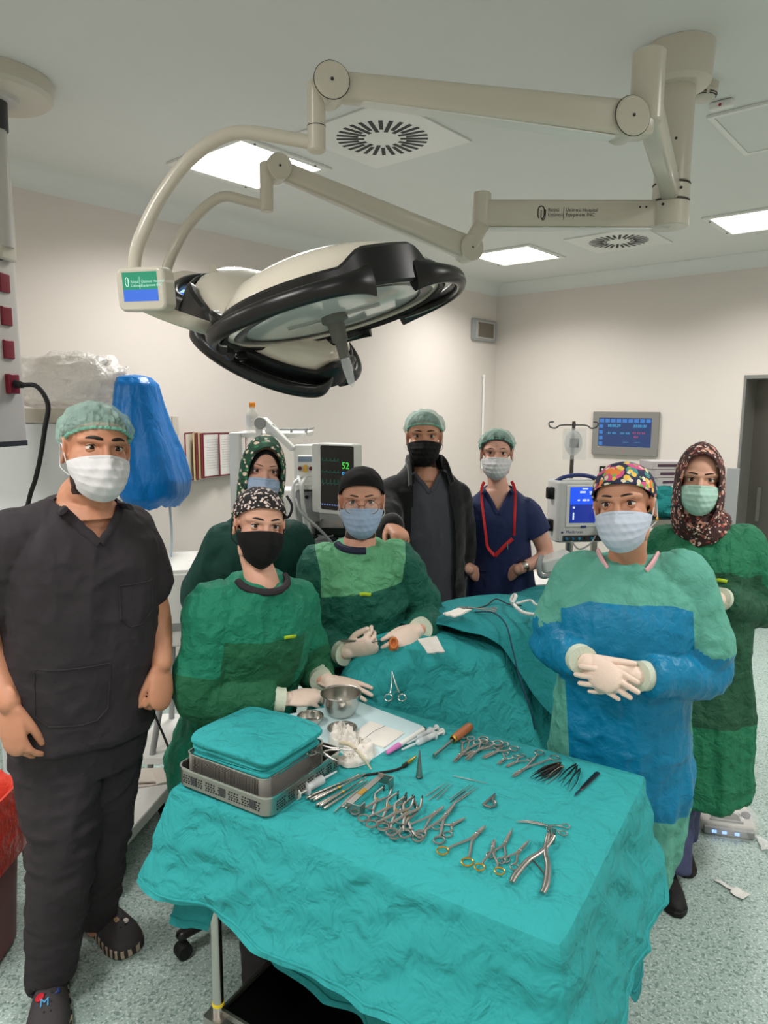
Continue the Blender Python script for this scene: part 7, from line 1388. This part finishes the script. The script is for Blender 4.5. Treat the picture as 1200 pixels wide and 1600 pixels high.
build('trace', tr, emis('dim green trace', (40, 130, 110), .5), mo); ic = MB(); [ic.box((-ww * .34 + i * ww * .07, -hw * .36, .0083), (ww * .04, .006, .0006), Mm) for i in range(7)]; build('icons', ic, emis('dim blue icons', (120, 150, 210), .5), mo); build('foot', MB().rbox((0, -hw * .53, -.04), (ww * .8, .02, .1), .01, Mm), GP, mo)
# ---- drip stand with bag
pp = W(896, 664, 3.98); base = V((pp.x, pp.y, 0)); dsn = thing('drip_stand', 'thin steel drip stand with a hanging clear bag', 'drip stand', base); build('pole', MB().tube([base + ZU * .08, pp - ZU * .05], .011, 14), M_['steel_dark'], dsn); build('upper_pole', MB().tube([pp - ZU * .35, pp + ZU * .02], .0075, 12), M_['steel_dark'], dsn)
for q in (-1, 1): build('hook', MB().tube([pp, pp + V((q * .07, 0, -.002)), pp + V((q * .10, 0, -.018)), pp + V((q * .13, 0, -.01)), pp + V((q * .135, 0, .012)), pp + V((q * .11, 0, .018))], .004, 8, 5), M_['steel_dark'], dsn)
build('hook', MB().tube([pp, pp + V((0, -.02, -.02)), pp + V((0, -.035, 0)), pp + V((0, -.025, .02))], .004, 8, 4), M_['steel_dark'], dsn)
for k in range(5): a = 2 * PI * k / 5 + .3; l = build('base_leg', MB().tube([base + ZU * .10, base + V((.27 * math.cos(a), .27 * math.sin(a), .06))], .014, 10), M_['steel_dull'], dsn); build('caster', MB().ell(base + V((.27 * math.cos(a), .27 * math.sin(a), .03)), (.022, .022, .028)), M_['rubber'], l)
c = W(896, 692, 3.96); bg = thing('infusion_bag', 'clear infusion bag in a plastic pouch on the drip stand', 'infusion bag', c - ZU * .09); build('bag', MB().ell(c, (.05, .02, .07)), pm('infusion bag plastic', (220, 226, 228), .1, alpha=.5, bump=(30, .6, .01)), bg)
build('pouch', MB().sheet(lambda u, v: c + V(((u - .5) * .13, -.026 + .008 * math.sin(u * 7 + v * 5), .08 - v * .17)), 10, 12, .001), pm('clear pouch', (240, 242, 242), .1, alpha=.22, bump=(25, .8, .01)), bg); build('print', MB().box(c + V((0, -.021, 0)), (.05, .002, .05)), pm('grey bag print', (120, 126, 136), .6, alpha=.45), bg); build('hanger', MB().tube([c + ZU * .07, pp + V((0, -.02, -.02))], .002, 6), M_['steel_dark'], bg)
# ---- surgical navigation console with blue screen
M, s = pxbox(868, 752, 942, 848, 3.62, .17, .12); dv = thing('power_console', 'white surgical console with a bright blue screen and navy handle', 'console', M @ V((0, 0, -s[2] / 2))); WH = pm('console shell', (208, 208, 206), .35)
build('shell', MB().rbox((0, 0, 0), s, .025, M), WH, dv, bev=.01); fy = -s[1] / 2; build('front_frame', MB().box((.012, fy - .002, s[2] * .1), (s[0] * .74, .008, s[2] * .68), M), WP, dv, bev=.003); build('screen', MB().box((.012, fy - .007, s[2] * .12), (s[0] * .60, .002, s[2] * .58), M), emis('deep blue console screen', (14, 44, 150), .9), dv); build('screen_panel', MB().box((.012, fy - .0085, s[2] * .27), (s[0] * .60, .001, s[2] * .28), M), emis('bright blue console screen', (20, 84, 240), 1.0), dv)
ic = MB(); wv = emis('white console marks', (210, 225, 255), 1.0); [ic.box((x, fy - .0092, s[2] * z), (w_, .0008, h_), M) for x, z, w_, h_ in ((.012, .385, .03, .006), (.0, .33, .03, .01), (.045, .33, .02, .008), (.045, .30, .014, .006), (-.02, .2, .012, .008), (.01, .2, .02, .01), (.03, .2, .01, .01), (-.045, .08, .01, .01), (-.045, -.02, .008, .012), (-.045, -.06, .008, .012), (-.045, -.1, .008, .012), (.06, .08, .008, .01))]; build('icons', ic, wv, dv)
build('button', MB().box((.012, fy - .006, -s[2] * .235), (.03, .004, .010), M), pm('navy button', (40, 60, 120), .4), dv); Mf = M @ frame(V((0, fy - .0005, 0)), x=V((1, 0, 0)), z=V((0, -1, 0))); text('lettering', 'Medtronic', .022, Mf @ Matrix.Translation((-s[0] * .30, -s[2] * .345, 0)), pm('navy lettering', (30, 52, 110), .5), dv, .0006); build('logo', MB().lathe([(0, 0), (.006, 0), (.006, .001), (0, .001)], Mf @ Matrix.Translation((-s[0] * .38, -s[2] * .33, 0)), 14), pm('navy lettering', (30, 52, 110), .5), dv)
build('port_strip', MB().box((.01, fy - .004, -s[2] * .425), (s[0] * .80, .012, s[2] * .09), M), DP, dv)
for i, c in enumerate(((40, 120, 170), (30, 110, 160), (40, 150, 190), (30, 40, 50), (40, 150, 190), (70, 70, 74))): build('port', MB().lathe([(0, 0), (.007, 0), (.007, .008), (0, .008)], M @ frame(V((-s[0] * .3 + i * s[0] * .13, fy - .010, -s[2] * .425)), z=V((0, -1, 0))), 14), pm('port colour', c, .4), dv)
build('carry_handle', MB().tube([M @ V((-s[0] * .44, 0, s[2] * .47)), M @ V((-s[0] * .3, -.02, s[2] * .55)), M @ V((0, -.02, s[2] * .585)), M @ V((s[0] * .3, -.02, s[2] * .55)), M @ V((s[0] * .44, 0, s[2] * .47))], .013, 12, 5, ell=(.8, 1.3)), pm('navy rubber handle', (38, 56, 116), .5), dv)
for y in (770, 820): p = W(862, y, 3.68); build('pump_clamp', MB().lathe([(0, -.03), (.026, -.03), (.03, -.024), (.03, .024), (.026, .03), (0, .03)], frame(p, z=ZU), 24), BP, dv)
build('cable', MB().tube([W(893, 846, 3.58), W(905, 858, 3.54), W(922, 850, 3.56), W(930, 838, 3.6)], .0045, 8, 5), GP, dv); build('stand_pole', MB().tube([V((M.translation.x, M.translation.y + .06, .10)), M @ V((0, .06, -s[2] / 2))], .02, 16), M_['steel_dull'], dv); build('stand_base', MB().lathe([(0, 0.01), (.22, .01), (.22, .03), (.05, .10), (0, .10)], Matrix.Translation(V((M.translation.x, M.translation.y + .06, 0))), 32), M_['steel_dull'], dv)
# table clamp arm in front of the back counter
ca = thing('table_clamp', 'white clamp with a grip handle below the blue screened console', 'clamp', W(872, 905, 3.25)); M, s = pxbox(846, 862, 896, 900, 3.3, .12, .1); build('clamp_body', MB().rbox((0, 0, 0), (s[0], s[1], s[2] * .55), .02, M @ Matrix.Rotation(-.25, 4, 'Y')), WP, ca, bev=.008); build('grip_handle', MB().tube([W(846, 868, 3.24), W(842, 885, 3.22), W(846, 900, 3.22), W(862, 898, 3.22)], .012, 10, 5), GP, ca); build('knob', MB().ell(W(876, 885, 3.22), (.022, .022, .022)), BP, ca); build('post', MB().tube([W(868, 898, 3.3), W(868, 990, 3.3)], .016, 12), GP, ca)
# ---- back counter with papers, teal bundle
bt0, bt1 = W(690, 911, 3.95), W(905, 911, 3.95); zt_ = bt0.z; bc = thing('side_table', 'beige topped side table behind the standing navy woman', 'table', V(((bt0.x + bt1.x) / 2, 4.2, 0))); cx = (bt0.x + bt1.x) / 2 - .1; w_ = bt1.x - bt0.x + .5; build('tabletop', MB().rbox((cx, 4.2, zt_ - .02), (w_, .5, .04), .02), pm('beige laminate', (206, 196, 178), .45), bc, bev=.004)
for i, j in ((-1, -1), (1, -1), (-1, 1), (1, 1)): build('leg', MB().box((cx + i * (w_ / 2 - .08), 4.2 + j * .2, zt_ / 2 - .02), (.035, .035, zt_ - .04)), GP, bc)
build('cross_rail', MB().box((cx, 4.0, zt_ - .18), (w_ - .16, .02, .05)), GP, bc)
for k, (x, y, a) in enumerate(((838, 905, .2), (712, 905, -.1))): o = build('paper', MB().box((0, 0, .003), (.21, .29, .006), yawM(W(x, y, 4.05), a)), M_['paper']); o.location.z = zt_ + .001; tag(o, ('loose papers on the side table right of navy woman', 'papers on the side table left of navy woman')[k], 'paper')
def cushion(name, label, cat, c, sz, mat, seed, amp=.14, f=4, pin=None):
    mb = MB(); R = []
    for i in range(23):
        t = PI * (i + .02) / 22.04; ring = []
        for j in range(44):
            a = 2 * PI * j / 44; d = np.array([[math.sin(t) * math.cos(a), math.sin(t) * math.sin(a), -math.cos(t)]]); k = 1 + amp * float(vnoise(d * f, seed)[0]) + amp * .5 * float(vnoise(d * f * 2.4, seed + 1)[0]); e = .75
            sg = lambda v: math.copysign(abs(v) ** e, v)
            ring.append(V(c) + V((sg(d[0, 0]) * sz[0] * k, sg(d[0, 1]) * sz[1] * k, sg(d[0, 2]) * sz[2] * k)))
        R.append(ring)
    o = build(name, mb.rings(R), mat, ang=70); tag(o, label, cat); return o
BC = cloth('blue green seat cover', (60, 140, 150), sc=8, st=.4, dist=.01)
c = W(720, 850, 3.9); cushion('cloth_bundle', 'pale teal cloth bundle on the side table between the two standing staff', 'cloth', V((c.x, 4.15, zt_ + .13)), (.10, .10, .13), BC, 61)
stl = thing('stool', 'stool with a blue round seat behind the black trousers', 'stool', V((W(716, 935, 3.75).x, 3.75, 0))); zc2 = W(716, 930, 3.7).z; sx = W(716, 935, 3.75).x; build('seat', MB().lathe([(0, zc2 - .06), (.17, zc2 - .06), (.18, zc2 - .04), (.17, zc2), (0, zc2)], Matrix.Translation(V((sx, 3.75, 0))), 32), BC, stl); build('pole', MB().tube([V((sx, 3.75, .08)), V((sx, 3.75, zc2 - .05))], .022, 14), M_['steel'], stl)
for k in range(5): a = 2 * PI * k / 5; build('leg', MB().tube([V((sx, 3.75, .09)), V((sx + .25 * math.cos(a), 3.75 + .25 * math.sin(a), .035))], [.02, .016], 10, round_=True), BP, stl)
# ---- cart with drapes and boxes behind the right woman
bx0 = W(1052, 770, 3.5); cz = W(1040, 812, 3.5).z; ct = thing('supply_cart', 'supply cart behind the woman in the patterned scarf', 'cart', V((bx0.x, 3.7, 0))); build('tray_top', MB().rbox((bx0.x, 3.7, cz - .02), (.62, .42, .04), .03), M_['steel_dull'], ct)
for i, j in ((-1, -1), (1, -1), (-1, 1), (1, 1)): build('leg', MB().box((bx0.x + i * .27, 3.7 + j * .17, cz / 2 - .02), (.03, .03, cz - .04)), M_['steel_dull'], ct)
cushion('drape_bundle', 'crumpled turquoise drapes on the supply cart', 'cloth', V((W(1036, 785, 3.6).x, 3.65, cz + .075)), (.13, .12, .075), TEAL, 71, .22, 5)
for k in range(3): o = build('paper_box', MB().box((0, 0, .02), (.24, .16, .04), yawM(V((W(1050, 760, 3.65).x, 3.72, cz + .155 + .042 * k)), .3 - .12 * k)), pm('printed white carton', (216, 206, 208), .6), bev=.002); tag(o, ('lowest white carton behind the patterned scarf', 'middle white carton behind the patterned scarf', 'topmost white carton behind the patterned scarf')[k], 'box', 'white cartons on the supply cart'); build('print_stripe', MB().box((-.02, -.0805, .02), (.14, .001, .014), yawM(V((W(1050, 760, 3.65).x, 3.72, cz + .155 + .042 * k)), .3 - .12 * k)), pm('plum print', (92, 62, 84), .6), o)
# ---- left: warming cabinet with plastic bag, blue covered microscope
cb0 = W(36, 640, 3.25); cb1 = W(122, 690, 3.25); wc = thing('white_cabinet', 'tall white cabinet with a beige top rail behind the man in black', 'cabinet', V(((W(-40, 0, 3.25).x + W(150, 0, 3.25).x) / 2, 3.5, 0))); xa, xb = W(-40, 700, 3.25).x, W(152, 700, 3.25).x; zt2 = W(80, 638, 3.25).z; zt3 = W(80, 661, 3.25).z
build('body', MB().rbox(((xa + xb) / 2, 3.5, zt3 / 2), (xb - xa, .46, zt3), .02), pm('cabinet white', (214, 218, 218), .35), wc, bev=.006); build('top_rail', MB().rbox(((xa + xb) / 2, 3.5, (zt2 + zt3) / 2), (xb - xa + .01, .48, zt2 - zt3), .02), pm('beige metal', (196, 188, 174), .4), wc, bev=.004); z0 = W(90, 690, 3.25).z; build('grey_clip', MB().rbox((W(90, 0, 3.24).x, 3.255, z0 + .03), (.05, .03, .12), .008), GP, wc)
PLB = pm('crinkled clear plastic', (232, 228, 222), .22, alpha=.62, bump=(26, 1.0, .02)); cushion('plastic_bag', 'crinkled translucent plastic bag lying on the white cabinet', 'bag', V((W(100, 590, 3.4).x, 3.45, (zt2 + W(100, 552, 3.4).z) / 2 + .002)), (W(205, 0, 3.4).x - W(100, 0, 3.4).x, .2, (W(100, 552, 3.4).z - zt2) / 2 * .98), PLB, 81, .16, 4)
BLC = cloth('bright blue plastic cover', (0, 110, 186), sc=5, st=.6, dist=.02, rough=.4, var=.06, stretch=(1.6, 1.6, .6))
mc = thing('draped_microscope', 'surgical microscope under a bright blue cover on a white wheeled stand', 'microscope', V((-1.05, 2.95, 0)))
sil = [(.0, 184, 236, .08), (.05, 181, 247, .12), (.2, 180, 254, .15), (.4, 176, 266, .19), (.62, 176, 282, .23), (.8, 182, 292, .25), (.92, 196, 290, .24), (1.0, 215, 276, .2)]
def blue(u, v):
    y = 590 + (792 - 590) * v; x0, x1, dp = (float(np.interp(v, [q[0] for q in sil], [q[k] for q in sil])) for k in (1, 2, 3)); a = 2 * PI * u; Y = 3.3
    l, r_ = W(x0, y, Y), W(x1, y, Y); c = (l + r_) / 2; hw_ = (r_.x - l.x) / 2; n = float(vnoise(np.array([[math.cos(a) * 2.2, math.sin(a) * 2.2, v * 1.2]]), 91)[0]); n2 = float(vnoise(np.array([[math.cos(a) * 5, math.sin(a) * 5, v * 2.5]]), 92)[0]); k = 1 + .10 * n * (v > .02) + .05 * n2
    return c + V((hw_ * math.cos(a) * k, dp * math.sin(a) * k, -.012 * math.sin(a) * v + .02 * n2 * v))
m = MB().sheet(blue, 72, 40, .002, closeu=True); R = [blue(i / 72, 0) for i in range(72)]; ctp = sum(R, V()) / 72 + ZU * .004; Mb = MB(); Mb.v = m.v[:]; Mb.f = m.f[:]; Mb.rings([R, [p.lerp(ctp, .5) + ZU * .008 for p in R], [p.lerp(ctp, .98) + ZU * .010 for p in R]]); build('blue_cover', Mb, BLC, mc)
pb = W(266, 800, 3.3); build('stand_column', MB().tube([V((pb.x - .25, 3.40, .15)), V((pb.x - .2, 3.36, pb.z + .2))], .05, 20), WP, mc); build('cable', MB().tube([W(264, 775, 3.3), W(268, 830, 3.28), W(267, 870, 3.26), W(262, 910, 3.3)], .006, 8, 5), pm('pale blue tube', (176, 194, 206), .4), mc)
base_ = [Zp(160, 1368, .10), Zp(270, 1240, .10)]; bw = V((-.34, .06, 0)); q = [base_[0], base_[1], base_[1] + V((-.5, .25, 0)), base_[0] + V((-.42, .22, 0))]; bm = MB(); bm.add([p for p in q] + [p + ZU * .05 for p in q], [(0, 3, 2, 1), (4, 5, 6, 7), (0, 1, 5, 4), (1, 2, 6, 5), (2, 3, 7, 6), (3, 0, 4, 7)]); build('wheel_base', bm, WP, mc, bev=.006)
for p in (q[0] + V((.0, .03, 0)), q[1] + V((-.06, .02, 0)), q[2] + V((.05, -.05, 0)), q[3] + V((.05, -.03, 0))): w_ = build('caster', MB().lathe([(0, -.014), (.04, -.014), (.044, -.008), (.044, .008), (.04, .014), (0, .014)], frame(V((p.x, p.y, .045)), z=V((1, .3, 0))), 24), M_['rubber'], mc); build('bracket', MB().box((p.x, p.y, .085), (.035, .03, .06)), BP, w_)
# bright instrument cart with papers between the man in black and the seated woman
M, s = pxbox(236, 895, 330, 1010, 2.98, .42, .25); cr = thing('instrument_cart', 'white machine on a grey frame between the man in black and the seated woman', 'cart', V((M.translation.x, M.translation.y, 0))); build('body', MB().rbox((0, 0, 0), (s[0], s[1], s[2]), .02, M), WP, cr, bev=.008); build('glass_plate', MB().rbox((0, 0, s[2] / 2 + .006), (s[0] * .98, s[1] * .98, .012), .03, M), pm('glossy white top', (238, 238, 234), .15), cr); build('grey_band', MB().box((0, -s[1] / 2, -s[2] * .22), (s[0] * 1.01, .01, s[2] * .10), M), GP, cr); build('outlet', MB().ell((s[0] * .15, -s[1] / 2, -s[2] * .42), (.03, .03, .014), M), DP, cr)
z1 = M.translation.z - s[2] / 2; cx_, cy_ = M.translation.x, M.translation.y
for i, j in ((-1, -1), (1, -1), (-1, 1), (1, 1)): build('leg', MB().tube([M @ V((i * s[0] * .42, j * .16, -s[2] / 2)), V((cx_ + i * .2, cy_ + j * .2, .06))], .014, 10), GP, cr); build('caster', MB().lathe([(0, -.014), (.045, -.014), (.05, -.008), (.05, .008), (.045, .014), (0, .014)], frame(V((cx_ + i * .2, cy_ + j * .2, .05)), z=V((1, .2, 0))), 22), GP, cr)
zsf = W(255, 1190, 2.9).z; build('lower_shelf', MB().rbox((cx_, cy_, max(.25, zsf - .03)), (.5, .46, .03), .02), WP, cr)
text('lettering', 'PIC', .06, frame(W(314, 1128, 2.84), x=ZU, z=V((-.2, -1, 0))), DP, cr, .001); M3, s3 = pxbox(288, 1085, 330, 1150, 2.85, .2, .2); build('side_box', MB().rbox((0, 0, 0), s3, .01, M3), WP, cr, bev=.004)
for k, (x, y, a) in enumerate(((246, 1166, .3), (262, 1180, -.2), (240, 1192, .1), (272, 1160, .5))): o = build('paper_envelope', MB().box((0, 0, 0), (.17, .11, .006), yawM(V((0, 0, .003)), a)), pm('sterile paper pouch', (226, 216, 206), .7)); p = W(x, y, 2.78); o.location = V((p.x, p.y, max(.25, zsf - .03) + .016 + .007 * k)); tag(o, ('paper pouch at the back of the cart shelf', 'paper pouch in the middle of the cart shelf', 'paper pouch at the front of the cart shelf', 'tilted paper pouch topmost on the cart shelf')[k], 'pouch', 'paper pouches on the cart shelf')
cbl = build('floor_cable', MB().tube([W(234, 1095, 2.75), W(243, 1120, 2.72), W(256, 1150, 2.7), W(268, 1180, 2.66)], .005, 8, 5), M_['rubber']); tag(cbl, 'thin black cable hanging beside the cart shelf', 'cable')
# ---- stool of the seated woman
def stool(x, y, h, label):
    r = thing('stool', label, 'stool', V((x, y, 0)), 'wheeled stools of the seated staff'); T = Matrix.Translation(V((x, y, 0))); build('seat', MB().lathe([(0, h - .07), (.17, h - .07), (.185, h - .05), (.18, h - .01), (.15, h), (0, h)], T, 32), M_['rubber'], r); build('gas_lift', MB().lathe([(0, .10), (.03, .10), (.03, .3), (.018, .3), (.018, h - .06), (0, h - .06)], T, 18), M_['steel'], r)
    for k in range(5): a = 2 * PI * k / 5 + 3.85; e = V((x + .28 * math.cos(a), y + .28 * math.sin(a), 0)); l = build('leg', MB().tube([V((x, y, .11)), e + ZU * .085], [.032, .022], 12, round_=True, ell=(.8, 1)), BP, r); build('caster', MB().lathe([(0, -.022), (.024, -.022), (.027, -.016), (.027, .016), (.024, .022), (0, .022)], frame(e + ZU * .028, z=V((math.sin(a), -math.cos(a), 0))), 18), M_['rubber'], l)
    return r
stool(-.45, 2.32, .58, 'black wheeled stool under the seated woman, one leg showing below the drape'); stool(-.08, 2.78, .56, 'black wheeled stool under the seated surgeon')
# ---- red waste bin
bp_ = V((-1.40, 2.10, 0)); rb = thing('waste_bin', 'dark red waste bin with a red bag at the left edge', 'waste bin', bp_); T = Matrix.Translation(bp_); Rg = []
def sqr(w, d, z, k=.8): return [T @ V((w * math.copysign(abs(math.cos(a)) ** .4, math.cos(a)), d * math.copysign(abs(math.sin(a)) ** .4, math.sin(a)), z)) for a in [2 * PI * i / 48 for i in range(48)]]
build('body', MB().rings([sqr(.14, .14, .004), sqr(.15, .15, .02), sqr(.18, .18, .50), sqr(.17, .17, .50), sqr(.14, .14, .03)]), pm('dark red plastic', (120, 20, 24), .4), rb)
def bag(u, v):
    a = 2 * PI * u; n = float(vnoise(np.array([[math.cos(a) * 4, math.sin(a) * 4, v * 4]]), 5)[0]); zz = [.46, .40, .54, .60, .57, .50]; rr_ = [.165, .205, .20, .19, .16, .12]
    z = float(np.interp(v, np.linspace(0, 1, 6), [.36, .42, .52, .585, .55, .42])); q = float(np.interp(v, np.linspace(0, 1, 6), [.205, .21, .205, .19, .165, .14])) * (1 + .06 * n)
    return T @ V((q * math.copysign(abs(math.cos(a)) ** .45, math.cos(a)), q * math.copysign(abs(math.sin(a)) ** .45, math.sin(a)), z + .015 * n))
bgm = build('bin_bag', MB().sheet(bag, 72, 24, .0012, closeu=True), pm('red plastic bag', (214, 66, 50), .3, alpha=.92, bump=(30, .8, .012)), rb)
bi = MB(); bc_ = T @ V((.125, -.214, .50))
for r_ in (.016, .024):
    for k in range(3): a0 = 2 * PI * k / 3; bi.tube([bc_ + V((r_ * math.cos(a0 + .3 * j), 0, r_ * math.sin(a0 + .3 * j))) for j in range(6)], .0024, 6)
for k in range(4): bi.box(bc_ + V((-.004 * k, 0, -.036 - .011 * k)), (.05 - .008 * k, .002, .005))
build('warning_mark', bi, M_['print'], rb)
# ---- pedal unit under clear plastic, paper strip, lines on the sheets
pc_ = Zp(1130, 1285, 0); pu = thing('foot_pedal_unit', 'pale floor pedal unit with two dark knobs under clear plastic', 'foot pedal', pc_); Mp_ = Matrix.Translation(pc_) @ Matrix.Rotation(-.25, 4, 'Z'); poly = [(-.11, -.10), (.11, -.10)] + [(.115 * math.cos(a), .04 + .10 * math.sin(a)) for a in [PI * i / 14 for i in range(15)]]
build('body', MB().prism(poly, .006, .05, Mp_), pm('pale pedal grey', (206, 202, 198), .4), pu, bev=.012); build('front_lip', MB().box((0, -.105, .022), (.2, .03, .03), Mp_), GP, pu, bev=.004); build('window', MB().box((-.005, -.045, .052), (.12, .055, .006), Mp_), M_['steel_dark'], pu, bev=.002); build('window_frame', MB().box((-.005, -.012, .053), (.135, .008, .01), Mp_).box((-.005, -.078, .053), (.135, .008, .01), Mp_), GP, pu)
for x, y in ((-.02, .06), (.085, -.015)): build('knob', MB().lathe([(0, .05), (.018, .05), (.02, .06), (.012, .068), (0, .07)], Mp_ @ Matrix.Translation((x, y, 0)), 20), pm('slate knob', (58, 66, 84), .35), pu)
for x in (-.06, -.02, .03): build('blue_light', MB().box((x, -.1215, .022), (.018, .003, .012), Mp_), emis('blue light', (120, 160, 255), 2.5), pu)
def dome(u, v):
    a = 2 * PI * u; k = math.sin(v * PI / 2 * .98 + .03); x, y = .15 * math.cos(a), .15 * math.sin(a) + .005; n = float(vnoise(np.array([[math.cos(a) * 3, math.sin(a) * 3, v * 3]]), 8)[0]); return Mp_ @ V((x * k * (1 + .05 * n), y * k * (1 + .05 * n), .088 - .084 * (v ** 2.6) + .006 * n * (1 - v)))
build('plastic_cover', MB().sheet(dome, 48, 16, .0008, closeu=True), pm('clear plastic cover', (240, 240, 238), .08, alpha=.16, bump=(30, .6, .01)), pu); o = build('plastic_tail', MB().sheet(lambda u, v: Mp_ @ V((.11 + .14 * u, -.14 - .05 * u + (v - .5) * (.10 - .07 * u), .006 + .010 * abs(math.sin(u * 9 + v * 7)))), 14, 6, .001), pm('clear plastic cover end', (240, 240, 238), .1, alpha=.4, bump=(40, .8, .01)), pu)
a, b = Zp(1118, 1376, .002), Zp(1152, 1396, .002); c_ = Zp(1166, 1404, .002); dd = (b - a).normalized(); nn_ = V((-dd.y, dd.x, 0)); pp_ = MB(); pp_.add([a + nn_ * .008, a - nn_ * .008, b - nn_ * .012, b + nn_ * .012, c_ + nn_ * .03, c_ - nn_ * .03, b - nn_ * .025 + dd * .004, b + nn_ * .028 + dd * .004], [(0, 1, 2, 3), (3, 2, 6, 5, 4, 7)])
P2_ = MB(); P2_.sheet(lambda u, v: a.lerp(c_, u) + nn_ * ((v - .5) * (.016 if u < .6 else .05)) + ZU * (.003 + .004 * math.sin(u * 8) ** 2), 20, 3, .0012); o = build('paper_strip', P2_, M_['paper']); tag(o, 'torn white paper strip lying on the speckled floor at the right', 'paper')
def line(name, label, cat, pts, rr_, mat, k=6): o = build(name, MB().tube(pts, rr_, 8, k), mat); tag(o, label, cat); return o
line('cord', 'thin dark cord running down over the body sheet', 'cord', [W(742, 956, 2.60), W(770, 957, 2.56), W(790, 975, 2.50), W(800, 1010, 2.43), W(812, 1060, 2.38), W(828, 1105, 2.34), W(836, 1140, 2.33)], .003, pm('dark teal cord', (24, 62, 84), .5))
line('suction_tube', 'white looped suction tube on top of the body sheet', 'tube', [W(800, 943, 2.62), W(806, 932, 2.66), W(803, 930, 2.68), W(799, 938, 2.66), W(806, 948, 2.6), W(820, 958, 2.56), W(852, 962, 2.5)], .007, pm('white tubing', (214, 214, 210), .35)); line('tubing', 'thin white tubes lying in loops behind the blue gown', 'tube', [W(806, 943, 2.70), W(828, 938, 2.72), W(836, 944, 2.66), W(848, 950, 2.6), W(838, 958, 2.58), W(856, 962, 2.55)], .005, pm('white tubing', (214, 214, 210), .35)); line('light_cord', 'thin grey cord looping at the top of the body sheet', 'cord', [W(738, 952, 2.66), W(760, 946, 2.7), W(775, 936, 2.74), W(795, 944, 2.72), W(815, 946, 2.72)], .003, DP)
e = ringed('needle holder lying on top of the body sheet by the cords', 'needle_holder', 'needle holder', .15); e.location = W(776, 955, 2.60); e.rotation_euler = (0, 0, 2.9)
# ================================================================= camera and output
cam = bpy.data.cameras.new('camera'); co_ = bpy.data.objects.new('camera', cam); COL.objects.link(co_)
Mc = Matrix((c_r, c_u, -c_f)).transposed().to_4x4(); Mc.translation = CAM; co_.matrix_world = Mc
cam.sensor_fit = 'HORIZONTAL'; cam.sensor_width = 36; cam.lens = F / 1200 * 36; cam.clip_start = .05; scn.camera = co_
vs = scn.view_settings; vs.view_transform = 'Standard'; vs.look = 'None'; vs.gamma = 1; vs.use_curve_mapping = False; vs.exposure = 0.06
wd = bpy.data.worlds.new('world'); scn.world = wd; wd.use_nodes = True; wd.node_tree.nodes['Background'].inputs[0].default_value = (.5, .5, .5, 1); wd.node_tree.nodes['Background'].inputs[1].default_value = .05
